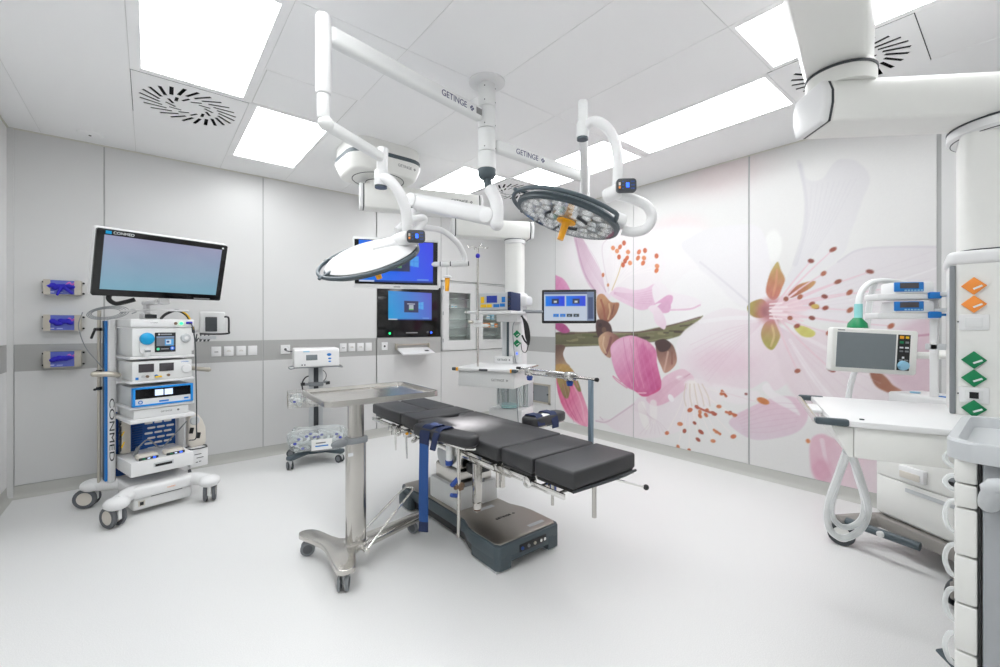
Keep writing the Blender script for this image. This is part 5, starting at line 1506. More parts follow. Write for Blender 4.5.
# air return grille low on the right wall
t = thing('return_grille', 'square steel air grille low on the wall beside the blossom print', 'vent', (X1, 4.40, 0.435))
m = MB()
for a, b in (((-0.185, -0.14), (0.185, -0.115)), ((-0.185, 0.115), (0.185, 0.14)), ((-0.185, -0.14), (-0.155, 0.14)), ((0.155, -0.14), (0.185, 0.14))):
    m.b2((-0.018, a[0], a[1]), (0, b[0], b[1]), bev=0.002)
m.build('frame', 'beige_metal', t)
MB().b2((-0.006, -0.155, -0.115), (-0.001, 0.155, 0.115)).build('mesh_plate', 'mid_grey', t)
for y in (-0.15, 0.15): MB().cyl((-0.018, y, 0), (-0.03, y, 0), 0.012, n=10).build('latch', 'dark_grey', t)
# ------------------------------------------------------------ surgical lamps on a shared ceiling column
def V(*a): return Vector(a)
def placed(name, label, cat, loc, group=None):
    t = thing(name, label, cat, loc, 0, group)
    return t, Matrix.Translation(-Vector(loc))

def side_text(s, size, mat, parent, W, p, d, mat_n=None, squash=1.0):
    # lettering on a vertical face: p = world centre, d = reading direction
    d = Vector(d).normalized()
    up = V(0, 0, 1); up = (up - d * up.dot(d)).normalized()
    n = d.cross(up)
    M = Matrix((( d.x, up.x, n.x, p[0]), (d.y, up.y, n.y, p[1]), (d.z, up.z, n.z, p[2]), (0, 0, 0, 1)))
    o = text(s, size, mat, parent, (0, 0, 0), (0, 0, 0), squash=squash)
    o.matrix_local = W @ M
    m = MB(W @ M)
    x = size * 0.36 * len(s) * squash * 1.02 + size * 0.35
    for a, b in ((0, 0.2), (0, -0.2), (0.2, 0), (-0.2, 0)):
        m.box((x + a * size, b * size, 0), (size * 0.22, size * 0.22, 0.0016), rot=(0, 0, R(45)))
    m.build('emblem', mat, parent)

def beam(m, a, b, w, h, bev=0.02, seg=3, over=0.0):
    a, b = Vector(a), Vector(b)
    d = (b - a); L = d.length; d.normalize()
    x = d; z = V(0, 0, 1); z = (z - x * z.dot(x)).normalized(); y = z.cross(x)
    M = Matrix(((x.x, y.x, z.x, 0), (x.y, y.y, z.y, 0), (x.z, y.z, z.z, 0), (0, 0, 0, 1)))
    c = (a + b) / 2
    m.box((0, 0, 0), (L + over, w, h), bev=bev, seg=seg, M=Matrix.Translation(c) @ M)

CC = V(1.72, 2.24, 3.0)
LC, W = placed('lamp_column', 'slim white ceiling column with dark lower cap carrying the surgical lamps', 'ceiling column', CC)
MB(W).lathe([(0, 0), (0.12, 0), (0.118, -0.008), (0.075, -0.02), (0.0, -0.02)], CC, (0, 0, 1), 32).build('ceiling_flange', 'white', LC)
for z0, z1 in ((2.98, 2.832), (2.829, 2.690), (2.687, 2.540), (2.537, 2.425)):
    MB(W).cyl((CC.x, CC.y, z1), (CC.x, CC.y, z0), 0.057, n=28, bev=0.004).build('column_segment', 'satin_white', LC)
MB(W).lathe([(0, 0), (0.035, 0.0), (0.050, 0.010), (0.059, 0.030), (0.059, 0.063), (0, 0.063)], (CC.x, CC.y, 2.363), (0, 0, 1), 28).build('lower_cap', 'slate', LC)
for a in (0.6, 2.2, 3.8, 5.4):
    for z in (2.95, 2.86, 2.71, 2.56): MB(W).cyl((CC.x + 0.0565 * math.cos(a), CC.y + 0.0565 * math.sin(a), z), (CC.x + 0.0585 * math.cos(a), CC.y + 0.0585 * math.sin(a), z), 0.004, n=8).build('screw', 'dark_grey', LC)

def lamp_head(t, W, c, N, xdir, lit, RR=0.275):
    c = Vector(c); N = Vector(N).normalized()
    x = Vector(xdir); x = (x - N * x.dot(N)).normalized()
    y = N.cross(x)
    H_ = W @ Matrix(((x.x, y.x, N.x, c.x), (x.y, y.y, N.y, c.y), (x.z, y.z, N.z, c.z), (0, 0, 0, 1)))
    hd = MB(H_)
    hd.lathe([(0, 0.046), (0.10, 0.044), (0.16, 0.038), (0.215, 0.026), (0.255, 0.010), (RR - 0.004, -0.004), (RR - 0.02, -0.012), (0, -0.012)], (0, 0, 0), (0, 0, 1), 56)
    hd.prism([(0.02, -0.08), (0.20, -0.07), (0.30, -0.04), (0.30, 0.04), (0.20, 0.07), (0.02, 0.08)], 0.0, 0.062, bev=0.02, seg=3)
    hd = hd.build('lamp_head', 'white', t)
    MB(H_).lathe([(RR - 0.03, -0.012), (RR - 0.002, -0.008), (RR + 0.006, -0.018), (RR + 0.004, -0.036), (RR - 0.012, -0.042), (RR - 0.03, -0.036), (RR - 0.03, -0.012)], (0, 0, 0), (0, 0, 1), 56).build('rim', 'slate', hd)
    # outer bumper ring on posts
    m = MB(H_)
    pts = [((RR + 0.034) * math.cos(a), (RR + 0.034) * math.sin(a), -0.008) for a in [R(38 + 284 * k / 40) for k in range(41)]]
    m.tube([(RR * math.cos(R(26)) * 0.99, RR * math.sin(R(26)) * 0.99, -0.02)] + pts + [(RR * math.cos(R(-26)) * 0.99, RR * math.sin(R(-26)) * 0.99, -0.02)], 0.011, 10, 2)
    for a in (150, 210):
        m.box(((RR + 0.0) * math.cos(R(a)), (RR + 0.0) * math.sin(R(a)), 0.0), (0.12, 0.02, 0.014), rot=(0, R(8), R(a)), bev=0.004)
    m.build('bumper_ring', 'slate', t)
    MB(H_).lathe([(0, -0.013), (RR - 0.03, -0.013), (RR - 0.03, -0.016), (0, -0.016)], (0, 0, 0), (0, 0, 1), 48).build('reflector_plate', 'white', hd)
    proto = None
    for n_, rr in ((6, 0.085), (12, 0.150), (18, 0.214)):
        for k in range(n_):
            a = 2 * PI * (k + 0.5 * (n_ == 12)) / n_
            if proto is None:
                proto = MB().lathe([(0.012, 0.0), (0.022, -0.010), (0.034, -0.022), (0.036, -0.022), (0.026, -0.009), (0.018, 0.0)], (0, 0, 0), (0, 0, 1), 14).build('reflector', 'chrome', hd)
                o = proto
            else:
                o = share(proto, 'reflector', hd, (0, 0, 0))
            o.matrix_local = H_ @ Matrix.Translation((rr * math.cos(a), rr * math.sin(a), -0.016))
            if lit:
                q = share(LENS, 'led', hd, (0, 0, 0)) if LENS else None
                q.matrix_local = H_ @ Matrix.Translation((rr * math.cos(a), rr * math.sin(a), -0.017))
    MB(H_).lathe([(0.05, -0.040), (RR - 0.016, -0.040), (RR - 0.016, -0.043), (0.05, -0.043), (0.05, -0.040)], (0, 0, 0), (0, 0, 1), 48).build('cover_lens', 'lens', hd)
    for a0 in (60, 180, 300):
        m = MB(H_); m.tube([(0.115 * math.cos(R(a0 + k * 8)), 0.115 * math.sin(R(a0 + k * 8)), -0.044) for k in range(6)], 0.008, 6, 2); m.build('lens_divider', 'dark_grey', hd)
    MB(H_).lathe([(0, -0.045), (0.052, -0.045), (0.052, -0.052), (0.042, -0.056), (0.024, -0.060), (0.020, -0.068), (0.017, -0.15), (0.0, -0.154)], (0, 0, 0), (0, 0, 1), 28).build('sterile_handle', 'amber', t)
    return H_
LENS = None
_l = MB().lathe([(0, -0.006), (0.008, -0.004), (0.011, 0)], (0, 0, 0), (0, 0, 1), 10).build('led', 'led_lens')
LENS = _l

def control_box(t, W, c, d, up=(0, 0, 1), s=1.0):
    c = Vector(c); d = Vector(d).normalized(); u = Vector(up); u = (u - d * u.dot(d)).normalized(); n = d.cross(u)
    M = W @ Matrix(((d.x, u.x, n.x, c.x), (d.y, u.y, n.y, c.y), (d.z, u.z, n.z, c.z), (0, 0, 0, 1)))
    m = MB(M); m.prism(rrect(0.105 * s, 0.072 * s, 0.018 * s, 4), -0.012, 0.016, bev=0.004)
    k = m.build('control_panel', 'dark_grey', t)
    MB(M).box((0.004, 0, 0.0165), (0.016 * s, 0.024 * s, 0.002)).build('display', 'led_blue', k)
    for x in (-0.02, 0.026, 0.036):
        for y in (-0.018, 0, 0.018):
            MB(M).box((x * s, y * s, 0.0165), (0.008 * s, 0.006 * s, 0.002)).build('button', 'knob_blue', k)
    MB(M).box((-0.038 * s, 0.006, 0.0165), (0.01 * s, 0.016 * s, 0.002)).build('button', 'beige_device', k)
    MB(M).box((-0.038 * s, -0.012, 0.0165), (0.01 * s, 0.012 * s, 0.002)).build('button', 'orange', k)

# ---- lamp with its back to the camera
E1 = V(0.630, 2.066, 2.764)
A1 = V(CC.x, CC.y, 2.760)
L1, W = placed('surgical_lamp', 'surgical lamp showing its white tilted back, in front of the blue screen', 'surgical lamp', (1.015, 2.399, 1.82), 'surgical lamps')
d1 = (A1 - E1).normalized()
m = MB(W); beam(m, E1 + d1 * 0.02, A1 - d1 * 0.0575, 0.065, 0.088, 0.026, 4); m = m.build('swing_arm', 'satin_white', L1)
n1_ = d1.cross(V(0, 0, 1)).normalized()
side_text('GETINGE', 0.052, 'lettering', L1, W, E1.lerp(A1, 0.715) + n1_ * 0.0332 + V(0, 0, -0.005), d1, squash=0.95)
MB(W).box(E1.lerp(A1, 0.905) + n1_ * 0.0325, (0.05, 0.003, 0.04), rot=(0, 0, math.atan2(d1.y, d1.x)), bev=0.001).build('type_plate', 'lettering_grey', L1)
MB(W).cyl((E1.x, E1.y, 2.475), (E1.x, E1.y, 2.845), 0.035, n=28, bev=0.012).build('joint_tube', 'white', L1)
MB(W).cyl((E1.x, E1.y, 2.36), (E1.x, E1.y, 2.476), 0.028, n=24, bev=0.006).build('joint_tube', 'satin_white', L1)
S1_ = V(*(1.013, 2.271, 2.338))
K1 = V(E1.x, E1.y, 2.345)
m = MB(W); m.sphere(K1 + V(0.01, 0.0, 0.0), 0.036, (1, 1, 0.95)); m.build('elbow', 'satin_white', L1)
ds = (S1_ - K1).normalized()
m = MB(W); beam(m, K1 + ds * 0.03, S1_ - ds * 0.005, 0.048, 0.058, 0.022, 4); m.build('spring_arm', 'satin_white', L1)
MB(W).cyl((1.009, 2.275, 2.260), (1.013, 2.271, 2.393), 0.03, n=20, bev=0.006).build('stub', 'white', L1)
m = MB(W); m.cyl((1.005, 2.279, 2.181), (1.007, 2.277, 2.265), 0.037, n=24, bev=0.004); m.build('swivel', 'white', L1)
MB(W).cyl((1.005, 2.279, 2.170), (1.005, 2.279, 2.184), 0.034, n=24).build('swivel_cap', 'slate', L1)
m = MB(W); m.tube([(1.009, 2.275, 2.226), (1.022, 2.213, 2.201), (1.060, 2.181, 2.141), (1.097, 2.177, 2.070), (1.117, 2.187, 2.003), (1.131, 2.214, 1.909)], 0.030, 14, 8); m.build('yoke', 'white', L1)
m = MB(W); m.tube([(1.119, 2.315, 1.952), (1.192, 2.320, 2.017), (1.266, 2.297, 2.051), (1.290, 2.304, 2.035), (1.247, 2.313, 1.976), (1.168, 2.274, 1.912)], 0.022, 12, 8); m.build('yoke', 'white', L1)
m = MB(W); m.cyl((1.114, 2.318, 1.888), (1.139, 2.182, 1.904), 0.042, n=24, bev=0.012); m.build('hinge_housing', 'white', L1)
control_box(L1, W, (1.146, 2.137, 1.895), V(0.88, -0.42, 0.02), s=0.95)
c1 = V(*(1.002, 2.410, 1.813))
ec = V(-0.39, -0.921, 0); er = V(0.921, -0.39, 0)
H1 = lamp_head(L1, W, c1, V(0, 0, 0.84) - er * 0.31 + ec * 0.40, er, True)
# its beam
ld = bpy.data.lights.new('lamp_beam', 'SPOT'); ld.energy = 1300; ld.spot_size = R(20); ld.spot_blend = 0.7; ld.shadow_soft_size = 0.12; ld.color = (1, 0.97, 0.93)
lo = bpy.data.objects.new('lamp_beam', ld); COL.objects.link(lo); lo.parent = L1
tgt = V(1.69, 2.46, 0.72); pos = c1 - (V(0, 0, 0.84) - er * 0.31 + ec * 0.40).normalized() * 0.20
lo.location = pos - Vector((1.015, 2.399, 1.82)); lo.rotation_euler = (tgt - pos).to_track_quat('-Z', 'Y').to_euler()

# ---- lamp showing its glass underside
E2 = V(2.664, 2.200, 2.567)
A2 = V(CC.x, CC.y, 2.60)
L2, W = placed('surgical_lamp', 'surgical lamp showing its round glass underside and amber handle', 'surgical lamp', (1.746, 1.544, 1.99), 'surgical lamps')
d2 = (E2 - A2).normalized()
m = MB(W); beam(m, A2 + d2 * 0.0575, E2, 0.065, 0.085, 0.026, 4); m.build('swing_arm', 'satin_white', L2)
n2_ = d2.cross(V(0, 0, 1)).normalized()
side_text('GETINGE', 0.052, 'lettering', L2, W, A2.lerp(E2, 0.34) + n2_ * 0.0332, d2, squash=0.95)
MB(W).cyl((E2.x, E2.y, 2.32), (E2.x, E2.y, 2.66), 0.038, n=28, bev=0.012).build('joint_tube', 'white', L2)
S2_ = V(*(1.815, 1.513, 2.555))
K2 = V(E2.x, E2.y, 2.32)
m = MB(W); m.sphere(K2, 0.048); m.build('elbow', 'satin_white', L2)
ds = (S2_ - K2).normalized()
m = MB(W); beam(m, K2, S2_ - ds * 0.0, 0.05, 0.06, 0.022, 4); m.build('spring_arm', 'satin_white', L2)
MB(W).cyl((1.799, 1.500, 2.470), (1.799, 1.500, 2.603), 0.026, n=20, bev=0.006).build('stub', 'satin_white', L2)
MB(W).cyl((1.797, 1.501, 2.406), (1.799, 1.500, 2.486), 0.033, n=24, bev=0.004).build('swivel', 'satin_white', L2)
MB(W).cyl((1.797, 1.501, 2.395), (1.797, 1.501, 2.408), 0.03, n=24).build('swivel_cap', 'slate', L2)
m = MB(W); m.tube([(1.804, 1.496, 2.454), (1.817, 1.447, 2.482), (1.845, 1.398, 2.452), (1.880, 1.369, 2.394), (1.898, 1.355, 2.316), (1.902, 1.351, 2.237), (1.898, 1.355, 2.112)], 0.026, 14, 8); m.build('yoke', 'white', L2)
m = MB(W); m.tube([(1.898, 1.355, 2.085), (1.963, 1.302, 2.065), (2.020, 1.255, 2.028), (2.040, 1.239, 1.965), (2.020, 1.267, 1.910), (1.980, 1.313, 1.896), (1.944, 1.356, 1.909)], 0.026, 14, 8); m.build('yoke', 'white', L2)
m = MB(W); m.cyl((1.874, 1.413, 2.084), (1.885, 1.327, 2.102), 0.038, n=24, bev=0.010); m.build('hinge_housing', 'white', L2)
control_box(L2, W, (1.866, 1.278, 2.107), V(0.774, -0.633, 0.02), s=0.95)
c2 = V(*(1.741, 1.547, 1.983))
ec = V(-0.749, -0.662, 0); er = V(0.662, -0.749, 0)
lamp_head(L2, W, c2 + V(0, 0, 0.02), V(0, 0, 0.95) + er * 0.31 - ec * 0.08, er, True)
bpy.data.objects.remove(LENS, do_unlink=True)

# ---- monitor on the third arm
UM, W = placed('ceiling_monitor', 'white-framed desktop monitor on a curved ceiling arm above the wall display', 'monitor', (1.515, 3.135, 1.89))
MBM = Matrix.Rotation(R(-25), 4, 'Z') @ Matrix.Rotation(R(5), 4, 'X')
w, h = 0.66, 0.395
fl = Matrix(((1, 0, 0, 0), (0, 0, -1, 0), (0, 1, 0, 0), (0, 0, 0, 1)))
m = MB(MBM); m.prism(rrect(w, h, 0.012, 3), -0.05, 0.012, bev=0.006, M=fl); m.build('frame', 'satin_white', UM)
MB(MBM).b2((-w / 2 + 0.014, -0.0135, -h / 2 + 0.035), (w / 2 - 0.014, -0.0115, h / 2 - 0.02)).build('bezel', 'gloss_black', UM)
p = desktop(0.565, 0.318, 0.005, (20, 130, 245), (60, 70, 240))
p.build('screen', 'screen', UM, MBM @ Matrix.Translation((-0.285, -0.0142, -0.145)))
MB(MBM).box((0.0, -0.0125, -h / 2 + 0.016), (0.05, 0.002, 0.007)).build('lettering_bar', 'lettering_grey', UM)
for a, b, nm in (((1.801, 2.945, 1.893), (1.857, 2.900, 1.893), 'hinge'), ((1.863, 2.894, 1.893), (1.968, 2.809, 1.897), 'hinge')):
    MB(W).cyl(a, b, 0.024, n=20, bev=0.004).build(nm, 'satin_white', UM)
MB(W).cyl((1.795, 2.950, 1.893), (1.974, 2.804, 1.897), 0.019, n=20).build('hinge_core', 'dark_grey', UM)
m = MB(W); m.cyl((1.766, 3.025, 1.895), (1.807, 2.940, 1.893), 0.02, n=16); m.build('bracket', 'satin_white', UM)
m = MB(W); m.tube([(1.482, 2.792, 2.265), (1.479, 2.795, 2.179), (1.535, 2.801, 2.130), (1.622, 2.807, 2.129), (1.750, 2.832, 2.129), (1.875, 2.833, 2.060), (1.940, 2.832, 1.973), (1.949, 2.824, 1.901)], 0.022, 14, 8); m.build('curved_arm', 'white', UM)
J3 = V(*(1.744, 2.165, 2.098)); K3 = V(*(1.482, 2.792, 2.301))
m = MB(W); m.tube([(CC.x, CC.y, 2.375), (CC.x + 0.006, CC.y - 0.004, 2.33), (1.717, 2.213, 2.286)], 0.026, 12, 6); m.build('elbow', 'slate', UM)
m = MB(W); m.tube([(1.719, 2.211, 2.299), (1.736, 2.185, 2.243), (1.744, 2.165, 2.176), (1.744, 2.165, 2.059)], 0.042, 16, 6); m.sphere((1.744, 2.165, 2.059), 0.043); m.build('drop_tube', 'white', UM)
ds = (K3 - J3).normalized()
m = MB(W); beam(m, J3 + ds * 0.0, K3 + ds * 0.03, 0.085, 0.115, 0.04, 4); m.build('spring_arm', 'white', UM)
for q in (J3 + ds * 0.06, K3):
    n_ = V(0, 0, 1).cross(ds).normalized()
    if n_.y > 0: n_ = -n_
    MB(W).cyl(q + n_ * 0.03, q + n_ * 0.046, 0.05, n=28, bev=0.004).build('joint_cap', 'white', UM)
MB(W).cyl((1.482, 2.792, 2.247), (1.482, 2.792, 2.272), 0.03, n=16).build('joint_ring', 'dark_grey', UM)
MB(W).lathe([(0, 0), (0.035, 0), (0.035, 0.012), (0.02, 0.02), (0, 0.02)], (1.841, 2.912, 1.782), (0, 0, 1), 20).build('handle_socket', 'white', UM)
MB(W).cyl((1.841, 2.912, 1.798), (1.841, 2.912, 1.885), 0.008, n=10).build('handle_rod', 'satin_white', UM)
MB(W).cyl((1.838, 2.915, 1.678), (1.841, 2.912, 1.782), 0.016, 0.020, n=16, bev=0.003).build('sterile_handle', 'amber', UM)
# ------------------------------------------------------------ ceiling pendant beside the corner
def pendant_beam(m_parent, W, a, b, w, h, capmat='white', name='beam', mat='warm_white'):
    a, b = Vector(a), Vector(b)
    d = (b - a); L = d.length; d.normalize()
    y = V(0, 0, 1).cross(d)
    M = W @ Matrix(((d.x, y.x, 0, a.x), (d.y, y.y, 0, a.y), (d.z, y.z, 1, a.z), (0, 0, 0, 1)))
    prof = [(-w / 2, -h * 0.10), (-w * 0.40, -h / 2), (w * 0.40, -h / 2), (w / 2, -h * 0.10), (w / 2, h * 0.22), (w * 0.40, h / 2), (-w * 0.40, h / 2), (-w / 2, h * 0.22)]
    Mp = Matrix(((0, 0, 1, 0), (1, 0, 0, 0), (0, 1, 0, 0), (0, 0, 0, 1)))
    m = MB(M); m.prism(prof, 0.02, L - 0.02, bev=0.012, seg=3, M=Mp)
    o = m.build(name, mat, m_parent)
    sm = [(p[0] * 0.96, p[1] * 0.96) for p in prof]
    for u0, u1 in ((0.012, 0.021), (L - 0.021, L - 0.012)):
        MB(M).prism(sm, u0, u1, M=Mp).build('seam', 'dark_grey', o)
    for u0, u1 in ((-0.02, 0.013), (L - 0.013, L + 0.02)):
        m = MB(M); m.prism(prof, u0, u1, bev=0.010, seg=3, M=Mp); m.build('end_cap', 'white', o)
    return o, M

P1, W = placed('ceiling_pendant', 'white ceiling pendant with shelf, drawer and service column beside the blossom print', 'ceiling pendant', (2.86, 3.26, 0.30))
PV = V(1.64, 3.78, 0)
m = MB(W); m.prism(rrect(0.66, 0.56, 0.16, 5, PV.x, PV.y), 2.90, 3.0, bev=0.0); m.build('mount_neck', 'warm_white', P1)
MB(W).prism(rrect(0.68, 0.58, 0.16, 5, PV.x, PV.y), 2.865, 2.90).build('mount_band', 'slate', P1)
m = MB(W); m.prism(rrect(0.60, 0.50, 0.14, 5, PV.x, PV.y), 2.74, 2.868, bev=0.02, seg=3, poly2=rrect(0.70, 0.60, 0.17, 5, PV.x, PV.y)); mt_ = m.build('mount_cover', 'warm_white', P1)
MB(W).lathe([(0.225, 0.0), (0.232, 0.0), (0.232, -0.003), (0.225, -0.003), (0.225, 0)], (PV.x, PV.y, 2.740), (0, 0, 1), 40).build('seam', 'dark_grey', mt_)
MB(W).lathe([(0, 0.1), (0.11, 0.1), (0.11, -0.05), (0, -0.05)], (PV.x, PV.y, 2.70), (0, 0, 1), 28).build('bearing', 'warm_white', P1)
MB(W).lathe([(0.10, 0), (0.114, 0), (0.114, -0.006), (0.10, -0.006), (0.10, 0)], (PV.x, PV.y, 2.72), (0, 0, 1), 28).build('bearing_seam', 'dark_grey', P1)
side_text('GETINGE', 0.034, 'lettering_grey', P1, W, (1.718, 3.400, 2.776), V(0.93, 0.1, 0))
ba, bb = V(1.500, 3.825, 2.575), V(2.55, 3.455, 2.575)
_, _M = pendant_beam(P1, W, ba, bb, 0.20, 0.215)
db = (bb - ba).normalized(); nb = db.cross(V(0, 0, 1))
side_text('GETINGE', 0.04, 'lettering_grey', P1, W, ba.lerp(bb, 0.80) + nb * 0.103 + V(0, 0, 0.02), db)
q = V(2.44, 3.50, 0)
MB(W).lathe([(0, 0.03), (0.09, 0.03), (0.09, -0.03), (0, -0.03)], (q.x, q.y, 2.455), (0, 0, 1), 28).build('bearing', 'warm_white', P1)
ca, cb = V(2.30, 3.54, 2.355), V(3.00, 3.19, 2.355)
pendant_beam(P1, W, ca, cb, 0.19, 0.17)
PC = V(2.86, 3.26, 0)
MB(W).lathe([(0, 0), (0.085, 0), (0.105, -0.012), (0.105, -0.05), (0.09, -0.06), (0, -0.06)], (PC.x, PC.y, 2.275), (0, 0, 1), 32).build('collar', 'white', P1)
MB(W).lathe([(0.10, 0), (0.107, 0), (0.107, -0.006), (0.10, -0.006)], (PC.x, PC.y, 2.264), (0, 0, 1), 32).build('collar_seam', 'dark_grey', P1)
YAW = -62
RZ = Matrix.Translation(PC) @ Matrix.Rotation(R(YAW), 4, 'Z')
L_ = W @ RZ           # local: x along shelf front, -y to the front
m = MB(L_); m.prism(rrect(0.17, 0.17, 0.045, 4), 1.72, 2.22); m.build('drop_column', 'warm_white', P1)
m = MB(L_); m.prism(rrect(0.22, 0.20, 0.04, 4), 1.64, 1.73, bev=0.02, seg=3); m.b2((-0.02, -0.1, 1.60), (0.16, 0.1, 1.70), bev=0.03, seg=3); m.build('column_head', 'white', P1)
sc_ = MB(L_); sc_.prism(rrect(0.21, 0.17, 0.03, 4), 0.58, 1.66); sc_ = sc_.build('service_column', 'white', P1)
m = MB(L_); m.b2((-0.055, -0.092, 0.6), (-0.03, -0.080, 1.62)); m.build('rail_groove', 'slate', sc_)
m = MB(L_); m.b2((-0.10, -0.09, 0.6), (-0.062, -0.082, 1.62)); m.build('rail', 'light_grey', sc_)
def diamond(Ml, c, s, mat, parent, n=(0, -1, 0)):
    m = MB(Ml @ Matrix.Translation(c)); m.box((0, -0.004, 0), (s, 0.012, s), rot=(0, R(45), 0), bev=0.002); o = m.build('gas_outlet', mat, parent)
    MB(Ml @ Matrix.Translation(c)).box((s * 0.2, -0.0108, -s * 0.12), (s * 0.55, 0.002, s * 0.14), rot=(0, R(-28), 0)).build('outlet_label', 'lettering_white', o)
    return o
for z, mt, dx in ((1.32, 'green', 0.055), (1.23, 'green', 0.055)):
    diamond(L_, (dx, -0.086, z), 0.055, mt, sc_)
diamond(L_, (0.06, -0.088, 1.50), 0.055, 'orange', sc_)
MB(L_).box((0.055, -0.087, 1.39), (0.05, 0.006, 0.06), bev=0.002).build('outlet_frame', 'satin_white', sc_)
MB(L_).box((0.055, -0.087, 1.13), (0.05, 0.006, 0.06), bev=0.002).build('outlet_frame', 'satin_white', sc_)
MB(L_).box((0.055, -0.091, 1.13), (0.012, 0.004, 0.02)).build('indicator', 'led_blue', sc_)
for z in (1.34, 1.24):
    m = MB(L_ @ Matrix.Translation((-0.108, 0, z))); m.box((0, 0, 0), (0.012, 0.05, 0.05), rot=(R(45), 0, 0), bev=0.002); m.build('gas_outlet', 'green', sc_)
# upper shelf
us = MB(L_); us.b2((-0.31, -0.465, 1.515), (0.14, -0.07, 1.54), bev=0.006); us.b2((-0.12, -0.2, 1.44), (0.10, -0.07, 1.52), bev=0.01); us = us.build('upper_shelf', 'white', P1)
m = MB(L_); m.tube([(-0.32, -0.465, 1.53), (-0.32, -0.08, 1.53)], 0.010, 8, 0); m.build('rail', 'chrome', us)
# lower shelf with drawer, bumpers and rails
SH = L_ @ Matrix.Translation((-0.04, -0.38, 0))
m = MB(SH); m.b2((-0.30, -0.285, 1.005), (0.30, 0.285, 1.030), bev=0.006); sh = m.build('work_shelf', 'white', P1)
dw = MB(SH); dw.b2((-0.265, -0.255, 0.862), (0.275, 0.27, 1.004), bev=0.006); dw = dw.build('drawer', 'satin_white', P1)
side_text('GETINGE', 0.030, 'lettering_grey', dw, SH, (0.12, -0.256, 0.93), V(1, 0, 0))
for sx in (-1, 1):
    MB(SH).box((sx * 0.285, -0.285, 1.018), (0.045, 0.03, 0.03), bev=0.008).build('bumper', 'slate', sh)
    MB(SH).box((sx * 0.258, -0.288, 1.018), (0.012, 0.028, 0.03)).build('bumper_ring', 'amber', sh)
    m = MB(SH); m.tube([(sx * 0.31, -0.27, 1.018), (sx * 0.31, 0.28, 1.018)], 0.010, 8, 0); m.build('side_rail', 'chrome', sh)
MB(SH).box((0.0, -0.292, 1.018), (0.08, 0.012, 0.018), bev=0.003).build('latch', 'dark_grey', sh)
# rear box, suction glass and cable
m = MB(L_); m.b2((-0.17, -0.13, 1.03), (0.02, -0.10, 1.10)); pn = m.build('name_plate', 'white', P1)
side_text('GETINGE', 0.026, 'lettering_dark', pn, L_, (-0.085, -0.1305, 1.066), V(1, 0, 0))
m = MB(L_); m.b2((-0.18, -0.24, 0.30), (0.16, 0.10, 0.60), bev=0.008); m.build('base_box', 'white', P1)
m = MB(L_); m.b2((-0.18, -0.05, 0.60), (0.16, 0.10, 0.90), bev=0.004); m.build('back_plate', 'light_grey', P1)
MB(L_).lathe([(0.0, 0.0), (0.085, 0.0), (0.095, 0.02), (0.10, 0.22), (0.094, 0.22), (0.088, 0.02), (0, 0.006)], (0.0, -0.15, 0.605), (0, 0, 1), 28).build('suction_jar', 'clear_plastic', P1)
MB(L_).lathe([(0.0, 0.0), (0.086, 0.0), (0.09, 0.03), (0, 0.032)], (0.0, -0.15, 0.613), (0, 0, 1), 28).build('jar_liner', 'teal_liquid', P1)
for x in (-0.13, 0.12): MB(L_).b2((x - 0.02, -0.10, 0.62), (x + 0.02, -0.05, 0.84), bev=0.004).build('jar_holder', 'clear_plastic', P1)
m = MB(L_); m.tube([(0.075, -0.09, 1.48), (0.02, -0.11, 1.4), (0.03, -0.10, 1.15), (0.05, -0.10, 1.035)], 0.004, 6, 6); m.build('thin_cable', 'mid_grey', P1)
m = MB(L_); m.tube([(0.11, -0.24, 0.86), (0.115, -0.25, 0.7), (0.13, -0.25, 0.45), (0.14, -0.25, 0.32)], 0.004, 6, 6); m.build('thin_cable', 'mid_grey', P1)
# bundle of cables at the side
m = MB(L_)
for k in range(4):
    m.tube([(0.12, -0.12 - 0.01 * k, 1.50), (0.15 + 0.01 * k, -0.14, 1.42), (0.17 + 0.012 * k, -0.15, 1.30), (0.20, -0.16, 1.22)], 0.009, 6, 5)
m.tube([(0.20, -0.16, 1.22), (0.16, -0.16, 1.26), (0.13, -0.15, 1.31)], 0.009, 6, 4)
m.tube([(0.20, -0.16, 1.22), (0.17, -0.15, 1.15), (0.12, -0.12, 1.16), (0.10, -0.10, 1.24)], 0.004, 6, 5)
m.build('cable_bundle', 'black', P1)

# device on the upper shelf
ED = thing('infusion_warmer', 'grey device with blue display and yellow keys on the pendant upper shelf', 'medical device', RZ @ V(-0.035, -0.32, 1.5405), YAW)
MB().b2((-0.185, -0.12, 0.008), (0.13, 0.13, 0.165), bev=0.006).build('housing', 'light_grey', ED)
MB().b2((0.13, -0.125, 0.004), (0.165, 0.13, 0.17), bev=0.004).build('connector_panel', 'navy', ED)
for z in (0.04, 0.08, 0.12): MB().cyl((0.148, -0.125, z), (0.148, -0.133, z), 0.011, n=12).build('connector', 'black', ED)
MB().box((-0.025, -0.121, 0.105), (0.105, 0.004, 0.065)).build('display', 'lcd_blue', ED)
for x, z, s, mt in ((-0.12, 0.10, (0.035, 0.06), 'yellow'), (-0.11, 0.045, (0.06, 0.03), 'yellow'), (-0.05, 0.045, (0.05, 0.03), 'yellow'), (0.02, 0.045, (0.06, 0.03), 'blue'), (0.08, 0.05, (0.05, 0.03), 'blue'), (0.09, 0.10, (0.035, 0.05), 'blue')):
    MB().box((x, -0.1215, z), (s[0], 0.004, s[1]), bev=0.001).build('key', mt, ED)
for x in (-0.17, 0.14):
    for y in (-0.1, 0.11): MB().cyl((x, y, 0), (x, y, 0.01), 0.01, n=10).build('foot', 'black', ED)
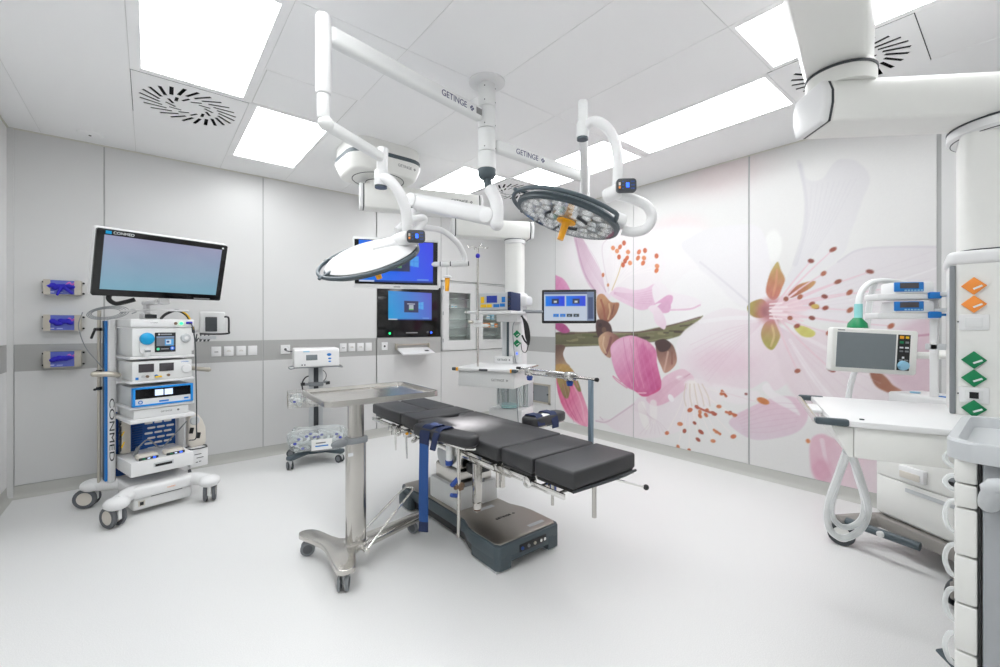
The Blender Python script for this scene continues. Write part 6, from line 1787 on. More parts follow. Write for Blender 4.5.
# infusion pole standing on the work shelf
IV = thing('infusion_pole', 'slim steel infusion pole with four hooks and blue knob on the pendant', 'infusion pole', RZ @ V(-0.17, -0.51, 1.0305), YAW)
MB().cyl((0, 0, 0), (0, 0, 1.08), 0.0095, n=12).build('rod', 'steel', IV)
m = MB()
for k in range(4):
    a = R(45 + 90 * k)
    m.tube([(0, 0, 1.08), (0.05 * math.cos(a), 0.05 * math.sin(a), 1.095), (0.085 * math.cos(a), 0.085 * math.sin(a), 1.08), (0.10 * math.cos(a), 0.10 * math.sin(a), 1.10)], 0.004, 6, 5)
m.build('hook', 'chrome', IV)
MB().sphere((0, 0, 1.01), 0.02, (1, 1, 1.2)).build('knob', 'glove_blue', IV)
m = MB(); m.b2((-0.03, -0.03, 0.39), (0.03, 0.03, 0.42), bev=0.006); m.b2((-0.05, -0.02, 0.36), (0.10, 0.02, 0.39), bev=0.006); m.build('clamp', 'satin_white', IV)
MB().cyl((-0.05, 0, 0.405), (-0.09, 0, 0.405), 0.014, n=10).build('clamp_knob', 'beige_metal', IV)

# touch monitor on the pendant's side arm
SM = thing('planning_monitor', 'black-framed monitor with two blue thumbnails before the blossom print', 'monitor', (3.335, 2.965, 1.60))
SM.rotation_euler = (-R(4), 0, R(-46))
fl = Matrix(((1, 0, 0, 0), (0, 0, -1, 0), (0, 1, 0, 0), (0, 0, 0, 1)))
m = MB(); m.prism(rrect(0.55, 0.345, 0.012, 3), -0.03, 0.012, bev=0.004, M=fl); m.build('frame', 'black', SM)
p = Print(0.505, 0.295, 0.005, (196, 208, 224))
p.rect(0, 0.272, 0.505, 0.295, (84, 96, 130)); p.rect(0.435, 0, 0.505, 0.295, (120, 136, 166)); p.rect(0.445, 0.02, 0.495, 0.24, (70, 84, 120))
for x in (0.015, 0.225):
    p.rect(x, 0.15, x + 0.195, 0.255, (30, 130, 235), col2=(50, 70, 225)); p.rect(x + 0.065, 0.175, x + 0.135, 0.225, (50, 56, 80)); p.rect(x + 0.085, 0.185, x + 0.115, 0.205, (210, 220, 220))
for k, c in enumerate(((30, 120, 220), (30, 120, 220), (50, 60, 62), (50, 60, 62))):
    p.rect(0.095 + 0.068 * k, 0.04, 0.15 + 0.068 * k, 0.07, c); p.rect(0.11 + 0.068 * k, 0.046, 0.13 + 0.068 * k, 0.06, (120, 140, 160))
p.build('screen', 'screen', SM, Matrix.Translation((-0.2525, -0.0128, -0.1475)))
m = MB(Matrix.Translation(-Vector(SM.location))); m = MB()
mo = MB(SM.rotation_euler.to_matrix().to_4x4().inverted() @ Matrix.Translation(-Vector(SM.location)))
mo.tube([RZ @ V(0.09, -0.05, 1.545), RZ @ V(0.16, 0.06, 1.545), (3.375, 3.182, 1.550)], 0.018, 10, 6); mo.build('support_arm', 'mid_grey', SM)
m.box((0, 0.05, -0.03), (0.1, 0.04, 0.1), bev=0.006); m.build('mount_block', 'mid_grey', SM)

# ------------------------------------------------------------ anaesthesia pendant on the right
P2, W = placed('ceiling_pendant', 'white anaesthesia pendant with orange and green outlets beside the grey drawer cart', 'ceiling pendant', (2.84, 0.03, 1.0))
PV2 = V(1.70, 0.41, 0)
m = MB(W); m.prism(rrect(0.66, 0.56, 0.16, 5, PV2.x, PV2.y), 2.90, 3.0); m.build('mount_neck', 'warm_white', P2)
MB(W).prism(rrect(0.68, 0.58, 0.16, 5, PV2.x, PV2.y), 2.865, 2.90).build('mount_band', 'slate', P2)
m = MB(W); m.prism(rrect(0.60, 0.50, 0.14, 5, PV2.x, PV2.y), 2.74, 2.868, bev=0.02, seg=3, poly2=rrect(0.70, 0.60, 0.17, 5, PV2.x, PV2.y)); m.build('mount_cover', 'warm_white', P2)
a2, b2_ = V(1.55, 0.385, 2.60), V(2.46, 0.55, 2.60)
pendant_beam(P2, W, a2, b2_, 0.255, 0.20)
pv = V(2.345, 0.515, 0)
MB(W).lathe([(0, 0.04), (0.120, 0.04), (0.125, 0.0), (0.125, -0.05), (0, -0.05)], (pv.x, pv.y, 2.475), (0, 0, 1), 36).build('bearing', 'warm_white', P2)
MB(W).lathe([(0.11, 0.006), (0.128, 0.006), (0.128, -0.004), (0.11, -0.004), (0.11, 0.006)], (pv.x, pv.y, 2.490), (0, 0, 1), 36).build('bearing_seam', 'dark_grey', P2)
C2 = V(2.82, 0.04, 0)
dd = (C2 - pv).normalized()
pendant_beam(P2, W, V(pv.x, pv.y, 2.345) - dd * 0.115, V(C2.x, C2.y, 2.345) + dd * 0.22, 0.23, 0.175)
MB(W).lathe([(0, 0), (0.17, 0), (0.19, -0.012), (0.192, -0.045), (0.175, -0.06), (0, -0.06)], (C2.x, C2.y, 2.262), (0, 0, 1), 44).build('collar', 'white', P2)
for z in (2.256, 2.2065): MB(W).lathe([(0.165, 0.003), (0.192 if z > 2.22 else 0.180, 0.003), (0.192 if z > 2.22 else 0.180, -0.003), (0.165, -0.003), (0.165, 0.003)], (C2.x, C2.y, z), (0, 0, 1), 44).build('collar_seam', 'dark_grey', P2)
L2_ = W @ Matrix.Translation(C2) @ Matrix.Rotation(R(-83), 4, 'Z')
m = MB(L2_); m.prism(rrect(0.31, 0.30, 0.06, 4), 1.72, 2.21); m.build('drop_column', 'warm_white', P2)
MB(L2_).prism(rrect(0.315, 0.305, 0.062, 4), 1.712, 1.72).build('column_seam', 'dark_grey', P2)
m = MB(L2_); m.prism(rrect(0.39, 0.36, 0.05, 5), 1.655, 1.714, bev=0.018, seg=3); m.build('column_head', 'white', P2)
sc_ = MB(L2_); sc_.prism(rrect(0.37, 0.34, 0.035, 4), 1.03, 1.66); sc_ = sc_.build('service_column', 'warm_white', P2)
for sx in (-1, 1):
    MB(L2_).b2((sx * 0.178 - 0.009, -0.172, 1.03), (sx * 0.178 + 0.009, -0.14, 1.655), bev=0.004).build('edge_profile', 'mid_grey', sc_)
for z, mt in ((1.565, 'orange'), (1.49, 'orange'), (1.26, 'green'), (1.185, 'green'), (1.06, 'green')):
    diamond(L2_, (-0.118, -0.171, z), 0.052, mt, sc_)
for z in (1.415, 1.115):
    f_ = MB(L2_).box((-0.118, -0.172, z), (0.085, 0.008, 0.065), bev=0.003).build('outlet_frame', 'white', sc_)
    MB(L2_).box((-0.118, -0.177, z), (0.05, 0.004, 0.04), bev=0.002).build('outlet_cover', 'satin_white', f_)
    MB(L2_).box((-0.160, -0.1715, z + 0.003), (0.01, 0.003, 0.006)).build('marking', 'dark_grey', sc_)
MB(L2_).box((-0.118, -0.180, 1.115), (0.026, 0.004, 0.026)).build('socket_hole', 'black', sc_)
# shelf with drawer, bumpers, tilted rail
SH2 = W @ Matrix.Translation((2.095, 0.485, 0)) @ Matrix.Rotation(R(-69), 4, 'Z')    # origin at the free front corner
m = MB(SH2); m.prism([(0, 0), (0.35, 0), (0.56, 0.22), (0.56, 0.68), (0, 0.68)], 1.006, 1.030, bev=0.004); sh2 = m.build('work_shelf', 'white', P2)
m = MB(SH2); m.prism([(0.07, 0.012), (0.34, 0.012), (0.55, 0.23), (0.55, 0.64), (0.07, 0.64)], 0.885, 1.005, bev=0.005); dw2 = m.build('drawer', 'warm_white', P2)
m = MB(SH2); m.prism([(0.0, 1.0), (0.068, 1.0), (0.068, 0.885), (0.055, 0.885)], 0.02, 0.6, M=Matrix(((1, 0, 0, 0), (0, 0, 1, 0), (0, 1, 0, 0), (0, 0, 0, 1)))); m.build('drawer_side', 'warm_white', dw2)
for y in (0.01, 0.655): MB(SH2).box((0.0, y, 1.02), (0.11, 0.03, 0.028), bev=0.009).build('bumper', 'slate', sh2)
m = MB(SH2); m.tube([(-0.05, 0.02, 1.018), (-0.05, 0.65, 1.018)], 0.012, 10, 0); m.build('side_rail', 'chrome', sh2)
m = MB(SH2); m.b2((-0.04, 0.25, 1.01), (0.0, 0.42, 1.024), bev=0.003); m.build('rail_bracket', 'white', sh2)
MB(SH2).cyl((0.10, 0.05, 1.030), (0.10, 0.05, 1.034), 0.008, n=10).build('cap', 'dark_grey', sh2)
MB(SH2).b2((0.45, 0.3, 1.0), (0.74, 0.56, 1.028), bev=0.003).build('shelf_bracket', 'white', sh2)
# rails towards the wall that carry the pumps
for z in (1.475, 1.55):
    MB(W).box((2.90, 0.29, z), (0.035, 0.26, 0.018), bev=0.004).build('equipment_rail', 'light_grey', P2)
MB(W).box((2.93, 0.28, 1.30), (0.03, 0.03, 0.48), bev=0.004).build('equipment_post', 'white', P2)
MB(W).box((2.93, 0.25, 1.30), (0.03, 0.12, 0.03), bev=0.004).build('post_bracket', 'light_grey', P2)

for i, (zc, l) in enumerate(((1.575, 'white and blue syringe pump, upper of two beside the pendant'), (1.483, 'white and blue syringe pump, lower of two beside the pendant'))):
    SP = thing('syringe_pump', l, 'syringe pump', (2.86, 0.385, zc), -52, 'syringe pumps on the pendant rail')
    m = MB(); m.b2((-0.13, -0.05, -0.048), (0.13, 0.06, -0.018), bev=0.008); m.b2((-0.06, -0.055, -0.02), (0.10, 0.06, 0.036), bev=0.010); m.build('housing', 'white', SP)
    MB().box((-0.005, -0.0555, 0.012), (0.12, 0.008, 0.046), bev=0.004).build('front_panel', 'blue', SP)
    MB().box((-0.005, -0.060, 0.018), (0.075, 0.003, 0.026)).build('display', 'lcd_dark', SP)
    for k in range(6): MB().box((-0.02 + 0.013 * k, -0.060, -0.005), (0.009, 0.003, 0.007), bev=0.001).build('button', 'pale_blue', SP)
    MB().b2((0.075, -0.062, -0.046), (0.125, -0.03, -0.014), bev=0.006).build('plunger_drive', 'blue', SP)
    m = MB(); m.cyl((0.12, -0.045, -0.03), (0.17, -0.045, -0.03), 0.006, n=8); m.build('plunger_rod', 'blue', SP)
# ------------------------------------------------------------ operating table
OT = thing('operating_table', 'operating table with black pads on a steel-topped slate base', 'operating table', (1.765, 2.45, 0), 0)
def outline(pts, n=4):
    return [(p.x, p.y) for p in spline([(x, y, 0) for x, y in pts], n, True)]
half = [(0.235, -0.58), (0.255, -0.55), (0.257, -0.35), (0.245, -0.27), (0.205, -0.17), (0.20, 0.0), (0.20, 0.30), (0.215, 0.45), (0.23, 0.52), (0.23, 0.64), (0.21, 0.67)]
bo = half + [(-x, y) for x, y in half[::-1]]
inn = [(x * 0.93, y * 0.97) for x, y in bo]
m = MB(); m.prism(bo, 0.075, 0.152, bev=0.010, seg=2)
for y0, y1 in ((-0.585, -0.30), (0.47, 0.672)):
    for sx in (-1, 1): m.prism([(sx * 0.15, y0 + 0.004), (sx * 0.235, y0 + 0.006), (sx * 0.252, y0 + 0.03), (sx * 0.250, y1 - 0.02), (sx * 0.15, y1 - 0.004)], 0.012, 0.10, bev=0.006)
m.b2((-0.20, -0.579, 0.048), (0.20, -0.53, 0.11), bev=0.004)
base = m.build('base', 'slate', OT)
MB().prism([(x * 0.90, y * 0.93) for x, y in bo], 0.02, 0.078).build('underbody', 'black', base)
MB().prism(inn, 0.1525, 0.160, bev=0.003).build('base_plate', 'base_steel', base)
for sx in (-1, 1):
    for y in (-0.52, 0.6): MB().box((sx * 0.20, y, 0.007), (0.10, 0.09, 0.014), bev=0.003).build('foot_pad', 'light_grey', base)
MB().box((0.02, -0.578, 0.10), (0.22, 0.012, 0.045), bev=0.004).build('connector_panel', 'black', base)
for x, mt in ((-0.07, 'knob_blue'), (-0.02, 'mid_grey'), (0.03, 'beige_metal'), (0.08, 'chrome'), (0.11, 'chrome')):
    MB().cyl((x, -0.583, 0.10), (x, -0.590, 0.10), 0.010, n=10).build('connector', mt, base)
side_text('GETINGE', 0.03, 'lettering_dark', base, Matrix.Translation((0.02, -0.30, 0.1605)) @ Matrix.Rotation(R(-90), 4, 'X'), (0, 0, 0), V(1, 0, 0))
MB().box((0.0, -0.12, 0.1606), (0.16, 0.035, 0.001)).build('label', 'light_grey', base)
MB().box((0.12, -0.50, 0.1606), (0.13, 0.03, 0.001)).build('label', 'light_grey', base)
# lifting column
MB().b2((-0.165, -0.05, 0.158), (0.175, 0.32, 0.31), bev=0.008).build('column_skirt', 'satin_white', OT)
MB().b2((-0.14, -0.02, 0.30), (0.15, 0.29, 0.42), bev=0.02, seg=3).build('column', 'steel', OT)
MB().b2((-0.125, -0.005, 0.41), (0.135, 0.275, 0.56), bev=0.015).build('column', 'chrome', OT)
m = MB(); m.cyl((-0.17, 0.13, 0.50), (-0.13, 0.13, 0.50), 0.085, n=28, bev=0.008); m.build('pivot_cover', 'light_grey', OT)
m = MB(); m.b2((-0.09, -0.12, 0.40), (0.06, -0.03, 0.47), bev=0.015); m.build('drive_unit', 'black', OT)
m = MB(); m.b2((-0.16, -0.06, 0.315), (0.05, -0.045, 0.34)); m.build('label_strip', 'mid_grey', OT)
# frame under the pads
m = MB()
for sx in (-1, 1): m.b2((sx * 0.16 - 0.025, -0.60, 0.565), (sx * 0.16 + 0.025, 0.58, 0.615), bev=0.004)
for y in (-0.58, -0.2, 0.1, 0.35, 0.57): m.b2((-0.18, y - 0.02, 0.56), (0.18, y + 0.02, 0.61), bev=0.003)
m.build('frame', 'steel', OT)
m = MB(); m.b2((-0.20, -0.62, 0.545), (0.20, -0.35, 0.60), bev=0.01); m.b2((-0.14, -0.84, 0.575), (0.14, -0.60, 0.61), bev=0.006); m.build('leg_joint', 'steel', OT)
for sx in (-1, 1):
    m = MB(); m.cyl((sx * 0.19, -0.80, 0.585), (sx * 0.24, -0.80, 0.585), 0.03, n=18, bev=0.004); m.b2((sx * 0.20 - 0.012, -0.80, 0.565), (sx * 0.20 + 0.012, -0.5, 0.60), bev=0.003); m.build('leg_hinge', 'chrome', OT)
for y0, y1 in ((-1.10, -0.88), (-0.57, 0.30), (0.34, 0.58), (0.64, 1.10)):
    for sx in (-1, 1):
        m = MB(); m.b2((sx * 0.275 - 0.006, y0, 0.595), (sx * 0.275 + 0.006, y1, 0.622), bev=0.002)
        for yy in (y0 + 0.05, y1 - 0.05): m.cyl((sx * 0.275, yy, 0.608), (sx * 0.17, yy, 0.608), 0.008, n=8)
        m.build('side_rail', 'chrome', OT)
# pads
PT = 0.724
def pad(pts, z0=0.64, z1=PT, bev=0.014):
    m = MB(); m.prism(pts, z0, z1, bev=bev, seg=3)
    return m.build('pad', 'pad', OT, angle=50)
def rc(x0, x1, y0, y1): return [(x0, y0), (x1, y0), (x1, y1), (x0, y1)]
pad(rc(-0.25, 0.25, -1.13, -0.868))
pad(rc(-0.25, 0.25, -0.853, -0.602))
arc = [(0.085 * math.cos(a), 0.33 - 0.075 * math.sin(a)) for a in [PI * k / 10 for k in range(11)]]
pad([(-0.26, -0.588), (0.26, -0.588), (0.26, 0.33)] + arc + [(-0.26, 0.33)])
pad(rc(-0.255, 0.255, 0.342, 0.605), bev=0.01)
pad(rc(-0.255, -0.006, 0.622, 1.155)); pad(rc(0.006, 0.255, 0.622, 1.155))
for y0, y1 in ((-1.12, -0.88), (-0.84, -0.61), (-0.575, 0.23), (0.35, 0.59)):
    MB().b2((-0.24, y0, 0.622), (0.24, y1, 0.6405), bev=0.003).build('pad_plate', 'black', OT)
for sx in (-1, 1): MB().b2((sx * 0.13 - 0.11, 0.635, 0.622), (sx * 0.13 + 0.11, 1.115, 0.6405), bev=0.003).build('pad_plate', 'black', OT)
# levers, clamps and pegs
for y, L in ((0.62, 0.15), (0.44, 0.17), (0.70, 0.05)):
    m = MB(); m.box((-0.285, y, 0.605), (0.05, 0.05, 0.05), bev=0.006); m.tube([(-0.295, y, 0.60), (-0.30, y - 0.015, 0.60 - L * 0.6), (-0.30, y - 0.02, 0.60 - L)], 0.009, 8, 4, r_end=0.006); m.build('clamp', 'chrome', OT)
for y in (0.54, 0.30):
    m = MB(); m.cyl((-0.28, y, 0.60), (-0.32, y - 0.02, 0.59), 0.016, n=12, bev=0.003); m.sphere((-0.325, y - 0.02, 0.59), 0.014); m.build('clamp_knob', 'chrome', OT)
MB().sphere((-0.30, 0.42, 0.612), 0.012).build('clamp_screw', 'amber', OT)
m = MB(); m.b2((-0.30, -0.44, 0.36), (-0.255, -0.40, 0.60), bev=0.004); m.cyl((-0.278, -0.42, 0.335), (-0.278, -0.42, 0.37), 0.026, n=14); m.build('accessory_post', 'steel', OT)
MB().cyl((-0.278, -0.42, 0.325), (-0.278, -0.42, 0.340), 0.022, n=14).build('post_tip', 'brown', OT)
m = MB(); m.cyl((-0.19, -0.50, 0.46), (-0.19, -0.50, 0.60), 0.010, n=10); m.cyl((-0.13, -0.47, 0.44), (-0.13, -0.47, 0.58), 0.018, n=12); m.build('peg', 'steel', OT)
m = MB(); m.cyl((-0.06, -1.10, 0.455), (-0.06, -1.10, 0.625), 0.0115, n=12); m.build('peg', 'steel', OT)
m = MB(); m.cyl((-0.21, -0.96, 0.51), (-0.21, -0.96, 0.62), 0.008, n=10); m.build('peg', 'steel', OT)
m = MB(); m.box((-0.16, -0.93, 0.585), (0.13, 0.04, 0.05), bev=0.006); m.cyl((-0.09, -1.0, 0.588), (-0.09, -0.93, 0.588), 0.028, n=14, bev=0.004); m.build('catch', 'chrome', OT)
MB().box((-0.20, -0.955, 0.60), (0.03, 0.02, 0.05), bev=0.003).build('catch_grip', 'knob_blue', OT)
m = MB(); m.tube([(0.10, -1.11, 0.607), (0.17, -1.17, 0.585), (0.21, -1.21, 0.572)], 0.006, 8, 3); lv = m.build('release_lever', 'chrome', OT)
MB().sphere((0.215, -1.214, 0.571), 0.015).build('lever_knob', 'black', lv)
m = MB(); m.tube([(-0.24, -1.12, 0.628), (0.1, -1.135, 0.626), (0.25, -1.13, 0.63)], 0.007, 8, 4); m.build('front_rod', 'dark_grey', OT)
for x, y, mt in ((0.02, -0.48, 'black'), (-0.10, -0.545, 'black'), (0.05, -0.57, 'knob_blue')): MB().box((x - 0.06, y, 0.548), (0.05, 0.04, 0.03), rot=(0, R(20), 0), bev=0.006).build('toggle', mt, OT)

# ------------------------------------------------------------ arm boards
AL = thing('arm_board', 'black padded arm board with long hanging blue strap beside the operating table', 'arm board', (1.425, 2.27, 0.64), 0, 'arm boards of the operating table')
AL.rotation_euler = (0, 0, R(-81))
m = MB(); m.prism(outline([(-0.25, -0.062), (0.05, -0.066), (0.20, -0.06), (0.245, -0.035), (0.245, 0.035), (0.20, 0.06), (0.05, 0.066), (-0.25, 0.062)], 3), 0.055, 0.12, bev=0.016, seg=3); m.build('pad', 'pad', AL, angle=50)
m = MB(); m.b2((-0.23, -0.05, 0.042), (0.22, 0.05, 0.055), bev=0.003); m.tube([(0.22, 0.04, 0.048), (0.255, 0.0, 0.046), (0.22, -0.04, 0.048)], 0.006, 8, 4); m.build('support_plate', 'chrome', AL)
m = MB(); m.b2((0.02, 0.0, -0.03), (0.12, 0.10, 0.043), bev=0.006); m.build('clamp', 'chrome', AL)
m = MB(); m.cyl((0.05, -0.02, -0.06), (0.05, -0.02, 0.045), 0.020, n=14, bev=0.003); m.build('joint', 'satin_white', AL)
MB().lathe([(0, -0.012), (0.022, -0.008), (0.024, 0.02), (0, 0.024)], (0.05, -0.02, -0.075), (0, 0, 1), 14).build('clamp_knob', 'knob_blue', AL)
m = MB(); m.cyl((0.125, -0.01, -0.50), (0.125, -0.01, 0.045), 0.011, n=14); m.build('rod', 'steel', AL)
for z, a in ((-0.17, 30), (-0.25, -20)):
    m = MB(); m.box((0.125 - 0.012, -0.03, z), (0.028, 0.07, 0.024), rot=(R(a), 0, 0), bev=0.010, seg=3); m.build('lever', 'knob_blue', AL)
m = MB(); m.cyl((0.125, 0.03, -0.20), (0.125, -0.04, -0.20), 0.012, n=12); m.box((0.125, 0.0, -0.20), (0.035, 0.035, 0.045), bev=0.006); m.build('cross_clamp', 'brown', AL)
# straps
m = MB(); m.ribbon([(-0.115, 0.070, 0.085), (-0.115, 0.045, 0.127), (-0.115, 0.0, 0.130), (-0.115, -0.045, 0.127), (-0.115, -0.076, 0.09), (-0.115, -0.080, 0.02)], 0.09, 0.006, (1, 0, 0)); st = m.build('strap', 'navy', AL)
m = MB(); m.ribbon([(-0.115, -0.080, 0.025), (-0.112, -0.086, -0.15), (-0.116, -0.084, -0.32), (-0.110, -0.088, -0.46)], 0.084, 0.007, (1, 0, 0)); m.build('strap_tail', 'strap_blue', st)
m = MB(); m.ribbon([(-0.110, -0.088, -0.455), (-0.108, -0.090, -0.515)], 0.086, 0.008, (1, 0, 0.25)); m.build('strap_end', 'navy', st)
m = MB(); m.ribbon([(-0.01, 0.070, 0.085), (-0.01, 0.045, 0.126), (-0.01, 0.0, 0.129), (-0.01, -0.045, 0.126), (-0.01, -0.073, 0.09), (-0.03, -0.078, 0.02), (-0.04, -0.075, 0.0)], 0.05, 0.006, (1, 0.0, 0.0)); m.build('strap', 'navy', AL)
AR = thing('arm_board', 'black padded arm board with navy strap and white card, pointing to the blossom wall', 'arm board', (2.225, 2.21, 0.64), 5, 'arm boards of the operating table')
m = MB(); m.prism(outline([(-0.18, -0.062), (0.05, -0.066), (0.15, -0.06), (0.19, -0.035), (0.19, 0.035), (0.15, 0.06), (0.05, 0.066), (-0.18, 0.062)], 3), 0.055, 0.125, bev=0.018, seg=3); m.build('pad', 'pad', AR, angle=50)
m = MB(); m.b2((-0.17, -0.05, 0.042), (0.17, 0.05, 0.055), bev=0.003); m.b2((-0.215, -0.03, -0.03), (-0.15, 0.03, 0.045), bev=0.005); m.build('support_plate', 'chrome', AR)
m = MB(); m.ribbon([(0.03, 0.074, 0.06), (0.03, 0.05, 0.13), (0.03, 0.0, 0.135), (0.03, -0.05, 0.13), (0.03, -0.074, 0.07), (0.03, -0.075, 0.03)], 0.07, 0.006, (1, 0, 0)); m.build('strap', 'navy', AR)
m = MB(); m.ribbon([(-0.12, 0.074, 0.06), (-0.12, 0.05, 0.13), (-0.12, 0.0, 0.135), (-0.12, -0.05, 0.13), (-0.12, -0.074, 0.07)], 0.07, 0.006, (1, 0, 0)); m.build('strap', 'navy', AR)
m = MB(); m.box((-0.05, -0.03, 0.127), (0.09, 0.06, 0.002), rot=(0, 0, R(10))); m.build('card', 'paper', AR)

# ------------------------------------------------------------ screen frame clamped to the table
FR = thing('screen_frame', 'grey-blue post with double steel bar and blue clamp knobs at the table', 'screen frame', (2.095, 1.685, 0.56))
MB().b2((-0.013, -0.013, 0.0), (0.013, 0.013, 0.51), bev=0.004).build('post', 'mid_grey', FR)
pm('post_blue', (128, 146, 160), 0.4, metal=0.4)
FR.children[0].data.materials[0] = MATS['post_blue']
m = MB(); m.b2((-0.06, -0.03, 0.025), (0.02, 0.03, 0.075), bev=0.006); m.build('rail_clamp', 'chrome', FR)
m = MB(); m.cyl((0, -0.04, 0.515), (0, 0.38, 0.515), 0.010, n=12); m.build('bar', 'steel', FR)
m = MB(); m.cyl((-0.012, 0.10, 0.532), (-0.012, 0.62, 0.535), 0.009, n=12); m.build('bar', 'chrome', FR)
m = MB(); m.cyl((0.012, 0.12, 0.500), (0.012, 0.58, 0.500), 0.008, n=12); m.build('bar', 'chrome', FR)
MB().cyl((0, -0.055, 0.515), (0, -0.035, 0.515), 0.013, n=12, bev=0.003).build('end_cap', 'black', FR)
MB().cyl((-0.012, 0.62, 0.535), (-0.012, 0.67, 0.535), 0.010, n=12, bev=0.003).build('end_cap', 'black', FR)
for y in (0.17, 0.545):
    m = MB(); m.b2((-0.03, y - 0.025, 0.49), (0.03, y + 0.025, 0.545), bev=0.008); m.build('cross_clamp', 'chrome', FR)
    MB().lathe([(0, -0.02), (0.018, -0.016), (0.024, 0.008), (0.012, 0.02), (0, 0.02)], (0.0, y, 0.472), (0, 0, 1), 12).build('clamp_knob', 'knob_blue', FR)

# ------------------------------------------------------------ instrument table
MY_ = thing('instrument_table', 'stainless steel instrument table on a single column with foot loop', 'instrument table', (0.95, 2.51, 0))
for x, y, yw in ((-0.175, 0.27, 70), (-0.14, -0.205, 150), (0.455, 0.10, 20)):
    caster(MY_, x, y, 0.042, 0.017, 0.022, yw, 0.10, hood='light_grey', tyre='mid_grey', hub='rubber')
m = MB(); m.prism(outline([(-0.24, 0.30), (-0.19, 0.34), (-0.13, 0.29), (-0.06, 0.10), (0.05, 0.07), (0.30, 0.105), (0.49, 0.14), (0.50, 0.07), (0.30, 0.005), (0.06, -0.06), (-0.03, -0.09), (-0.09, -0.24), (-0.13, -0.27), (-0.19, -0.235), (-0.17, -0.02), (-0.175, 0.10)], 3), 0.098, 0.128, bev=0.006, seg=2); m.build('base', 'steel_top', MY_, angle=50)
m = MB(); m.prism(rrect(0.115, 0.075, 0.03, 5), 0.126, 0.715); m.build('outer_column', 'steel', MY_)
m = MB(); m.prism(rrect(0.135, 0.095, 0.035, 5), 0.122, 0.134); m.build('column_foot', 'chrome', MY_)
m = MB(); m.prism(rrect(0.092, 0.058, 0.024, 5), 0.70, 0.945); m.build('inner_column', 'steel', MY_)
m = MB(); m.prism(rrect(0.132, 0.092, 0.035, 5), 0.712, 0.745, bev=0.005); cl_ = m.build('collar', 'mid_grey', MY_)
m = MB(); m.sphere((-0.10, -0.02, 0.725), 0.04, (1.3, 0.5, 0.6)); m.build('collar_lever', 'mid_grey', cl_)
MB().box((-0.045, -0.0385, 0.655), (0.03, 0.002, 0.02)).build('label', 'lettering_white', MY_)
m = MB(); m.tube([(0.02, -0.11, 0.11), (0.20, -0.04, 0.22), (0.36, 0.015, 0.315), (0.40, 0.04, 0.332), (0.385, 0.08, 0.332), (0.33, 0.09, 0.31), (0.05, 0.06, 0.13)], 0.0065, 8, 6); m.build('foot_loop', 'chrome', MY_)
m = MB(); m.cyl((0.02, -0.13, 0.11), (0.02, -0.06, 0.11), 0.018, n=14, bev=0.004); m.build('loop_pivot', 'chrome', MY_)
TR = Matrix.Translation((0.184, 0.235, 0.945)) @ Matrix.Rotation(R(-2), 4, 'Z')
m = MB(TR); m.prism(rrect(0.71, 0.59, 0.045, 5), 0.0, 0.010); tray = m.build('tray', 'steel_top', MY_)
m = MB(TR)
oo = rrect(0.72, 0.60, 0.05, 6); ii = rrect(0.695, 0.575, 0.04, 6)
t_ = bmesh.new(); n = len(oo)
r0 = [t_.verts.new((p[0], p[1], -0.003)) for p in oo]; r1 = [t_.verts.new((p[0], p[1], 0.030)) for p in oo]
r2 = [t_.verts.new((p[0], p[1], 0.030)) for p in ii]; r3 = [t_.verts.new((p[0] * 0.985, p[1] * 0.985, 0.010)) for p in ii]
r4 = [t_.verts.new((p[0] * 0.95, p[1] * 0.95, -0.003)) for p in oo]
for a, b in ((r0, r1), (r1, r2), (r2, r3), (r4, r0)):
    for k in range(n): t_.faces.new((a[k], a[(k + 1) % n], b[(k + 1) % n], b[k]))
bmesh.ops.recalc_face_normals(t_, faces=t_.faces)
m._add(t_); m.build('tray_rim', 'steel', tray)
m = MB(TR); m.b2((-0.30, -0.26, -0.012), (0.12, -0.20, 0.0), bev=0.003); m.build('tray_bracket', 'steel', MY_)
# ------------------------------------------------------------ small device stand at the back wall
DS = thing('device_stand', 'grey rolling stand with wire basket and bagged tubing at the back wall', 'stand', (1.36, 4.72, 0), -11)
for x, y, yw in ((-0.25, -0.25, 10), (0.22, -0.23, 40), (-0.21, 0.22, 80), (0.21, 0.22, 20)):
    caster(DS, x, y, 0.04, 0.016, 0.022, yw, 0.10, hood='light_grey', tyre='dark_grey', hub='mid_grey')
m = MB()
for x, y in ((-0.25, -0.25), (0.22, -0.23), (-0.21, 0.22), (0.21, 0.22)):
    dx, dy = x, y; L = math.hypot(dx, dy); a = math.atan2(dy, dx)
    m.box((x * 0.6, y * 0.6, 0.115), (L * 0.95, 0.075, 0.045), rot=(0, 0, a), bev=0.018, seg=3)
m.b2((-0.16, -0.12, 0.09), (0.16, 0.12, 0.14), bev=0.012); m.build('base', 'slate', DS)
m = MB()
for x in (-0.045, 0.045): m.b2((x - 0.022, -0.035, 0.13), (x + 0.022, 0.035, 0.985), bev=0.006)
m.build('column', 'light_grey', DS)
MB().b2((-0.028, -0.028, 0.13), (0.028, 0.028, 0.98)).build('column_core', 'dark_grey', DS)
m = MB(); m.b2((-0.07, -0.06, 0.775), (0.07, 0.05, 0.815), bev=0.006); m.cyl((-0.11, -0.02, 0.795), (-0.06, -0.02, 0.795), 0.013, n=10); m.cyl((0.06, -0.02, 0.81), (0.11, -0.02, 0.81), 0.013, n=10); m.build('column_clamp', 'mid_grey', DS)
for x in (-0.125, 0.115): m = MB(); m.cyl((x - 0.02, -0.02, 0.797), (x + 0.02, -0.02, 0.80), 0.017, n=10); m.build('clamp_grip', 'black', DS)
m = MB(); m.b2((-0.21, -0.15, 0.975), (0.21, 0.14, 0.985), bev=0.003)
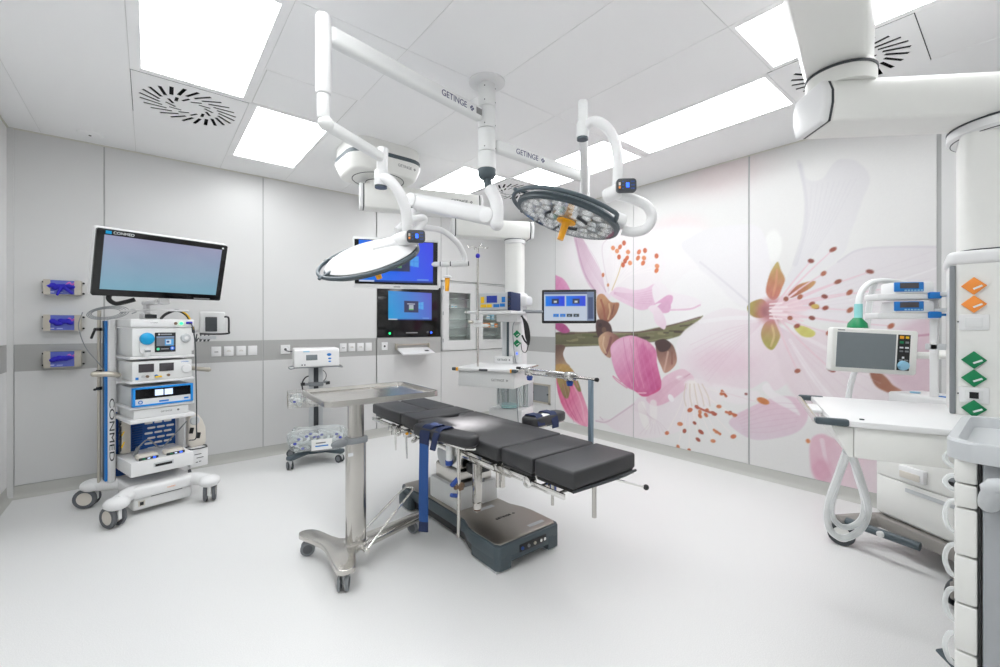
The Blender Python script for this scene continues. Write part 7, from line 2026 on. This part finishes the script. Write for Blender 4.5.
for sx in (-1, 1): m.tube([(sx * 0.20, -0.14, 0.98), (sx * 0.245, -0.15, 0.972), (sx * 0.25, 0.10, 0.972), (sx * 0.20, 0.12, 0.98)], 0.006, 6, 4)
m.build('top_plate', 'mid_grey', DS)
for pts in ([(0.05, 0.03, 0.95), (0.10, 0.03, 0.90), (0.10, 0.03, 0.84), (0.06, 0.03, 0.80)], [(-0.05, 0.03, 0.88), (-0.10, 0.02, 0.86), (-0.13, 0.0, 0.80), (-0.12, -0.02, 0.70)]):
    m = MB(); m.tube(pts, 0.007 if pts[0][0] < 0 else 0.004, 6, 6); m.build('cable', 'black', DS)
# wire basket
m = MB()
def wire(a, b): m.tube([a, b], 0.0025, 5, 0)
bx0, bx1, by0, by1, bz0, bz1 = -0.27, 0.23, -0.26, -0.04, 0.60, 0.745
for z in (bz0, bz0 + 0.05, bz0 + 0.10, bz1):
    m.tube([(bx0, by0, z), (bx1, by0, z), (bx1, by1, z), (bx0, by1, z)], 0.003, 5, 1, closed=True)
for k in range(13):
    x = bx0 + (bx1 - bx0) * k / 12
    wire((x, by0, bz0), (x, by0, bz1)); wire((x, by1, bz0), (x, by1, bz1)); wire((x, by0, bz0), (x, by1, bz0))
for k in range(6):
    y = by0 + (by1 - by0) * k / 5
    wire((bx0, y, bz0), (bx0, y, bz1)); wire((bx1, y, bz0), (bx1, y, bz1)); wire((bx0, y, bz0), (bx1, y, bz0))
bk = m.build('wire_basket', 'chrome', DS); bk['kind'] = 'stuff'
def crumple(m, c, s, seed, n=14):
    t = bmesh.new(); bmesh.ops.create_icosphere(t, subdivisions=3, radius=1.0)
    rr = random.Random(seed); ph = [(rr.uniform(2, 6), rr.uniform(2, 6), rr.uniform(2, 6), rr.uniform(0, 6)) for _ in range(5)]
    for v in t.verts:
        f = 1 + sum(0.07 * math.sin(a * v.co.x + b * v.co.y + cc * v.co.z + d) for a, b, cc, d in ph)
        v.co = Vector((v.co.x * s[0] * f, v.co.y * s[1] * f, v.co.z * s[2] * f)) + Vector(c)
    m._add(t)
RS = Matrix.Translation((1.36, 4.72, 0)) @ Matrix.Rotation(R(-11), 4, 'Z')
for i, (x, y, l) in enumerate(((-0.185, -0.15, 'crumpled clear bag at the end of the wire basket'), (-0.02, -0.16, 'crumpled white packet in the wire basket beside the stand column'))):
    t = thing('packet', l, 'packet', RS @ V(x, y, 0.605), -11 + 20 * i, 'packets in the wire basket')
    m = MB(); crumple(m, (0, 0, 0.06), (0.075, 0.07, 0.055), 5 + i); m.build('wrapping', 'clear_plastic' if i == 0 else 'paper', t, angle=20)
    MB().box((0.0, 0, 0.05), (0.06, 0.05, 0.05), bev=0.01).build('contents', 'paper', t)
    MB().box((-0.03, -0.064, 0.05), (0.03, 0.008, 0.02), bev=0.003).build('imprint', 'plastic_bag_blue', t)
t = thing('tubing_bag', 'large clear bag full of tubing with blue connectors on the stand base', 'bag', RS @ V(0.0, -0.155, 0.1405), -11)
tb = bmesh.new(); bmesh.ops.create_cube(tb, size=2.0); bmesh.ops.subdivide_edges(tb, edges=list(tb.edges), cuts=11, use_grid_fill=True)
rr = random.Random(77); ph = [(rr.uniform(10, 45), rr.uniform(10, 45), rr.uniform(10, 45), rr.uniform(0, 6)) for _ in range(7)]
for v in tb.verts:
    q = v.co.copy(); r_ = max(abs(q.x), abs(q.y), abs(q.z)) / max(1e-6, (abs(q.x) ** 5 + abs(q.y) ** 5 + abs(q.z) ** 5) ** 0.2)
    q = Vector((q.x * 0.255, q.y * 0.11, q.z * 0.115)) * r_
    f = 1 + sum(0.035 * math.sin(a * q.x + b * q.y + c * q.z + d) for a, b, c, d in ph)
    v.co = Vector((q.x * f, q.y * f, max(-0.115, q.z * f))) + Vector((0, 0, 0.116))
m = MB(); m._add(tb); m.build('wrapping', 'clear_plastic', t, angle=20)
for k in range(7):
    x = -0.19 + 0.063 * k
    m = MB(); m.tube([(x + 0.045 * math.cos(a * 1.1), -0.02 + 0.05 * math.sin(a * 1.1), 0.035 + 0.016 * a) for a in range(9)], 0.013, 8, 4); m.build('tubing', 'hose', t)
for k in range(13):
    x = -0.21 + 0.035 * k
    MB().sphere((x, -0.085, rr.uniform(0.04, 0.19)), 0.013, (1.3, 0.7, 1.0), 8).build('connector', 'plastic_bag_blue', t)
t = thing('info_card', 'white card with blue lettering leaning on the clear bags of the stand', 'card', RS @ V(0.03, -0.29, 0.19), -11)
MB().b2((-0.095, 0, -0.02), (0.095, 0.004, 0.085)).build('sheet', 'paper', t)
MB().box((0.0, -0.0008, 0.02), (0.12, 0.0015, 0.012)).build('lettering_bar', 'blue', t)
MB().box((-0.01, -0.0008, 0.05), (0.09, 0.0015, 0.012)).build('lettering_bar', 'lettering_grey', t)
# device on top
TD = thing('tourniquet_device', 'white bench device with grey display and three blue keys on the rolling stand', 'medical device', RS @ V(0, 0, 0.9855), -11)
m = MB(); m.prism([(-0.155, 0.0), (0.16, 0.0), (0.16, 0.185), (-0.115, 0.185), (-0.135, 0.17)], -0.215, 0.215, bev=0.012, seg=3, M=Matrix(((0, 0, 1, 0), (1, 0, 0, 0), (0, 1, 0, 0), (0, 0, 0, 1)))); m.build('housing', 'white', TD)
RT_ = Matrix.Rotation(R(-6.7), 4, 'X')
def face(o_, x, z, s, mt, nm, r=False):
    yy = -0.156 + (z / 0.17) * 0.020
    m = MB(Matrix.Translation((x, yy, z)) @ RT_)
    if r: m.sphere((0, 0, 0), s[0] / 2, (1, 0.25, s[1] / s[0]), 12)
    else: m.box((0, 0, 0), (s[0], 0.004, s[1]), bev=0.001)
    return m.build(nm, mt, TD)
face(TD, -0.05, 0.095, (0.105, 0.055), 'lcd_grey', 'display')
face(TD, 0.115, 0.12, (0.045, 0.03), 'blue', 'key', True); face(TD, 0.12, 0.08, (0.032, 0.018), 'blue', 'key', True); face(TD, 0.12, 0.05, (0.028, 0.016), 'blue', 'key', True)
face(TD, -0.10, 0.155, (0.06, 0.010), 'pale_blue', 'marking')
for x in (-0.14, -0.115): face(TD, x, 0.022, (0.012, 0.012), 'black', 'port')

# ------------------------------------------------------------ ventilator by the blossom wall
VN = thing('anaesthesia_machine', 'white anaesthesia machine with drawers on taupe legs at the blossom wall', 'anaesthesia machine', (3.69, 0.235, 0), -121.8)
pm('taupe', (150, 146, 141), 0.45)
m = MB()
m.b2((-0.30, -0.25, 0.20), (0.30, 0.25, 0.90), bev=0.03, seg=4); m.build('body', 'warm_white', VN)
m = MB()
for sx in (-1, 1):
    m.tube([(sx * 0.20, 0.1, 0.16), (sx * 0.29, -0.25, 0.15), (sx * 0.335, -0.48, 0.13)], 0.045, 10, 5)
    m.tube([(sx * 0.20, 0.0, 0.16), (sx * 0.29, 0.24, 0.15)], 0.045, 10, 5)
m.b2((-0.28, -0.28, 0.12), (0.28, 0.24, 0.20), bev=0.02); m.build('chassis', 'taupe', VN)
for x, y, yw in ((-0.335, -0.50, -46), (0.335, -0.50, 0), (-0.29, 0.24, 70), (0.29, 0.24, 10)):
    caster(VN, x, y, 0.072, 0.02, 0.026, yw, 0.15, hood='taupe', tyre='dark_grey', hub='warm_white')
m = MB(); m.tube([(-0.29, -0.46, 0.155), (-0.13, -0.42, 0.16), (0.05, -0.35, 0.155)], 0.024, 10, 5); m.build('brake_bar', 'slate', VN)
m = MB(); m.cyl((-0.10, -0.445, 0.16), (-0.10, -0.41, 0.16), 0.018, n=12, bev=0.003); m.build('brake_hub', 'satin_white', VN)
lw = MB(); lw.b2((-0.27, -0.262, 0.225), (0.27, -0.248, 0.455), bev=0.004); lw = lw.build('drawer_front', 'warm_white', VN)
MB().b2((-0.10, -0.266, 0.405), (0.22, -0.260, 0.428), bev=0.002).build('drawer_pull', 'light_grey', lw)
up = MB(); up.b2((-0.27, -0.262, 0.461), (0.27, -0.248, 0.72), bev=0.004); up = up.build('drawer_front', 'warm_white', VN)
m = MB(); m.b2((-0.12, -0.29, 0.485), (0.02, -0.26, 0.565), bev=0.008); m.build('absorber_latch', 'white', up)
m = MB(); m.b2((-0.11, -0.296, 0.495), (0.0, -0.288, 0.535), bev=0.006); m.build('latch_handle', 'beige_device', up)
m = MB(); m.b2((0.12, -0.265, 0.52), (0.155, -0.260, 0.575)); m.build('switch', 'mid_grey', up)
m = MB(); m.b2((0.126, -0.268, 0.53), (0.149, -0.264, 0.55)); m.build('switch_rocker', 'black', up)
m = MB(); m.b2((-0.26, -0.20, 0.895), (0.22, 0.05, 0.985), bev=0.015, seg=3); tp_ = m.build('top_module', 'white', VN)
MB().cyl((-0.16, -0.12, 0.985), (-0.16, -0.12, 0.993), 0.025, n=16, bev=0.002).build('dial', 'pale_blue', tp_)
MB().box((0.0, -0.12, 0.987), (0.06, 0.03, 0.004)).build('dial', 'blue', tp_)
m = MB(); m.b2((0.0, 0.08, 0.89), (0.06, 0.14, 1.50), bev=0.008); m.b2((-0.16, 0.02, 1.20), (0.06, 0.13, 1.25), bev=0.008); m.build('mast', 'warm_white', VN)
m = MB(); m.tube([(0.05, -0.1, 1.0), (0.18, -0.14, 1.04), (0.2, -0.1, 1.14), (0.12, -0.06, 1.17)], 0.010, 8, 6); m.build('cable', 'hose', VN)
# monitor of the machine
IVN = Matrix.Rotation(R(121.8), 4, 'Z') @ Matrix.Translation((-3.69, -0.235, 0))
MM = IVN @ Matrix.Translation((3.426, 0.586, 1.247)) @ Matrix.Rotation(R(-46), 4, 'Z') @ Matrix.Rotation(R(3), 4, 'Y')
fl = Matrix(((1, 0, 0, 0), (0, 0, -1, 0), (0, 1, 0, 0), (0, 0, 0, 1)))
m = MB(MM); m.prism(rrect(0.48, 0.27, 0.015, 3), -0.05, 0.0, bev=0.008, M=fl); mon = m.build('monitor', 'warm_white', VN)
MB(MM).b2((-0.212, -0.0015, -0.108), (0.118, 0.001, 0.108)).build('screen', 'lcd_grey', mon)
MB(MM).b2((0.128, -0.0015, -0.108), (0.196, 0.001, 0.108)).build('key_panel', 'black', mon)
MB(MM).cyl((0.16, 0, -0.078), (0.16, -0.022, -0.078), 0.030, 0.026, n=24, bev=0.003).build('dial', 'pale_blue', mon)
for x, z, s, mt in ((0.148, 0.092, (0.022, 0.018), 'amber'), (0.178, 0.092, (0.018, 0.014), 'yellow'), (0.148, 0.062, (0.02, 0.014), 'green'), (0.178, 0.062, (0.018, 0.012), 'mid_grey'), (0.148, 0.03, (0.02, 0.01), 'lettering_white'), (0.178, 0.03, (0.02, 0.01), 'lettering_white'), (0.148, 0.008, (0.02, 0.01), 'mid_grey'), (0.178, 0.008, (0.02, 0.01), 'mid_grey'), (0.16, -0.03, (0.012, 0.012), 'lettering_white'), (0.148, -0.046, (0.02, 0.008), 'mid_grey'), (0.178, -0.046, (0.02, 0.008), 'mid_grey')):
    MB(MM).box((x, -0.002, z), (s[0], 0.002, s[1])).build('key', mt, mon)
MB(MM).box((-0.19, -0.0008, 0.12), (0.04, 0.001, 0.006)).build('lettering_bar', 'mid_grey', mon)
m = MB(IVN); m.tube([(3.48, 0.64, 1.22), (3.63, 0.52, 1.22), (3.76, 0.16, 1.22)], 0.022, 10, 5); m.build('monitor_arm', 'warm_white', VN)
# breathing circuit
m = MB(IVN); m.tube([(3.513, 0.680, 1.374), (3.518, 0.676, 1.566), (3.553, 0.648, 1.656), (3.622, 0.591, 1.688), (3.814, 0.499, 1.673), (4.010, 0.403, 1.605)], 0.018, 10, 6); bh = m.build('breathing_hose', 'hose', VN)
m = MB(IVN); m.tube([(3.597, 0.611, 1.681), (3.612, 0.638, 1.568), (3.612, 0.664, 1.309), (3.610, 0.730, 1.042), (3.590, 0.747, 0.910)], 0.017, 10, 6); m.build('breathing_hose', 'clear_hose', VN)
MB(IVN).cyl((3.503, 0.676, 1.451), (3.503, 0.676, 1.540), 0.022, n=14).build('connector', 'teal_liquid', bh)
MB(IVN).lathe([(0, 0), (0.055, 0), (0.05, 0.03), (0.022, 0.065), (0, 0.065)], (3.498, 0.680, 1.387), (0, 0, 1), 18).build('breathing_bag', 'green', bh)
# hoses hanging below the pendant shelf
HS = thing('breathing_hoses', 'pale translucent double hose hanging in a loop below the pendant shelf', 'hose', (2.204, 0.458, 0.887))
W = Matrix.Translation(-Vector(HS.location))
m = MB(W); m.tube([(2.188, 0.458, 0.894), (2.362, 0.523, 0.750), (2.630, 0.627, 0.505), (2.696, 0.638, 0.367), (2.751, 0.593, 0.315), (2.793, 0.533, 0.366), (2.785, 0.500, 0.480), (2.473, 0.472, 0.718), (2.223, 0.456, 0.888)], 0.016, 10, 7); m.build('hose_outer', 'clear_hose', HS)
m = MB(W); m.tube([(2.204, 0.458, 0.891), (2.455, 0.551, 0.677), (2.667, 0.623, 0.471), (2.731, 0.609, 0.387), (2.779, 0.570, 0.372), (2.801, 0.526, 0.427), (2.744, 0.508, 0.538), (2.449, 0.478, 0.739), (2.239, 0.456, 0.885)], 0.014, 10, 7); m.build('hose_inner', 'clear_hose', HS)

# ------------------------------------------------------------ drawer cart at the right
DC = thing('drawer_cart', 'grey medication cart with white drawer fronts and loop handles', 'medical cart', (1.995, -0.16, 0))
hx = 0.255
m = MB(); m.b2((-hx, -0.29, 0.13), (hx, 0.235, 1.04), bev=0.008); m.build('body', 'cart_grey', DC)
MB().b2((-hx + 0.004, 0.236, 0.13), (hx - 0.004, 0.243, 1.03)).build('drawer_gap', 'black', DC)
zz = [1.035, 0.963, 0.896, 0.763, 0.630, 0.498, 0.366, 0.234, 0.14]
for a, b in zip(zz[:-1], zz[1:]):
    d_ = MB(); d_.b2((-hx, 0.243, b + 0.003), (hx, 0.287, a - 0.001), bev=0.006); d_ = d_.build('drawer', 'warm_white', DC)
    h = min(0.05, (a - b) * 0.42); zc = (a + b) / 2
    if a - b < 0.1: h = 0.022
    m = MB(); m.tube([(-0.12, 0.283, zc + h), (-0.12, 0.306, zc + h * 0.8), (-0.12, 0.316, zc), (-0.12, 0.306, zc - h * 0.8), (-0.12, 0.283, zc - h)], 0.0065, 10, 6)
    m.build('handle', 'clear_hose', d_)
m = MB(); m.prism(rrect(0.535, 0.60, 0.06, 5, 0, 0.0), 1.035, 1.050, bev=0.003); tp2 = m.build('top_tray', 'light_grey', DC)
m = MB()
oo = rrect(0.545, 0.61, 0.065, 6); ii = rrect(0.50, 0.565, 0.05, 6)
t_ = bmesh.new(); n = len(oo)
r0 = [t_.verts.new((p[0], p[1], 1.030)) for p in oo]; r1 = [t_.verts.new((p[0], p[1], 1.078)) for p in oo]
r1b = [t_.verts.new((p[0] * 0.985, p[1] * 0.985, 1.084)) for p in oo]; r2 = [t_.verts.new((p[0], p[1], 1.083)) for p in ii]; r3 = [t_.verts.new((p[0] * 0.97, p[1] * 0.97, 1.05)) for p in ii]
r4 = [t_.verts.new((p[0] * 0.9, p[1] * 0.9, 1.030)) for p in oo]
for a, b in ((r0, r1), (r1, r1b), (r1b, r2), (r2, r3), (r4, r0)):
    for k in range(n): t_.faces.new((a[k], a[(k + 1) % n], b[(k + 1) % n], b[k]))
bmesh.ops.recalc_face_normals(t_, faces=t_.faces)
m._add(t_); m.build('tray_rim', 'light_grey', tp2)
m = MB(); m.tube([(-0.25, 0.222, 0.925), (-0.275, 0.222, 0.93), (-0.30, 0.214, 0.965), (-0.305, 0.18, 0.99), (-0.305, -0.15, 0.99), (-0.30, -0.19, 0.965), (-0.275, -0.20, 0.93), (-0.25, -0.20, 0.925)], 0.021, 14, 6); m.build('push_handle', 'light_grey', DC)
for x, y, yw in ((-0.20, -0.22, 10), (-0.20, 0.20, 30), (0.21, -0.22, 70), (0.21, 0.21, 50)):
    caster(DC, x, y, 0.06, 0.02, 0.026, yw, 0.135, hood='mid_grey', tyre='rubber', hub='mid_grey')
m = MB(); m.box((0.235, 0.325, 0.19), (0.03, 0.10, 0.012), rot=(R(25), 0, R(-30)), bev=0.005); m.box((0.22, 0.27, 0.14), (0.05, 0.06, 0.06), bev=0.008); m.build('brake_pedal', 'slate', DC)
m = MB(); m.b2((-0.23, -0.26, 0.12), (0.23, 0.22, 0.135)); m.build('underplate', 'mid_grey', DC)
